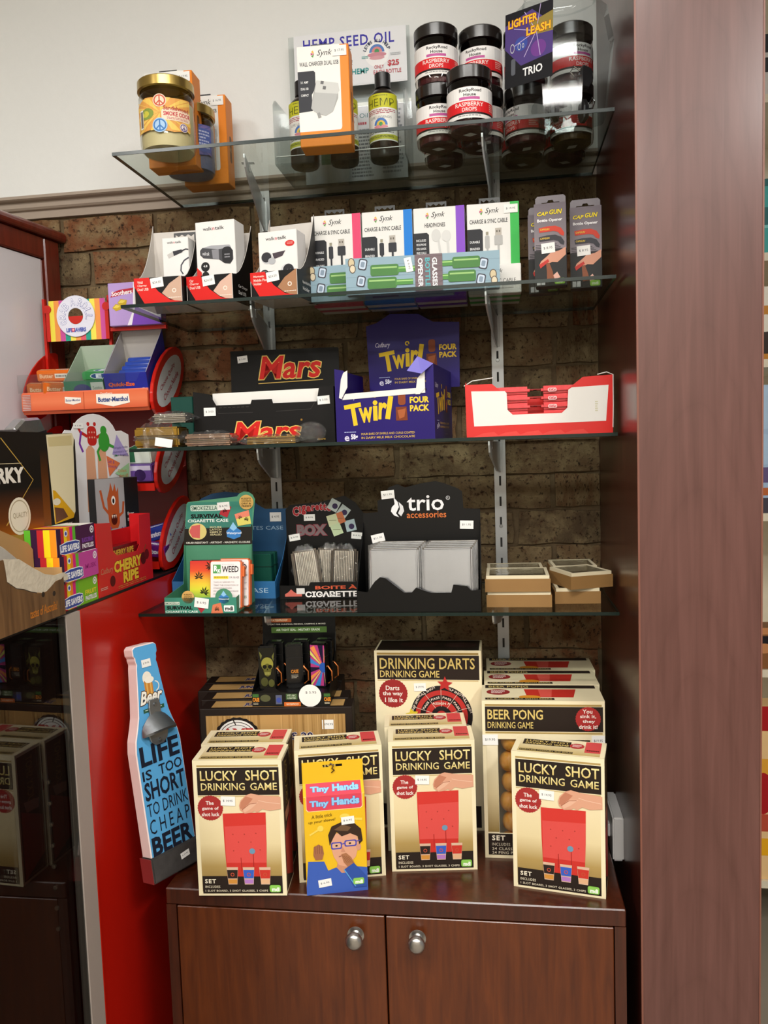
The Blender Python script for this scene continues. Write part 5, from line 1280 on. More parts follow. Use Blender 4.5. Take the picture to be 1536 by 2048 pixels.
def lucky_box(label, bl, yaw):
    w, d, h = .154, .071, .241
    t = carton('drinking_game_box', label, 'game box', w, d, h, bl, ZC, yaw, CREAM, 'cream and black slot board game boxes')
    H = 100 * h / w
    p = Pr(w, h); game_frame(p, H, 8.5, 40, 133.5)
    p.text('LUCKY', 8, 12, 50, 23.5, GOLD_T, bold=.012, col2='#efe0a0'); p.text('SHOT', 59, 11.5, 94.5, 23.5, GOLD_T, bold=.012, col2='#efe0a0')
    p.text('DRINKING', 8.5, 26, 58, 34.5, GOLD_T, bold=.008, col2='#efe0a0'); p.text('GAME', 64, 26, 94, 34.5, GOLD_T, bold=.008, col2='#efe0a0')
    p.disc(18, 54.5, 14.6, '#a53230', teeth=30)
    p.text('The', 13, 46.5, 22, 51, '#f0e6e0', bold=.02); p.text('game of', 8.5, 53, 27.5, 57.5, '#f0e6e0', bold=.02); p.text('shot luck', 8, 59.5, 28, 64, '#f0e6e0', bold=.02)
    p.poly([(31.5, 61), (80, 60), (79.5, 96), (78, 133.5), (33.5, 134), (32, 96)], '#cf3a32'); p.poly([(33, 76), (79.6, 74), (78.6, 118), (33.4, 118)], '#d9504a'); p.rect(33.6, 118, 78.4, 134, '#c8362e')
    for a, b in ((42, 85), (55, 85), (68, 84), (48, 94), (62, 94), (42, 104), (62, 104), (72, 103)): p.disc(a, b, .8, '#b03a34', n=8)
    p.line([(50, 112), (50, 128)], .8, '#a82a26'); p.line([(64, 108), (64, 128)], .8, '#a82a26'); p.disc(63, 104.5, 3.3, '#6d94ae')
    hand(p, 50.5, 38, 1.0)
    for k, (c1, c2) in enumerate((('#2e2420', '#d09040'), ('#3a5fc0', '#b07ac0'), ('#c8382e', '#e0b088'))):
        gx = 33 + 18.5 * k; p.poly([(gx, 123), (gx + 13, 123), (gx + 11.5, 143), (gx + 1.5, 143)], '#d8b49a'); p.poly([(gx + .4, 126), (gx + 12.6, 126), (gx + 11.8, 136), (gx + 1.2, 136)], c1); p.poly([(gx + 1.3, 137), (gx + 11.7, 137), (gx + 11.2, 142), (gx + 1.8, 142)], c2); p.ring(gx + 6.5, 131.5, 1.4, 2.2, '#c05038', n=12)
    p.text('SET', 8, 136.5, 20.5, 141.5, '#efe6cf', bold=.03, space=1.2); p.text('INCLUDES', 8, 144, 25, 147, '#d8cdb4', bold=.02, space=1.15); p.text('1 SLOT BOARD, 3 SHOT GLASSES, 3 CHIPS', 8, 149, 79, 151.8, '#d8cdb4', bold=.02, space=1.1)
    mdi(p, 81, 143.5, 93.5, 152)
    p.front('front_print', t, d)
    q = Pr(w, d); u = q.uh
    q.rect(0, 0, 100, u, CREAM); q.grad(6, 3, 95, u - 3, [(0, '#efe3c0'), (1, '#c3aa6a')]); q.rect(9, 6, 62, 22, BROWN); q.text('LUCKY SHOT', 12, 8, 60, 13.5, GOLD_T, bold=.01); q.text('DRINKING GAME', 12, 15.5, 60, 20.5, GOLD_T, bold=.01)
    q.disc(69, 17, 8, '#b33a3a', ry=8); q.lines(64, 13, 74, 21, 3, '#eed8d4'); q.rect(78, 2, 95, 34, '#cf4a4a'); q.lines(80, 26, 94, 33, 1, '#6a1c1c'); q.rect(8, 36, 66, 41, BROWN); q.text('FORTUNE FAVOURS THE BOLD', 9, 37, 65, 40, GOLD_T)
    q.top('top_print', t, d, h)
    for nm in ('right', 'left'):
        s = Pr(d, h); s.rect(5, 8, 95, s.uh - 8, '#3a2c22'); s.text('LUCKY SHOT', -15, 70, 115, 95, '#8d7638', rot=90, bold=.01); s.poly([(10, 190), (90, 150), (90, 330), (10, 290)], '#a83a30'); s.poly([(20, 140), (80, 130), (70, 160), (24, 165)], '#b07a60')
        getattr(s, nm)('side_print', t, w)
    sticker(t, '$ 14.95', -.018, h - .0715, .025, .0165, d, -2)
    return t
lk = lucky_box('slot board drinking game box at the front left beside the blue bottle sign', (0.164, -0.513), 5.0)
def lucky_at(bl, yaw, label):
    x, y = base_pos(bl, yaw, .154, .071); return dup(lk, (x, y, ZC), yaw, label)
lucky_at((0.152, -0.4385), 6.0, 'slot board game box pressed behind the front left one')
lucky_at((0.329, -0.458), 14.0, 'slot board game box behind the yellow novelty hands box')
lucky_at((0.488, -0.407), 7.4, 'slot board game box in the middle below the dart game box')
lucky_at((0.471, -0.333), 7.2, 'slot board game box between the middle one and the dart game')
lucky_at((0.7045, -0.437), -10.5, 'slot board game box turned right in front of the orange ball box')

# dart game
w, d, h = .211, .088, .363
t = carton('dart_game_box', 'tall cream dart drinking game box with black and red target', 'game box', w, d, h, (0.441, -0.239), ZC, 0, CREAM)
H = 100 * h / w
p = Pr(w, h); p.rect(0, 0, 100, H, CREAM); p.rect(2.5, 2, 97.5, 4, '#a78c50'); p.rect(2.5, 4.5, 98, 27.5, BROWN); p.rect(2.5, 28, 97, 29, '#c9b27a')
p.text('DRINKING DARTS', 5, 7, 94, 17.5, GOLD_T, bold=.01); p.text('DRINKING GAME', 5, 19, 61, 25.5, GOLD_T, bold=.006)
p.disc(17, 41, 13.8, '#9a2c2c', teeth=30); p.text('Darts', 10, 33.5, 23, 38, '#eee2da', bold=.02); p.text('the way', 7, 39, 26, 44, '#eee2da', bold=.02); p.text('I like it', 9, 45, 26, 49.5, '#eee2da', bold=.02)
for r, c in ((29, '#211d1d'), (24.5, '#b5332f'), (20, '#211d1d'), (15, '#b5332f'), (9.5, '#211d1d'), (5, '#b5332f')): p.disc(62, 62, r, c, n=48)
for k in range(10): p.line([(62 + 9 * math.cos(R(36 * k + 18)), 62 - 9 * math.sin(R(36 * k + 18))), (62 + 28.5 * math.cos(R(36 * k + 18)), 62 - 28.5 * math.sin(R(36 * k + 18)))], .4, '#d8c8b8')
for a, s, r0 in ((120, 'FULL SHOT', 26.7), (62, 'HALF SHOT', 26.7), (25, 'FULL SHOT', 26.7), (155, 'HALF SHOT', 26.7), (108, 'PASS', 17.5), (72, 'PASS', 17.5), (145, 'PASS', 17.5), (35, 'PASS', 17.5), (90, 'ASSIGN A', 12)):
    x0, y0 = 62 + r0 * math.cos(R(a)), 62 - r0 * math.sin(R(a)); l = 1.05 * len(s); p.text(s, x0 - l, y0 - 1.1, x0 + l, y0 + 1.1, '#e0d2c4', rot=a - 90, bold=.02)
p.poly([(66, 24), (68, 29), (73, 30), (69, 33), (70, 38), (65.5, 35), (61, 37), (62, 32), (59, 29), (64, 29)], '#b5302e'); p.poly([(33, 55), (36, 58), (40, 58), (38, 62), (40, 65), (35, 64), (32, 66), (32, 62), (28, 60), (32, 59)], '#d9c23a')
p.rect(3, H - 24, 97, H - 3, BROWN)
p.front('front_print', t, d)
q = Pr(w, d); q.rect(2, 2, 98, q.uh - 2, '#241d18'); q.disc(40, 18, 18, '#3a2622', ry=10); q.disc(80, 20, 16, '#3a2622', ry=9); q.top('top_print', t, d, h)
sticker(t, '$ 29.95', -.016, h - .073, .024, .016, d, 2)

# beer pong boxes
def pong(label, bl, yaw):
    w, d, h = .219, .095, .298
    x, y = base_pos(bl, yaw, w, d)
    t = thing('ball_game_box', label, 'game box', (x, y, ZC), yaw, 'cream ball drinking game boxes with window')
    # body with an open window in the front
    body = M('card_' + CREAM[1:], CREAM, 0.45, var=.03); wx0, wx1, wz0, wz1 = -.082, .083, .048, .226
    mb = MB().box(-w / 2, w / 2, d / 2 - .001, d / 2, 0, h).box(-w / 2, -w / 2 + .001, -d / 2, d / 2 - .001, 0, h).box(w / 2 - .001, w / 2, -d / 2, d / 2 - .001, 0, h).box(-w / 2 + .001, w / 2 - .001, -d / 2, d / 2 - .001, 0, .001).box(-w / 2 + .001, w / 2 - .001, -d / 2, d / 2 - .001, h - .001, h)
    mb.box(-w / 2 + .001, wx0, -d / 2, -d / 2 + .001, .001, h - .001).box(wx1, w / 2 - .001, -d / 2, -d / 2 + .001, .001, h - .001).box(wx0, wx1, -d / 2, -d / 2 + .001, .001, wz0).box(wx0, wx1, -d / 2, -d / 2 + .001, wz1, h - .001)
    mb.build('carton_body', body, t)
    MB().box(wx0, wx1, -d / 2 + .0012, -d / 2 + .0015, wz0, wz1).build('window_film', clear_material('window_film'), t)
    H = 100 * h / w
    p = Pr(w, h)
    p.rect(2.5, 3, 97.5, 4.6, '#a78c50'); p.rect(2.5, 5, 98.5, 26, BROWN); p.rect(2.5, 26.6, 98, 28, '#b59a5c')
    p.text('BEER PONG', 4.5, 7.5, 50, 16, GOLD_T, bold=.015); p.text('DRINKING GAME', 4.5, 18, 42, 23.5, GOLD_T, bold=.006)
    p.disc(86.5, 15, 10.3, '#a8302f', teeth=28)
    for k, (s, a, b) in enumerate((('You', 82, 90), ('sink it,', 80, 93), ('they', 82, 92), ('drink it!', 79, 94))): p.text(s, a, 7 + 4.3 * k, b, 10.4 + 4.3 * k, '#f0e4dc', bold=.02)
    p.grad(3, 30, 12.3, H - 23, [(0, '#efe4c6'), (.6, '#d8c79c'), (1, '#8f7742')]); p.grad(88.3, 30, 97, H - 23, [(0, '#efe4c6'), (.6, '#d8c79c'), (1, '#8f7742')])
    p.rect(3, H - 21.5, 97, H - 3, BROWN)
    p.text('SET', 6, H - 20, 17, H - 15.5, '#efe6cf', bold=.03, space=1.2); p.text('INCLUDES', 6, H - 13.5, 21, H - 11, '#d8cdb4', space=1.15); p.text('24 CLASSIC CUPS', 6, H - 9.6, 38, H - 7.2, '#d8cdb4', bold=.01, space=1.1); p.text('24 PING PONG BALLS', 6, H - 6.2, 44, H - 3.8, '#d8cdb4', bold=.01, space=1.1)
    p.front('front_print', t, d)
    q = Pr(w, d); u = q.uh
    q.rect(0, 0, 100, u, '#e6d9b4'); q.rect(3, 0, 97, 9, BROWN); q.text('BEER PONG', 6, 2, 40, 7, GOLD_T); q.disc(14, 20, 10, '#8f2a2a', ry=8); q.lines(8, 15, 20, 25, 3, '#eedcd4')
    q.poly([(36, 12), (80, 12), (76, 34), (38, 34)], '#c03228'); q.poly([(48, 12), (60, 12), (58, 34), (49, 34)], '#d8564a'); q.disc(40, 34, 9, '#d8912e', ry=5); q.rect(3, u - 7, 60, u - 2, BROWN); q.text('LIKE CHESS, BUT WITH BEERS', 5, u - 6, 58, u - 3, GOLD_T)
    q.top('top_print', t, d, h)
    s = Pr(d, h); s.rect(3, 3, 97, s.uh - 3, '#3a332c')
    for k in range(9): s.rect(3, 60 + 14 * k, 97, 67 + 14 * k, '#bdb6ac')
    s.right('side_print', t, w)
    sticker(t, '$19.95', -w / 2 + .014, h - .073, .028, .02, d, 1); sticker(t, '$19.95', w / 2 - .012, h - .073, .023, .02, d, 1)
    OR = M('orange_ball', '#ffb24a', 0.45, var=.05)
    OR.node_tree.nodes['Principled BSDF'].inputs['Subsurface Weight'].default_value = 0.5; OR.node_tree.nodes['Principled BSDF'].inputs['Subsurface Radius'].default_value = (.03, .015, .006)
    n = 0
    for j in range(6):
        for i in range(2):
            b = MB().ball((wx0 + .0205 + .0385 * i + (.004 if j % 2 else 0), -d / 2 + .0235, .022 + .0385 * j), .0192, 16, 10).build('ball', OR, t); n += 1
    for k in range(10):
        MB().lathe([(.036 - .0002 * k, .050 + .0175 * k), (.0405, .050 + .0175 * k + .0105), (.0415, .050 + .0175 * k + .012), (.0405, .050 + .0175 * k + .014), (.036, .050 + .0175 * k + .014)], 24, (.035, -.001)).build('cup_rim', M('cup_red' if k % 2 else 'cup_rim_white', '#7a1a2a' if k % 2 else '#e9e2e0', 0.3), t)
    MB().box(-.012, -.0105, -d / 2 + .004, d / 2 - .004, .002, h - .004).build('divider', M('dark_divider', '#8a6a50', 0.6), t)
    return t
pg = pong('ball drinking game box in front with orange balls behind its window', (0.654, -0.344), 1.0)
for k, (bl, lab) in enumerate((((0.657, -0.2445), 'second ball drinking game box behind the front one'), ((0.660, -0.1465), 'rearmost ball drinking game box against the brick wall'))):
    x, y = base_pos(bl, 1.5, .219, .095); dup(pg, (x, y, ZC), 1.5, lab)

# axe throwing game boxes
def axe_box(label, bl, yaw):
    w, d, h = .293, .053, .277
    t = carton('axe_game_box', label, 'game box', w, d, h, bl, ZC, yaw, '#221a16', 'wood print axe game boxes behind the slot board games')
    p = Pr(w, h); H = p.uh
    p.rect(4, 4.5, 95, H - 4, '#b58f58')
    rg = random.Random(5)
    for k in range(46): x0 = 4 + 91 * rg.random(); p.rect(x0, 4.5, x0 + .4 + rg.random(), H - 4, rg.choice(('#a8814c', '#c19b63', '#b08a52', '#9c7744')))
    p.disc(24.5, 19.5, 15.5, '#1d1716', teeth=22, ry=14.2); p.disc(24.5, 19.5, 13.2, '#e6e4e0', ry=12.2); p.ring(24.5, 19.5, 11.6, 12.1, '#2a2422', arc=(20, 160), ky=.9); p.ring(24.5, 19.5, 9.6, 10, '#2a2422', arc=(30, 150), ky=.9); p.line([(22, 7), (23.6, 10.5)], .8, '#2a2422')
    p.text('AXE', 14, 12.8, 35, 20, '#b02a2a', bold=.04)
    p.text('S-20', 60, 16, 74, 21, '#2a2448', bold=.03, out=('#efe9e4', .03))
    p.front('front_print', t, d)
    q = Pr(w, d); u = q.uh; q.rect(7, 2, 94, u - 3, '#b8935c')
    for k in range(6): q.rect(7, 3 + 2.4 * k, 94, 3.4 + 2.4 * k, '#a57f49')
    q.text('JUNIOR', 28, 7, 46, 14, '#2a2458', bold=.05, out=('#ddd6d0', .03)); q.top('top_print', t, d, h)
    return t
ax = axe_box('front axe game box with white log slice logo on wood print', (0.118, -0.354), 5.5)
sticker(ax, '$74.95', .1, .277 - .033, .028, .018, .053, 0)
for bl, lab in (((0.1005, -0.2995), 'second axe game box behind the log slice logo one'), ((0.072, -0.2435), 'third axe game box shifted left behind the second'), ((0.066, -0.1865), 'rearmost axe game box by the brick wall')):
    x, y = base_pos(bl, 5.5, .293, .053); dup(ax, (x, y, ZC), 5.5, lab)

# lighter case display on top of the axe boxes
ZA = ZC + .2772
w, d = .150, .115
x, y = base_pos((0.2165, -0.333), 4, w, d)
t = thing('lighter_case_display', 'black counter display of lighter cases on top of the axe boxes', 'display box', (x, y, ZA), 4)
BKL = M('black_display_card')
MB().box(-w / 2, w / 2, -d / 2, d / 2, 0, .001).build('base', BKL, t)
MB().prism([(-w / 2, .001), (w / 2, .001), (w / 2, .026), (.03, .024), (-.02, .028), (-.03, .036), (-.045, .038), (-.055, .03), (-w / 2, .028)], -d / 2, -d / 2 + .001, 'y').build('front_wall', BKL, t)
for s in (-1, 1): MB().prism([(-d / 2, .001), (d / 2, .001), (d / 2, .12), (d / 2 - .012, .08), (-d / 2, .026)], s * (w / 2 - .0005) - .0005, s * (w / 2 - .0005) + .0005, 'x').build('side_wall', BKL, t)
MB().box(-w / 2, w / 2, d / 2 - .001, d / 2, .001, .152).build('header_card', BKL, t)
MB().box(-w / 2 + .002, w / 2 - .002, -d / 2 + .004, d / 2 - .002, .001, .025).build('inner_step', BKL, t)
p = Pr(w, .05, 150, 50); p.rect(18, 20, 132, 32, '#4f6b34'); p.text('AIR TIGHT SEAL - MILITARY GRADE', 28, 23.5, 118, 28, '#d8dccb', bold=.02); p.rect(12, 2, 60, 10, '#a8522a'); p.text('WATERPROOF', 16, 3.5, 52, 8, '#e0c8a8', bold=.02); p.text('GREAT FOR HUNTING, FISHING, CAMPING & MORE!', 10, 12.5, 130, 16, '#d0c8bc', bold=.01); p.front('header_print', t, -d + .002, 0, .098)
p = Pr(w, .026, 150, 26)
p.rect(0, 0, 150, 26, '#1a1916')
for xx in (0, 138): p.rect(xx + 1, 2, xx + 13, 8, '#3f6a34'); p.text('CASE', xx + 1, 9, xx + 14, 17, '#d8882c', bold=.05); p.lines(xx + 2, 19, xx + 12, 23, 2, '#cfc4a8')
p.disc(26, 10, 10, '#55573a', ry=7); p.rect(46, 4, 58, 22, '#5a5f78'); p.disc(52, 14, 5, '#3f4f9a'); p.rect(66, 2, 88, 13, '#46603a'); p.text('FITS BIC', 69, 3.5, 85, 7, '#dfe3d0'); p.text('LIGHTER', 69, 8.5, 85, 12, '#dfe3d0'); p.rect(62, 18, 94, 26, '#d06a2c'); p.text('WATERPROOF', 66, 20, 90, 24, '#f0d8b8', bold=.02)
p.front('front_print', t, d)
sticker(t, '$ 5.95', .038, .021, .043, .043, d, 0, .003, 'disc')
def lighter_case(label, loc, yaw, art):
    q = thing('lighter_case', label, 'lighter case', loc, yaw, 'lighter cases in the counter display')
    MB().box(-.0165, .0165, -.011, .011, 0, .086).build('case_shell', M('gloss_black_case', '#09090a', 0.18), q, .003, 2)
    MB().box(-.0168, .0168, -.0112, .0112, .060, .0606).build('lid_seam', M('case_seam2', '#000000', 0.6), q)
    MB().tube([(.017, 0, .04), (.026, -.004, .03), (.026, -.004, .012), (.018, -.002, .006)], .0014, 6).build('carabiner', M('orange_clip', '#b8652a', 0.3, .5), q)
    p = Pr(.029, .080)
    if art == 'skull':
        p.rect(0, 0, 100, p.uh, '#1c1a10'); p.disc(52, 110, 40, '#8f8a3a', ry=46); p.disc(52, 150, 26, '#5f5c26', ry=44); p.disc(34, 128, 14, '#15140c', ry=14); p.disc(70, 128, 14, '#15140c', ry=14); p.poly([(52, 138), (46, 152), (58, 152)], '#15140c')
        for k in range(5): p.rect(34 + 8 * k, 164, 39 + 8 * k, 184, '#9a9650')
        p.poly([(0, 20), (20, 50), (10, 80)], '#6a6a34'); p.poly([(100, 30), (84, 60), (94, 90)], '#6a6a34'); p.disc(30, 230, 24, '#4a4a24', ry=30); p.disc(76, 240, 20, '#55552a', ry=26)
    elif art == 'dye':
        p.rect(0, 0, 100, p.uh, '#b03a78')
        for k in range(16):
            a0, a1 = R(22.5 * k), R(22.5 * k + 13); c = ('#1b1430', '#e08a4a', '#cfd06a', '#3a7ac0')[k % 4]
            p.poly([(90, 150)] + [(max(0, min(100, 90 + 160 * math.cos(a))), max(0, min(p.uh, 150 - 160 * math.sin(a)))) for a in (a0, a1)], c)
        p.disc(88, 150, 26, '#2a56a8', ry=34, arc=(60, 300))
    else:
        p.rect(20, 150, 80, 230, '#26201c'); p.text('CASE', 26, 160, 76, 184, '#c27a2a', bold=.04); p.lines(28, 195, 74, 222, 3, '#a8a090')
    p.front('front_print', q, .022, 0, .003)
    return q
for a in (((.240, -.298, ZA + .0252), 8, 'skull', 'lighter case with a green skull print at the front left'), ((.338, -.276, ZA + .0252), -6, 'dye', 'lighter case with rainbow tie dye print at the front right'),
          ((.290, -.284, ZA + .0252), 12, 'tag', 'black lighter case with orange lettered tag between the skull and tie dye ones'), ((.246, -.262, ZA + .0252), 4, 'tag', 'black lighter case behind the skull one'), ((.342, -.243, ZA + .0252), 2, 'tag', 'black lighter case behind the tie dye one'), ((.296, -.250, ZA + .0252), 3, 'tag', 'black lighter case in the back row middle')):
    lighter_case(a[3], a[0], a[1], a[2])

# yellow novelty hands box
w, d = .1055, .022
yaw = 15.0
x, y = base_pos((0.352, -0.497), yaw, w, d)
t = thing('novelty_hands_box', 'yellow and blue novelty tiny hands box with hang flap', 'toy box', (x, y, ZC), yaw)
YEL = M('yellow_card', '#e8b91c', 0.4, var=.03)
MB().prism([(-d / 2, 0), (d / 2, 0), (d / 2, .190), (-d / 2, .174)], -w / 2, w / 2, 'x').build('carton_body', YEL, t, .0008)
o = MB().prism([(-w / 2, .189), (w / 2, .189), (w / 2, .226), (.034 * .5, .226), (.017, .2155), (.006, .2155), (.004, .2185), (-.004, .2185), (-.006, .2155), (-.017, .2155), (-.017, .226), (-w / 2, .226)], d / 2 - .0012, d / 2 - .0002, 'y').build('hang_flap', YEL, t)
MB().box(-.017, .017, d / 2 - .0012, d / 2 - .0002, .2201, .226).build('hang_flap_bridge', YEL, t)
H = 100 * .174 / w
p = Pr(w, .174)
p.poly([(4, 0), (96, 0), (96, 22), (93, 25), (7, 25), (4, 22)], '#f0d8a0'); p.poly([(5, 0), (95, 0), (95, 21), (92, 24), (8, 24), (5, 21)], '#d9485a')
p.text('Tiny', 10, 7, 41, 20, '#8fc8ee', bold=.05, out=('#3a5ab0', .03)); p.text('Hands', 46, 4, 91, 17, '#8fc8ee', bold=.05, out=('#3a5ab0', .03))
p.text('A little trick', 12, 30, 46, 36, '#6a5010', bold=.01, shear=.15, rot=4); p.text('up your sleeve!', 7, 39, 51, 45, '#6a5010', bold=.01, shear=.15, rot=4)
p.disc(66, 37, 8, '#efcf5a', ry=5); p.line([(70, 40), (94, 44)], 4, '#efcf5a'); p.line([(8, 64), (26, 54)], 3, '#efcf5a'); p.disc(26, 54, 5, '#efcf5a')
p.poly([(0, 150), (4, 108), (30, 110), (36, 126), (48, 122), (78, 122), (100, 126), (100, H), (0, H)], '#3f5fb4')
p.poly([(50, 122), (58, 132), (70, 132), (76, 122), (74, 112), (52, 112)], '#c98f70')
p.poly([(42, 72), (50, 64), (84, 66), (88, 84), (82, 106), (66, 122), (54, 118), (46, 104), (42, 88)], '#dba283'); p.disc(87, 90, 4, '#d0967a', ry=6)
p.poly([(40, 84), (38, 66), (44, 52), (60, 46), (80, 48), (92, 60), (94, 80), (88, 86), (86, 72), (74, 66), (60, 70), (52, 62), (46, 72)], '#3a2a20'); p.poly([(48, 58), (62, 50), (76, 56), (70, 62), (56, 60)], '#6a5038')
p.rrect(42, 79, 60, 91, 3, '#4a48a8'); p.rrect(44, 81, 58, 89, 2.4, '#d9ab90'); p.rrect(64, 77, 84, 88, 3, '#4a48a8'); p.rrect(66, 79, 82, 86, 2.4, '#d9ab90'); p.line([(60, 83), (64, 82)], 1.6, '#4a48a8'); p.line([(84, 80), (90, 79)], 1.6, '#4a48a8')
p.disc(51, 85, 2, '#2c221e', ry=1.5); p.disc(73, 82.5, 2, '#2c221e', ry=1.5); p.poly([(60, 86), (58, 96), (65, 96)], '#c98c70'); p.line([(54, 104), (60, 102), (66, 103)], 1.2, '#8a4a40')
p.poly([(14, 84), (22, 80), (28, 84), (30, 96), (27, 106), (16, 106), (13, 98)], '#a0694a'); [p.line([(16 + 3.6 * k, 96), (16 + 3.8 * k, 82)], .7, '#7a4a34') for k in range(4)]
p.poly([(58, 100), (66, 98), (74, 106), (80, 118), (70, 124), (62, 114)], '#a8714e'); [p.line([(60 + 3 * k, 102 + k), (68 + 3 * k, 116)], .7, '#7f4f38') for k in range(4)]
p.poly([(62, 126), (78, 116), (98, 140), (98, 158), (78, 158)], '#3352a0'); p.line([(62, 126), (80, 156)], 1.6, '#5aa0d8')
mdi(p, 76, 142, 94, 153); p.front('front_print', t, d)
ra = math.atan2(.016, d); L_ = math.hypot(.016, d)
p = Pr(w, L_); p.rect(5, 2, 95, p.uh, '#d9485a'); p.text('Tiny', 12, 8, 43, 21, '#8fc8ee', bold=.05, out=('#3a5ab0', .03)); p.text('Hands', 48, 6, 91, 19, '#8fc8ee', bold=.05, out=('#3a5ab0', .03))
link('roof_print', p.mesh('roof_print', lambda v: (v[0], -d / 2 + v[2] * math.cos(ra) + v[1] * math.sin(ra), .174 + v[2] * math.sin(ra) - v[1] * math.cos(ra))), t)
MB().tube([(-.004, d / 2 - .003, .223), (.002, d / 2 - .004, .219), (-.001, d / 2 - .004, .214), (.003, d / 2 - .003, .210), (-.002, d / 2 - .003, .206)], .0013, 6).build('plastic_tie', M('brown_tie', '#5a4020', 0.4), t)
sticker(t, '$ 6.95', .022, .128, .0225, .0135, d, 3); sticker(t, '$ 6.95', -.021, .020, .0225, .0135, d, 6)

# blue bottle shaped opener sign leaning on the red panel
t = thing('bottle_opener_sign', 'blue bottle shaped beer sign with metal opener leaning on red panel', 'sign', (0.099, -0.450, ZC + .0055), 0, rot=(R(-8.3), 0, R(62)))
half = [(.050, .040), (.050, .232), (.047, .252), (.039, .275), (.034, .292), (.030, .32), (.0235, .378), (.0215, .386), (.0235, .392), (.0235, .398), (.0265, .402), (.0265, .414), (.021, .419)]
out = [(a, b) for a, b in half] + [(-a, b) for a, b in half[::-1]]
MB().prism(out, 0, .026, 'y').build('sign_board', M('sign_edge_white', '#f0dcd8', 0.4, var=.02), t, .0012)
p = Pr(.1, .42, 100, 420)
p.poly([(50 + a * 960, 420 - b * 1000 + (2 if i == 12 or i == 13 else 0)) for i, (a, b) in enumerate(out)], '#5aa6da')
p.disc(46, 62, 10, '#efe8da', ry=12); p.rrect(38, 66, 56, 96, 2, '#c8853a'); p.rect(42, 70, 45, 94, '#e0b060'); p.rect(50, 70, 53, 94, '#e0b060'); p.ring(60, 80, 8, 10, '#efe8da', arc=(-80, 80)); p.disc(50, 66, 10, '#f2ecdf', ry=6)
p.text('Beer', 24, 84, 74, 108, '#f4efe4', shear=.35, bold=.03, out=('#4a3018', .05)); p.rect(28, 116, 74, 123, '#2f5a44'); p.lines(32, 118, 70, 121, 1, '#cfd8c8')
for s, a, b, x0, x1, bd in (('LIFE', 179, 215, 7, 93, .03), ('IS', 222, 240, 6, 26, .015), ('TOO', 220, 239, 42, 94, .015), ('SHORT', 243, 276, 6, 95, .025), ('TO DRINK', 281, 304, 6, 96, .0), ('CHEAP', 310, 336, 6, 95, .0), ('BEER', 341, 375, 5, 95, .035)):
    p.text(s, x0, a, x1, b, '#1e2230', bold=bd, space=1.5 if s == 'CHEAP' else 1.0)
p.front('front_print', t, 0, 0, 0)
mb = MB().box(-.0535, .0535, -.004, .029, 0, .046).build('metal_base', M('worn_metal', '#6c6a68', 0.4, 0.7, var=.35, scale=60, bump=.3), t, .003, 2)
MB().box(-.0545, -.0537, -.003, .028, .001, .045).build('base_end', M('painted_end_red', '#8a3030', 0.4), t)
ST = M('cast_steel', '#8f9498', 0.38, 0.85, var=.08, scale=90, bump=.15)
op = MB().prism([(-.010, .318), (.010, .318), (.013, .305), (.012, .292), (.030, .276), (.030, .262), (.022, .258), (.018, .244), (.008, .236), (-.008, .236), (-.018, .244), (-.022, .258), (-.030, .262), (-.030, .276), (-.012, .292), (-.013, .305)], -.006, -.0012, 'y').build('opener_plate', ST, t, .001)
v = []; f = []; n = 10
for i in range(n + 1):
    a = math.pi * i / n; c = math.cos(a)
    v += [(-.034 * c, -.005, .290 - .020 * c * c + .006 * (1 - c * c)), (-.036 * c, -.006 - .026 * math.sin(a), .268 - .006 * c * c), (-.036 * c, -.006 - .022 * math.sin(a), .263 - .006 * c * c)]
    if i: b = 3 * i; f += [(b - 3, b, b + 1, b - 2), (b - 2, b + 1, b + 2, b - 1), (b - 1, b + 2, b, b - 3)]
MB().add(v, f, True).build('opener_hood', ST, op)
for zz in (.309, .244): MB().lathe([(0, -.009), (.003, -.0085), (.0036, -.006)], 10, (0, zz), 'y').build('screw', M('screw_steel'), op)
sticker(t, '$ 39.95', -.002, .385, .02, .014, 0, 0, .0012); sticker(t, '$ 39.95', .018, .026, .02, .011, .008, 6, .0012)
# ------------------------------------------------------------------ counter, candy rack and framed panel on the left
ZT = 1.2525
REDP = M('red_laminate', '#c2190b', 0.32, var=.04, coat=.2)
ct = thing('display_counter', 'counter with red side panel and dark glass front left of the cupboard', 'counter', (0, 0, 0))
MB().box(-.5, -.001, -.555, -.003, 0, ZT - .005).build('red_body', REDP, ct)
MB().box(-.012, .0015, -.5575, -.5545, 0, ZT - .005).build('red_edge', M('red_edge_bright', '#d8240f', 0.35), ct)
MB().box(-.014, .0015, -.600, -.558, 0, ZT - .005).build('aluminium_edge', M('grey_aluminium', '#b3a69c', 0.45, .1, var=.03), ct)
MB().box(-.5, -.016, -.616, -.602, 0, ZT - .005).build('divider_panel', MAHOG_D, ct)
MB().box(-.0045, -.0005, -1.45, -.6005, .01, ZT - .006).build('side_glass', clear_material('counter_glass', '#c4c6c5', 1.0, 0.0, 1.7), ct)
MB().box(-.5, -.485, -1.45, -.617, 0, ZT - .005).build('back_panel', MAHOG_D, ct)
MB().box(-.484, -.016, -1.45, -.617, .40, .41).build('inner_shelf', M('dark_shelf', '#1d1613', 0.4), ct)
MB().box(-.5, -.003, -1.45, -.003, ZT - .0045, ZT).build('counter_top', M('counter_top_black', '#141112', .4), ct)
pin = MB().lathe([(0, -.0035), (.0035, -.003), (.0042, 0)], 12, (0, 0), 'y').mesh('shelf_pin', M('pin_metal', '#a89c8c', 0.3, .8))
for k in range(8): link('shelf_pin', pin, ct, (-.038, -.6165, .730 + .0355 * k))
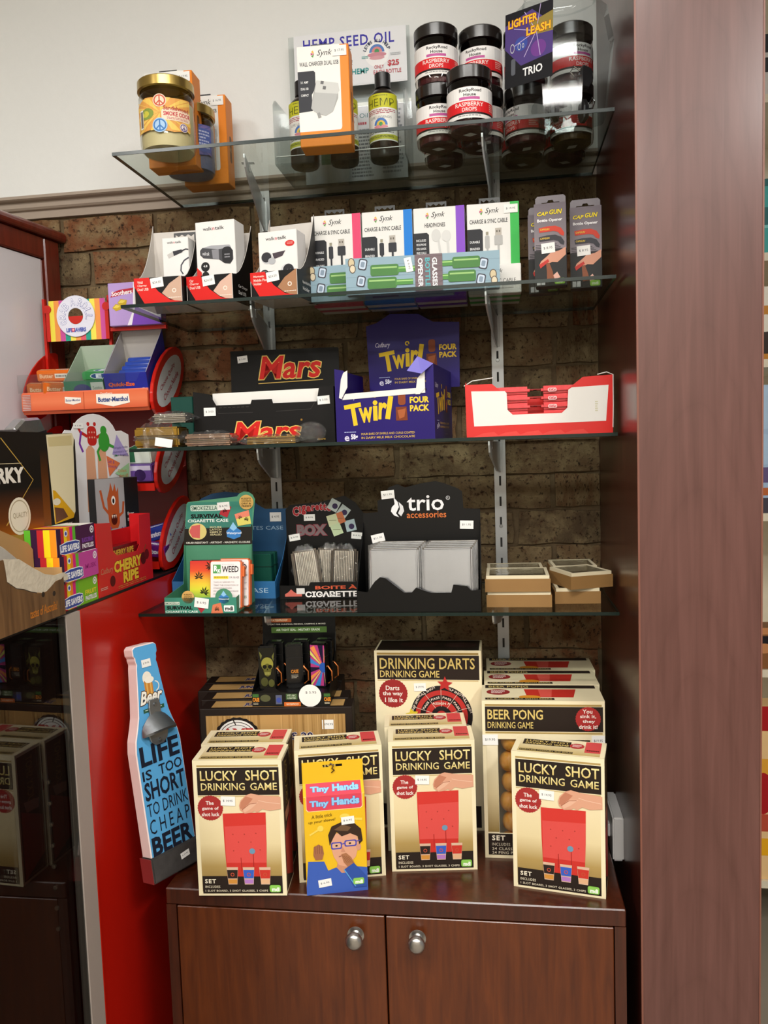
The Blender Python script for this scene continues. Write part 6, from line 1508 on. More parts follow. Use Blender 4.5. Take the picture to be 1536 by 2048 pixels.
for k, (xx, yy, nm) in enumerate(((-.10, -.70, 'left'), (-.07, -.68, 'right'))):
    q = thing('glass_pipe', 'small clear glass pipe on the dark counter shelf, %s of two' % nm, 'pipe', (xx, yy, .4105), 30)
    MB().tube([(-.03, 0, .011), (-.01, 0, .011), (.006, 0, .012), (.02, 0, .014)], [.006, .007, .009, .011], 10).build('stem', M('smoke_glass', '#b8b4a8', 0.08, var=.1, spec=.9), q)
    MB().ball((.03, 0, .016), .0158, 14, 9).build('bowl', M('smoke_glass'), q)
for k, (xx, yy, cc, nm) in enumerate(((-.17, -.66, '#c9d6d2', 'white price tag card leaning on the dark counter shelf'), (-.20, -.68, '#3a2f78', 'small purple packet lying on the dark counter shelf'))):
    q = thing('price_card', nm, 'card', (xx, yy, .4105), 20)
    MB().prism([(0, 0), (.012, .03), (.0126, .03), (.0008, 0)], -.02, .02, 'x').build('card_face', M('tag_' + cc[1:], cc, .4), q)
    MB().prism([(.024, 0), (.0126, .03), (.0132, .03), (.0248, 0)], -.02, .02, 'x').build('card_back', M('tag_' + cc[1:], cc, .4), q)

# framed white panel standing on the counter
FA = 8.0
fr = thing('framed_panel', 'white panel in a mahogany frame standing against the brick wall', 'framed panel', (-.310, -.014, ZT), 90 - FA)
FR = wood_material('mahogany_frame', '#5a1d12', '#74281a', 0.3, (50, 50, 6), coat=.4)
LN = .62; FH = .755; th = .03
# local x runs towards the wall, the face looks along local -y
MB().box(-LN, -.052, -.006, th - .008, .03, FH - .062).build('white_panel', M('white_laminate', '#dcd7da', 0.25, var=.015), fr)
MB().box(-.050, 0, -.012, th, .0, FH - .012).build('stile', FR, fr, .003)
MB().box(-.060, -.0505, -.008, th, .03, FH - .062).build('inner_bead', FR, fr, .002)
MB().box(-LN, -.0505, -.012, th, FH - .060, FH - .012).build('top_rail', FR, fr, .003)
MB().prism([(-.022, FH - .012), (-.026, FH - .004), (-.024, FH + .006), (-.016, FH + .012), (th, FH + .012), (th, FH - .012)], -LN, .012, 'x').build('cornice', FR, fr, .002)
MB().box(-LN, -.0505, -.012, th, 0, .03).build('bottom_rail', FR, fr)

# red candy rack
rk = thing('candy_rack', 'red three tier counter rack of mints with oval end plates', 'candy rack', (0, 0, ZT))
RC = M('red_rack_plastic', '#c81e12', 0.25, var=.03)
X0, X1 = -.302, -.020
MB().box(X0 + .004, X1 - .001, -.012, -.006, 0, .36).build('back_panel', M('rack_dark_red', '#7a120c', 0.35), rk)
def end_plate(z0, z1, y0=-.198, y1=-.010, n=22):
    cy, cz = (y0 + y1) / 2, (z0 + z1) / 2; a = .106; b = .055; rt = R(38)
    return [(cy + a * math.cos(2 * math.pi * k / n) * math.cos(rt) - b * math.sin(2 * math.pi * k / n) * math.sin(rt), cz + a * math.cos(2 * math.pi * k / n) * math.sin(rt) * 1.0 + b * math.sin(2 * math.pi * k / n) * math.cos(rt)) for k in range(n)]
for k, (z0, z1) in enumerate(((1.588, 1.735), (1.422, 1.572), (1.256, 1.402))):
    z0 -= ZT; z1 -= ZT
    cy, cz = -.104, (z0 + z1) / 2
    pts = [(max(-.199, min(-.006, a)), max(.002, b)) for a, b in end_plate(z0, z1)]
    pl = MB().prism(pts, X1, X1 + .008, 'x').build('end_plate', RC, rk, .0015)
    p = Pr(.2, .2, 200, 200); pp_ = []
    for j in range(26):
        t_ = 2 * math.pi * j / 26; u_, v_ = 84 * math.cos(t_), 38 * math.sin(t_); pp_.append((100 + u_ * math.cos(R(38)) - v_ * math.sin(R(38)), 100 - u_ * math.sin(R(38)) - v_ * math.cos(R(38))))
    p.poly(pp_, '#d9d6d6')
    for s_, dv in (('Choose Quality', -11), ('Choose Nestle', 12)):
        ox, oy = dv * math.sin(R(38)), dv * math.cos(R(38))
        p.text(s_, 48 + ox, 94 + oy, 152 + ox, 107 + oy, '#a02430', rot=38, shear=.15, bold=.02)
    link('oval_print', p.mesh('oval_print', lambda v: (X1 + .0083 - v[1], max(-.197, min(-.008, v[0] - .104)), max(.004, v[2] - .1 + cz))), pl)
    fy = -.190 if k == 0 else -.186
    MB().prism([(fy, z0 + .006), (-.014, z0 + .05), (-.014, z0 + .053), (fy, z0 + .010)], X0, X1 - .0005, 'x').build('tray_floor', RC, rk)
    pts = [(max(-.199, min(-.008, a)), max(.002, b)) for a, b in end_plate(z0, z1)]
    MB().prism(pts, X0 - .003, X0, 'x').build('left_end', RC, rk, .001)
    if k == 0:
        MB().prism([(fy - .002, z0 + .006), (fy - .008, z0 + .014), (fy - .009, z0 + .030), (fy - .005, z0 + .052), (fy - .002, z0 + .052)], X0, X1 - .0005, 'x').build('label_strip', M('orange_strip', '#d9623a', 0.3), rk)
        p = Pr(.28, .036, 280, 36)
        p.grad(0, 0, 280, 36, [(0, '#dc6a42'), (.5, '#e07850'), (1, '#cf5a36')])
        for q in range(10): p.rect(2, 2 + 3.4 * q, 20, 3.2 + 3.4 * q, '#c9b8b4'); p.rect(2 + 2 * q, 2, 2.6 + 2 * q, 35, '#8a6a70')
        p.poly([(98, 9), (134, 12), (134, 22), (116, 26), (98, 22)], '#e9e0d4'); p.text('Butter-Menthol', 100, 14, 132, 19, '#2a3f78', bold=.02)
        p.line([(140, 0), (140, 36)], 1, '#b04a2c')
        p.poly([(168, 6), (240, 8), (242, 26), (205, 33), (168, 25)], '#ece2d4'); p.text('Soothers', 178, 3, 204, 8, '#f3d8c8', bold=.02); p.text('Butter-Menthol', 172, 13, 238, 23, '#24407e', bold=.04)
        link('strip_print', p.mesh('strip_print', lambda v: (v[0] + (X0 + X1) / 2, fy - .0095 + v[1], v[2] + z0 + .013)), rk)
        MB().box(X0 - .01, X1 - .05, fy - .004, fy - .002, z0 + .052, z0 + .090).build('clear_lip', clear_material('acrylic_sheet'), rk)
    else:
        MB().box(X0, X1 - .0005, fy - .004, fy, z0 + .004, z0 + .020).build('label_strip', RC, rk)
for xx in (X0 + .004, -.145): MB().box(xx - .003, xx + .003, -.098, -.090, .36, .60).build('header_post', RC, rk)

# cards and packs in the top tier
t = thing('header_card', 'striped candy roll header card with white ring logo', 'header card', (-.2135, -.108, 1.757))
STRIPES = ('#f2e250', '#ef9a4e', '#c9549a', '#2f9d86', '#f0e45a', '#ee9a50', '#dd5a6a', '#2f9d86', '#f0e45a', '#ef9a4e', '#c9549a')
hx, hz, hr = -.002, .052, .020
arc_lo = [(hx + hr * math.cos(R(q)), hz + hr * math.sin(R(q))) for q in range(180, 361, 15)]; arc_up = [(hx + hr * math.cos(R(q)), hz + hr * math.sin(R(q))) for q in range(0, 181, 15)]
CARDM = M('card_cream', '#efe6d0', 0.5)
MB().prism([(-.066, 0), (.066, 0), (.066, hz)] + arc_lo[::-1] + [(-.066, hz)], 0, .0012, 'y').build('card_lower', CARDM, t)
MB().prism([(-.066, hz), (-.066, .088), (.066, .088), (.066, hz)] + arc_up, 0, .0012, 'y').build('card_upper', CARDM, t)
p = Pr(.132, .088, 132, 88)
for k, c_ in enumerate(STRIPES):
    xs = [12 * k + 2 * j for j in range(7)]
    def edge_(x_, s_):
        u_ = (x_ - 66) / 1000 - hx; return 88 - 1000 * (hz + (s_ * math.sqrt(hr * hr - u_ * u_) if abs(u_) < hr else 0))
    p.poly([(xs[0], 88), (xs[-1], 88)] + [(x_, edge_(x_, -1)) for x_ in xs[::-1]], c_)
    p.poly([(xs[0], 0), (xs[-1], 0)] + [(x_, edge_(x_, 1)) for x_ in xs[::-1]], c_)
p.front('card_print', t, 0)
ringm = MB().lathe([(.0175, -.004), (.0445, -.004), (.0445, -.0025), (.0175, -.0025), (.0175, -.004)], 40, (-.002, .052), 'y', False).build('ring', M('ring_white', '#dfe0ee', 0.4), t)
p = Pr(.09, .09, 90, 90)
p.disc(45, 45, 17, '#c22a22', arc=(180, 360))
for i, ch in enumerate('GRABAROLL'):
    a = (205, 180, 158, 136, 100, 66, 44, 18, -6)[i]; x_, y_ = 45 + 31 * math.cos(R(a)), 45 - 31 * math.sin(R(a)); p.text(ch, x_ - 4.8, y_ - 7.5, x_ + 4.8, y_ + 7.5, '#f2f2fa', bold=.0, rot=a - 90, out=('#5a62b0', .028))
p.text('LIFE SAVERS', 22, 70, 68, 79, '#5a68b8', bold=.05); p.disc(38, 74.5, 4, '#d84a5a'); p.disc(38, 74.5, 1.6, '#e8e8f4')
o = p.front('ring_print', t, 0, -.002, .007); o.location.y = -.004
for s in (-1, 1): MB().lathe([(0, -.003), (.009, -.003), (.009, .004), (0, .004)], 14, (s * .069, .07), 'y').build('red_clip', RC, t); MB().box(s * .069 - .004, s * .069 + .004, -.002, .003, .0, .07).build('red_clip', RC, t)

t = carton('lozenge_box', 'lavender lozenge box with yellow sweets picture beside striped card', 'lozenge box', .116, .028, .090, (-.1235, -.140), 1.778, 0, '#b79ad6')
p = Pr(.116, .09, 116, 90); p.poly([(58, 0), (116, 0), (116, 90), (40, 90), (54, 60)], '#efeaf4'); p.poly([(50, 90), (60, 50), (116, 78), (116, 90)], '#7a48b8'); p.poly([(5, 30), (10, 20), (26, 15), (58, 12), (56, 22), (30, 26)], '#b8283a'); p.text('Soothers', 8, 16, 54, 26, '#f4eef0', bold=.03, skew=.08)
for cx, cy in ((30, 42), (18, 52)): p.poly([(cx - 10, cy), (cx - 2, cy - 8), (cx + 12, cy - 5), (cx + 10, cy + 4), (cx - 2, cy + 7)], '#c9a82c'); p.poly([(cx - 8, cy), (cx - 1, cy - 6), (cx + 9, cy - 4), (cx + 2, cy + 1)], '#e8d05a')
p.front('front_print', t, .028)
lz = MB().box(-.13, -.004, -.125, -.116, 1.770, 1.7775).build('card_ledge', RC); lz.parent = rk; lz.location.z = -ZT

def small_pack(name, label, cat, loc, rot, size, col, group, prn=None):
    q = thing(name, label, cat, loc, 0, group, rot=tuple(R(a) for a in rot))
    w_, d_, h_ = size
    MB().box(-w_ / 2, w_ / 2, -d_ / 2, d_ / 2, 0, h_).build('wrapper', M('pack_' + col[1:], col, 0.35, var=.08), q, .002, 2)
    if prn:
        p = Pr(w_ * .94, h_ * .94); prn(p); p.front('wrapper_print', q, d_ , 0, h_ * .03)
        p = Pr(w_ * .94, d_ * .94); prn(p); p.top('top_print', q, d_ * .94, h_)
    return q
def bm(p):
    p.rect(55, 10, 96, p.uh - 10, '#e9e4da'); p.bars(58, 14, 92, p.uh - 14); p.text('Butter', 6, p.uh * .3, 50, p.uh * .7, '#f2c9a0', bold=.03)
for k, (xx, zz, a, nm) in enumerate(((-.275, 1.634, -12, 'lowest orange lozenge pack at the left end of the rack'), (-.244, 1.634, 14, 'orange lozenge pack leaning beside the lowest one'), (-.262, 1.664, -20, 'topmost orange lozenge pack across the other two'))):
    small_pack('lozenge_pack', nm, 'lozenge pack', (xx + .01, -.165 + .02 * (k == 2), zz + .004), (14, 0, 30 + a), (.07, .024, .024), '#dd6f1e', 'orange lozenge packs in the rack', bm)
# open green box
def open_box(name, label, cat, bl, yaw, w_, d_, hf, hb, col, inside, z, group=None):
    x, y = base_pos(bl, yaw, w_, d_)
    q = thing(name, label, cat, (x, y, z), 0, group, rot=(R(14), 0, R(yaw)))
    o_ = M('card_' + col[1:], col, 0.45); i_ = M('board_' + inside[1:], inside, 0.6)
    MB().box(-w_ / 2, w_ / 2, -d_ / 2, d_ / 2, 0, .001).build('base', i_, q)
    MB().box(-w_ / 2, w_ / 2, -d_ / 2, -d_ / 2 + .001, .001, hf).build('front_wall', o_, q)
    prof = [(-d_ / 2 + .001, .001), (d_ / 2, .001), (d_ / 2, hb), (-d_ / 2 + .001, hf)]
    for s in (-1, 1):
        sw = MB().prism(prof, s * (w_ / 2 - .0005) - .0005, s * (w_ / 2 - .0005) + .0005, 'x').build('side_wall', i_, q)
        MB().prism(prof, s * (w_ / 2 + .0003) - .0002, s * (w_ / 2 + .0003) + .0002, 'x').build('outer_print', o_, sw)
    MB().box(-w_ / 2 + .001, w_ / 2 - .001, d_ / 2 - .001, d_ / 2, .001, hb).build('back_wall', i_, q)
    return q
q = open_box('mint_display_box', 'pale green open mint box in the middle of the rack', 'display box', (-.212, -.180), 0, .088, .10, .034, .095, '#2f7a55', '#a9b8a4', 1.640)
p = Pr(.088, .034, 88, 34); p.disc(40, 20, 20, '#3a3f78', ry=13); p.rect(60, 4, 88, 34, '#c9cfc4'); p.text('Sunito', 64, 12, 84, 19, '#4a6a5a'); p.front('front_print', q, .10)
def gp(p): p.disc(60, p.uh / 2, 32, '#dfe9e4', ry=p.uh * .38); p.disc(60, p.uh / 2, 28, '#24508a', ry=p.uh * .32); p.text('E', 50, p.uh * .25, 72, p.uh * .75, '#e8eef4', bold=.06)
small_pack('mint_pack', 'green mint pack with blue oval inside pale green box', 'mint pack', (-.165, -.112, 1.672), (14, 0, 4), (.062, .05, .018), '#2f9a4e', None, gp)
q = open_box('antacid_display_box', 'blue open antacid roll box at the right of the rack', 'display box', (-.119, -.183), 0, .094, .115, .046, .120, '#26329a', '#b9b4ac', 1.642)
p = Pr(.094, .046, 94, 46); p.poly([(0, 0), (12, 0), (18, 16), (70, 18), (82, 0), (94, 0), (94, 46), (0, 46)], '#2a2f9a'); p.text('Quick-Eze', 8, 19, 66, 29, '#e0642a', bold=.04, shear=.15); p.disc(84, 40, 8, '#c9cbe0'); p.front('front_print', q, .115)
p = Pr(.115, .07, 115, 70); p.text('Quick-Eze', 20, 22, 100, 44, '#e0582a', bold=.05, skew=.4, shear=.1); p.disc(70, 56, 16, '#6aa0d8', ry=5); p.right('side_print', q, .096)
ROLL = M('roll_wrap_blue', '#2a4ab0', 0.25, var=.2, scale=80)
for k in range(6):
    r_ = thing('antacid_roll', ['frontmost', 'second', 'third', 'fourth', 'fifth', 'rearmost'][k] + ' blue antacid roll in the open blue box', 'antacid roll', (-.072, -.166 + .0155 * k, 1.655 + .0105 * k), 0, 'blue antacid rolls in the rack')
    MB().lathe([(0, -.036), (.0085, -.036), (.009, -.034), (.009, .034), (.0085, .036), (0, .036)], 14, (0, 0), 'x').build('wrapper', ROLL, r_)
    for s in (-1, 1): MB().lathe([(0, s * .0362), (.0075, s * .0362), (.0075, s * .0372), (0, s * .0372)], 12, (0, 0), 'x').build('foil_end', M('foil_gold', '#c9b47a', .25, .8), r_)
    if k == 0:
        p = Pr(.06, .012, 60, 12); p.text('Quick-Eze', 4, 1, 52, 10, '#e8682a', bold=.05, shear=.15); o = p.front('wrapper_print', r_, 0, 0, -.006); o.location.y = -.0092
# lower tiers
small_pack('mint_box', 'white and green mint box on the middle tier of the rack', 'mint box', (-.062, -.138, 1.490), (12, 0, 0), (.06, .07, .03), '#cfd8cc', None, lambda p: p.rect(5, 5, 40, p.uh - 5, '#2f6a48'))
small_pack('mint_box', 'purple berry mint box on the middle tier of the rack', 'mint box', (-.062, -.142, 1.452), (12, 0, 0), (.066, .07, .036), '#6a4a9a', None, lambda p: (p.rect(0, 0, 100, p.uh * .3, '#cfc8e0'), p.disc(60, p.uh * .6, 20, '#3a2458')))
def mt(p): p.text('mentos', 10, p.uh * .3, 90, p.uh * .7, '#e6e2f0', bold=.06)
small_pack('chewy_mint_pack', 'blue and yellow chewy mint pack on the lowest tier', 'mint pack', (-.045, -.14, 1.318), (18, -14, 8), (.07, .02, .030), '#2f3f9a', None, mt)
small_pack('chewy_mint_pack', 'purple foil chewy mint pack below the blue one', 'mint pack', (-.048, -.165, 1.288), (12, 8, 4), (.07, .03, .026), '#6a1f78', None, mt)

# goods on the counter, facing the aisle
def counter_box(name, label, cat, near_y, w_, d_, h_, x, z, col, yaw=90, group=None):
    return carton(name, label, cat, w_, d_, h_, (x, near_y), z, yaw, col, group)
# cherry bar box with a cut-out front
w, d, h = .221, .044, .132
x, y = base_pos((-.005, -.476), 90, w, d)
t = thing('cherry_bar_box', 'bright red cherry chocolate bar display box with yellow lettering', 'display box', (x, y, ZT), 90)
CHR = M('cherry_red_card', '#d01a20', 0.35, var=.03)
MB().prism([(-w / 2, 0), (w / 2, 0), (w / 2, h), (w / 2 - .05, h), (w / 2 - .054, .074), (w / 2 - .066, .064), (-w / 2 + .072, .066), (-w / 2 + .058, .076), (-w / 2 + .054, h - .004), (-w / 2, h)], -d / 2, -d / 2 + .001, 'y').build('front_wall', CHR, t)
for s in (-1, 1): MB().box(s * (w / 2 - .0005) - .0005, s * (w / 2 - .0005) + .0005, -d / 2 + .001, d / 2, 0, h).build('side_wall', CHR, t)
MB().box(-w / 2 + .001, w / 2 - .001, -d / 2 + .001, d / 2, 0, .001).build('base', CHR, t)
MB().box(-w / 2 + .001, w / 2 - .001, d / 2 - .001, d / 2, .001, h * .8).build('back_wall', CHR, t)
p = Pr(w, h, 221, 132)
p.text('CHERRY', 58, 76, 172, 98, '#e8c23a', bold=.05, skew=.0, out=('#8f0f14', .03)); p.text('RIPE', 92, 100, 156, 121, '#e8c23a', bold=.05, out=('#8f0f14', .03)); p.text('Cadbury', 8, 82, 54, 96, '#c98a6a', shear=.3)
p.disc(50, 110, 10, '#5a1014'); p.disc(180, 86, 12, '#5a1014'); p.disc(196, 80, 10, '#6a1418'); p.line([(182, 74), (194, 60)], 2, '#7a5a30'); p.lines(70, 123, 190, 130, 2, '#c9703a'); p.lines(4, 116, 30, 122, 2, '#e0b0a0')
p.front('front_print', t, d)
for k in range(3):
    b = thing('cherry_bar', ['cherry chocolate bar at the bottom of the red box', 'cherry chocolate bar in the middle of the red box', 'cherry chocolate bar on top in the red box'][k], 'chocolate bar', (x, y, ZT + .0012 + .027 * k), 90, 'cherry chocolate bars in the red box')
    MB().box(-.075, .075, -.017, .015, 0, .025).build('wrapper', M('cherry_wrapper', '#7a1018', 0.22, var=.3, scale=60, bump=.5), b, .006, 2)
    p = Pr(.12, .02, 120, 20); p.text('CHERRY RIPE', 10, 3, 100, 15, '#d8a83a', bold=.04); p.front('wrapper_print', b, .034, 0, .003); 
    for s in (-1, 1): MB().box(min(s * .0755, s * .088), max(s * .0755, s * .088), -.014, .012, .011, .0125).build('crimp', M('cherry_wrapper'), b)

# three candy roll cartons
def saver(label, k, c_flav, flav, fc):
    w, d, h = .122, .055, .0445
    t = counter_box('candy_roll_carton', label, 'candy carton', -.602, w, d, h, -.006 + .003 * (k == 1), ZT + .0448 * k, '#f2efe8', 90, 'striped candy roll cartons stacked on the counter')
    p = Pr(w, h, 122, 44.5)
    for j, c_ in enumerate(('#3a1a3c', '#c22a30', '#f2d21e', '#ef8a1e', '#d8207e', '#62b530')): p.rect(9 * j + (4 if j else 0), 0, 9 * j + 13, 44.5, c_)
    p.rect(58, 0, 122, 44.5, c_flav)
    p.poly([(8, 26), (30, 22), (58, 22), (70, 25), (71, 40), (58, 43), (20, 43), (8, 40)], '#f0f0f4'); p.poly([(9, 27), (30, 23.5), (58, 23.5), (69, 26), (70, 39), (58, 42), (20, 42), (9, 39)], '#3a4a9a'); p.text('LIFE SAVERS', 10, 27.5, 68, 38.5, '#f2f2f6', bold=.05)
    p.text(flav[0], 78, 22, 116, 30, fc, bold=.03); 
    if flav[1]: p.text(flav[1], 78, 32, 116, 40, '#f0e6ee', bold=.04)
    p.ring(112, 10, 4, 6.5, '#efe8ee', n=18); p.disc(112, 10, 2.5, '#efe8ee'); p.rrect(23, 4, 33, 14, 4, '#e8e8f2'); p.disc(28, 9, 3, '#3a4a9a')
    p.front('front_print', t, d)
    lp = Pr(d, h); [lp.rect(20 * j, 0, 20 * j + 20, lp.uh, c_) for j, c_ in enumerate(('#62b530', '#3a1a3c', '#c22a30', '#f2d21e', '#ef8a1e'))]; lp.left('end_print', t, w)
    q = Pr(w, d); [q.rect(10 * j, 0, 10 * j + 10, q.uh, c_) for j, c_ in enumerate(('#3a1a3c', '#c22a30', '#f2d21e', '#ef8a1e', '#d8207e', '#62b530'))]; q.top('top_print', t, d, h)
saver('green end candy roll carton at the bottom of the stack', 0, '#7ab628', ('FRUIT', 'PASTILLES'), '#e8d23a')
saver('pink end candy roll carton in the middle of the stack', 1, '#c2479a', ('MUSK', ''), '#a02a7c')
saver('dark purple end candy roll carton on top of the stack', 2, '#4a1a44', ('BLACKCURRANT', 'PASTILLES'), '#8a4ab0')

# beef jerky box
w, d, h = .28, .038, .292
x, y = base_pos((-.063, -.703), 90, w, d)
t = thing('jerky_box', 'black and orange beef jerky display box with cream window flap', 'display box', (x, y, ZT), 90)
MB().prism([(-w / 2, 0), (w / 2 - .004, 0), (w / 2, h - .012), (w / 2 - .012, h), (.05, h - .002), (.03, h - .006), (-.02, h - .008), (-.03, h + .004), (-.05, h - .004), (-w / 2, h - .002)], -d / 2, d / 2, 'y').build('carton_body', M('jerky_black', '#1c1814', 0.4, var=.03), t)
p = Pr(w, h, 280, 292)
p.rect(0, 0, 208, 292, '#1b1713'); p.grad(0, 90, 164, 292, [(0, '#1b1713'), (.25, '#6a3610'), (.45, '#c8701c'), (1, '#d8821e')]); p.grad(164, 30, 186, 292, [(0, '#241a12'), (.4, '#7a4214'), (1, '#a85a18')])
p.line([(60, 10), (140, 78), (60, 146)], 2, '#c9a24a'); p.text('JERKY', 10, 56, 116, 88, '#efe9dc', bold=.05); p.line([(10, 50), (110, 50)], 1, '#d8c8a0')
p.disc(96, 134, 30, '#efe6cf'); p.ring(96, 134, 24, 26, '#b8a888'); p.text('QUALITY', 78, 128, 118, 138, '#b0a080', bold=.01); p.poly([(60, 160), (124, 168), (120, 206), (60, 206)], '#a8823a'); p.lines(66, 176, 116, 198, 3, '#efe0b8')
p.poly([(186, 4), (270, 0), (276, 10), (272, 26), (266, 140), (258, 150), (196, 156)], '#ece0b8'); p.poly([(190, 8), (268, 4), (268, 22), (192, 24)], '#d8c894')
p.poly([(196, 98), (204, 100), (262, 144), (258, 151), (196, 157)], '#e0a81c'); p.poly([(198, 128), (226, 132), (240, 148), (200, 155)], '#6a4430'); p.disc(206, 119, 12, '#e8e0c8', ry=6)
p.poly([(196, 157), (262, 151), (262, 292), (196, 292)], '#17140f'); p.text('BEEF JERKY', 204, 158, 252, 165, '#efe6d8', bold=.02)
p.front('front_print', t, d)

t = thing('snack_pouch', 'silver foil snack pouch showing behind the jerky box', 'snack pouch', (-.128, -.470, ZT), 90)
MB().prism([(-.05, 0), (.05, 0), (.05, .29), (.03, .322), (-.02, .318), (-.05, .30)], -.012, .012, 'y').build('foil_pouch', M('silver_foil', '#c4c4c6', .25, .9, var=.1, scale=50, bump=.6), t, .004)
p = Pr(.1, .12, 100, 120); p.poly([(40, 20), (96, 10), (96, 60), (52, 60)], '#26242a'); p.line([(36, 24), (60, 70)], 3, '#a8242a'); p.disc(64, 34, 8, '#d8d4d0'); p.front('pouch_print', t, .024, 0, .19)
# finger toy display
yaw = 77
t = thing('finger_toy_display', 'white finger toy header card with monster box in front', 'toy display', (-.0605 - .0098, -.2745 + .0022, ZT), yaw)
bw, bd = .128, .018
MB().box(-bw / 2, bw / 2, -bd / 2, bd / 2, 0, .205).build('toy_box', M('toy_box_black', '#1a1819', 0.4), t, .001)
p = Pr(bw, .205, 128, 205); p.rect(0, 0, 84, 205, '#a9a6a8')
p.poly([(34, 84), (32, 40), (40, 22), (44, 8), (50, 26), (56, 10), (60, 28), (66, 18), (66, 44), (66, 90), (60, 100), (40, 100)], '#b5562c'); p.line([(36, 70), (22, 56), (14, 22)], 6, '#b5562c'); p.line([(64, 76), (76, 70), (80, 48)], 6, '#b5562c')
p.disc(50, 44, 6, '#f0ece6', ry=9); p.disc(50, 45, 3, '#1a1412', ry=5); p.disc(50, 82, 9, '#4a1810', ry=11); [p.poly([(43 + 5 * k, 73), (47 + 5 * k, 73), (45 + 5 * k, 80)], '#f0e6d8') for k in range(3)]
rg = random.Random(3); [p.disc(10 + 70 * rg.random(), 98 + 40 * rg.random(), 3, rg.choice(('#6a5a9a', '#5a9a6a', '#c9a25a')), n=6) for _ in range(40)]
p.text('finger', 88, 70, 108, 79, '#efeaea', bold=.01); p.text('monsters', 88, 81, 122, 89, '#efeaea', bold=.01)
p.front('box_print', t, bd)
cx0, cx1 = -.122, .066
card = [(cx0, 0), (cx1, 0), (cx1, .292), (cx1 - .022, .300)] + [(-.035 + .066 * math.cos(R(a)), .282 + .050 * math.sin(R(a))) for a in range(20, 161, 14)] + [(cx0 + .008, .300), (cx0, .292)]
MB().prism(card, bd / 2, bd / 2 + .001, 'y').build('header_card', M('toy_card_white', '#e9e6e6', 0.45, var=.01), t)
p = Pr(cx1 - cx0, .332, 188, 332)
for x0, x1 in ((60, 84), (92, 116)): p.poly([(x0 - 4, 190), (x0, 70), (x0 + 8, 62), (x1 - 8, 62), (x1, 70), (x1 + 2, 190)], '#d9a07e')
p.rrect(66, 24, 92, 62, 10, '#bf2c26'); p.disc(70, 20, 4, '#bf2c26'); p.disc(88, 20, 4, '#bf2c26'); p.line([(66, 44), (48, 36), (42, 26)], 6, '#bf2c26'); p.line([(92, 46), (106, 40)], 6, '#bf2c26'); p.line([(50, 34), (44, 58), (52, 74)], 5, '#7a3aa0')
for k in range(6): p.disc(72 + 7 * (k % 3), 36 + 10 * (k // 3), 2, '#e0a090', n=8)
p.disc(112, 54, 16, '#3f9a3a', ry=20); p.disc(112, 32, 9, '#3f9a3a'); p.line([(124, 60), (142, 66), (146, 84)], 6, '#3f9a3a'); p.line([(102, 62), (92, 74), (98, 92)], 6, '#3f9a3a')
p.poly([(150, 40), (134, 80), (184, 84)], '#a99ad0'); [p.text(s, 138, 64 + 7.5 * k, 182, 69.5 + 7.5 * k, '#4a3a7a', rot=4) for k, s in enumerate(('Wiggly little', 'monsters for', 'your fingers!'))]
p.poly([(116, 82), (156, 98), (122, 124)], '#e0784a'); p.text('Soft &', 119, 91, 139, 98, '#7a3a8a', rot=-6); p.text('Stretchy', 119, 101, 147, 109, '#7a3a8a', rot=-8)
p.poly([(138, 118), (184, 98), (180, 134)], '#a9d8a4'); p.text('Collect', 148, 110, 174, 117, '#d8743a'); p.text('them all!', 150, 120, 178, 127, '#d8743a')
rg = random.Random(9); [p.poly([(58 + 8 * i + 0, 190 + 10 * j), (66 + 8 * i, 190 + 10 * j), (62 + 8 * i, 199 + 10 * j)], rg.choice(('#7a4aa0', '#5aa84a', '#e0a05a', '#e8e4e8'))) for i in range(5) for j in range(8)]
p.rrect(62, 272, 84, 292, 3, '#7cb84a')
o = p.front('card_print', t, 0, (cx0 + cx1) / 2, 0); o.location.y = bd / 2
sticker(t, '$ 3.45', -.080, .308, .026, .010, -bd, 0)

# torn wooden print carton
w, d, h = .27, .05, .111
x, y = base_pos((.004, -.875), 90.0, w, d)
t = thing('nut_carton', 'torn wood print snack carton at the counter edge with ragged front', 'display box', (x, y, ZT - .0), 90)
KFT = M('kraft_inner', '#b08a58', 0.7, var=.05); RAG = M('torn_paper', '#cfc4ae', 0.9, var=.15, scale=80, bump=.8)
WOODP = wood_material('wood_print_card', '#55391f', '#7d5a36', 0.5, (60, 60, 6))
low = [(-.017, .108), (-.014, .092), (-.012, .075), (.009, .062), (.026, .058), (.044, .051), (.058, .047), (.072, .044), (.084, .044), (.097, .049), (.110, .055), (.122, .056)]
MB().prism([(-w / 2, 0), (w / 2, 0), (w / 2, .060), (w / 2 - .006, .057)] + low[::-1] + [(-w / 2, .108)], -d / 2, -d / 2 + .0015, 'y').build('front_wall', WOODP, t)
MB().prism([(a_ + .001, b_ + .001) for a_, b_ in low] + [(w / 2 + .006, .052), (w / 2 + .015, .053), (w / 2 + .012, .061), (w / 2 + .002, .066), (.110, .066), (.083, .072), (.05, .088), (.02, .104)], -d / 2 + .0002, -d / 2 + .0012, 'y').build('ragged_tear', RAG, t)
MB().prism([(-w / 2, .190), (-.047, .161), (.02, .112), (.083, .067), (.125, .068), (.1335, .072), (.1335, .104), (.122, .116), (-.047, .182), (-w / 2, .215)], d / 2 - .0015, d / 2, 'y').build('back_wall', KFT, t)
MB().box(w / 2 - .0015, w / 2, -d / 2 + .0015, d / 2 - .0016, 0, .075).build('side_wall', KFT, t)
MB().box(-w / 2, w / 2 - .0015, -d / 2 + .0015, d / 2, 0, .0015).build('base', KFT, t)
p = Pr(.15, .03, 150, 30); p.text('tastes of Australia!', 58, 10, 132, 24, '#c9792a', bold=.01, shear=.2); p.front('front_print', t, d, .055, .006)
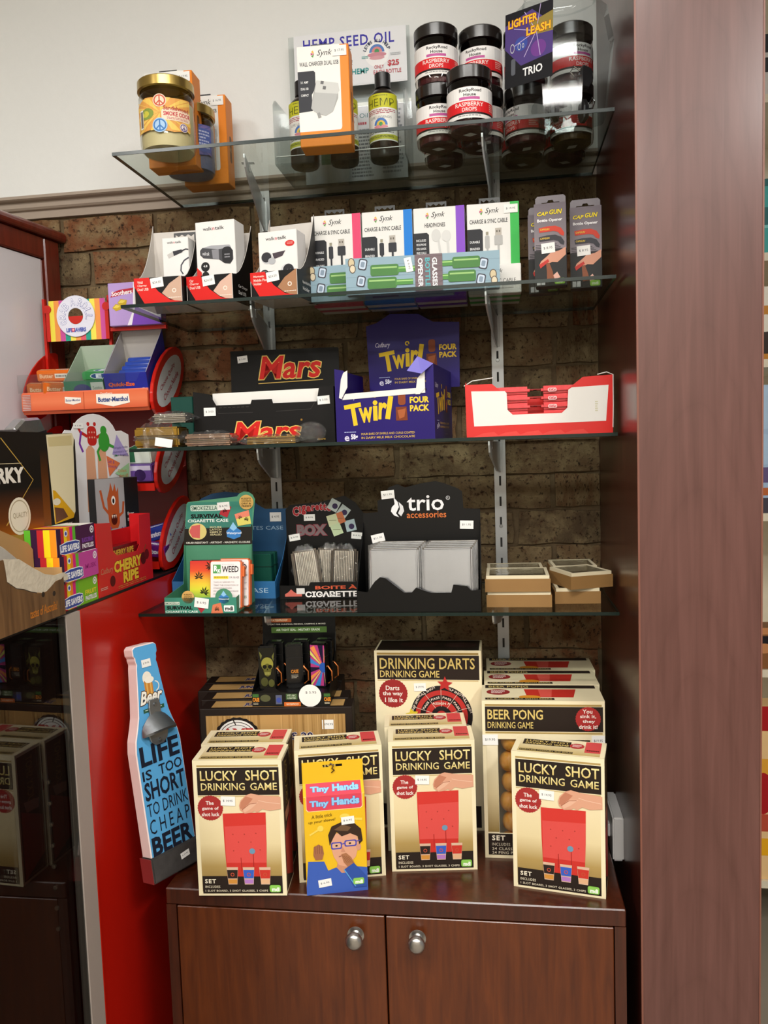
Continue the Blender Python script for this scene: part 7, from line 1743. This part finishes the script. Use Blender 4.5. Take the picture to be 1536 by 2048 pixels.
for xx, zz in ((.075, .042), (.105, .038)): MB().lathe([(0, -d / 2 - .0004), (.004, -d / 2 - .0003), (.0042, -d / 2)], 12, (xx, zz), 'y').build('knot', M('wood_knot', '#2c1d10', .6), t)
q = thing('snack_packet', 'grey and white snack packet inside the torn carton', 'snack packet', (x + .004, y + .03, ZT + .0016), 90)
MB().prism([(-.11, 0), (.05, 0), (.055, .07), (-.02, .12), (-.11, .165)], -.008, .008, 'y').build('packet', M('packet_grey', '#b9b2a6', .3, var=.2, scale=40, bump=.4), q, .003)
p = Pr(.1, .06, 100, 60); p.poly([(0, 14), (36, 20), (36, 34), (0, 30)], '#b02a26'); p.poly([(36, 20), (60, 24), (60, 36), (36, 34)], '#e8e6e0'); p.text('50g', 40, 24, 56, 32, '#3a4a70', bold=.02); p.disc(6, 4, 12, '#4a4640', ry=5); o = p.front('packet_print', q, .016, -.01, .06)

# ------------------------------------------------------------------ sliver of the next aisle past the pillar
sh = thing('shop_shelf', 'cream shop shelving in the next aisle past the pillar', 'shelving', (1.52, .80, 0))
CRM = M('cream_shelf', '#e6dcc4', 0.5)
MB().box(-.28, .28, .18, .20, 0, 2.9).build('back_board', CRM, sh)
SHZ = (.20, .82, 1.26, 1.62, 1.985, 2.40)
for z in (.20, .83, 1.28, 1.71, 2.00, 2.42): MB().box(-.28, .28, -.20, .18, z - .022, z).build('shelf_board', CRM, sh)
def gbox(name, label, cat, z, h, col, bits, xw=.16, grp='goods in the next aisle'):
    t = carton(name, label, cat, xw, .08, h, (1.355, .61), z, 0, col, grp)
    p = Pr(xw, h, 100, 100)
    for (a, b, c_) in bits: p.rect(0, a, 100, b, c_)
    p.disc(50, 50, 18, bits[0][2], ry=12); p.front('front_print', t, .08); return t
gbox('toy_carton', 'turquoise carton high on the next aisle shelf', 'carton', 2.0, .20, '#3fa8a4', [(0, 10, '#2f6f70'), (60, 66, '#7fd0cc')])
gbox('toy_carton', 'white and grey carton topmost in the next aisle', 'carton', 2.42, .16, '#d8d6d2', [(0, 30, '#33383c')])
gbox('gift_carton', 'amber carton on the upper shelf of the next aisle', 'carton', 1.71, .20, '#c9872e', [(0, 26, '#efe9da'), (60, 92, '#3a2f2a')])
gbox('comic_carton', 'pale blue and rainbow carton in the next aisle', 'carton', 1.28, .36, '#a9c4e0', [(0, 34, '#b4d0ea'), (40, 46, '#d88ab0'), (52, 58, '#e0c85a'), (64, 76, '#6a5a86'), (80, 86, '#c06a3a'), (88, 100, '#4a4550')])
gbox('sign_carton', 'dark brown carton on the middle shelf of the next aisle', 'carton', .83, .12, '#8a5a34', [(0, 16, '#c98a5a'), (20, 44, '#1f1a20'), (56, 60, '#e0b060')])
gbox('sweet_packet', 'red topped peach sweet packet low in the next aisle', 'packet', .20, .52, '#efc890', [(0, 14, '#b01c22'), (30, 40, '#e8a83a'), (52, 60, '#f0a020'), (62, 72, '#c0503a'), (76, 86, '#f0b020')])
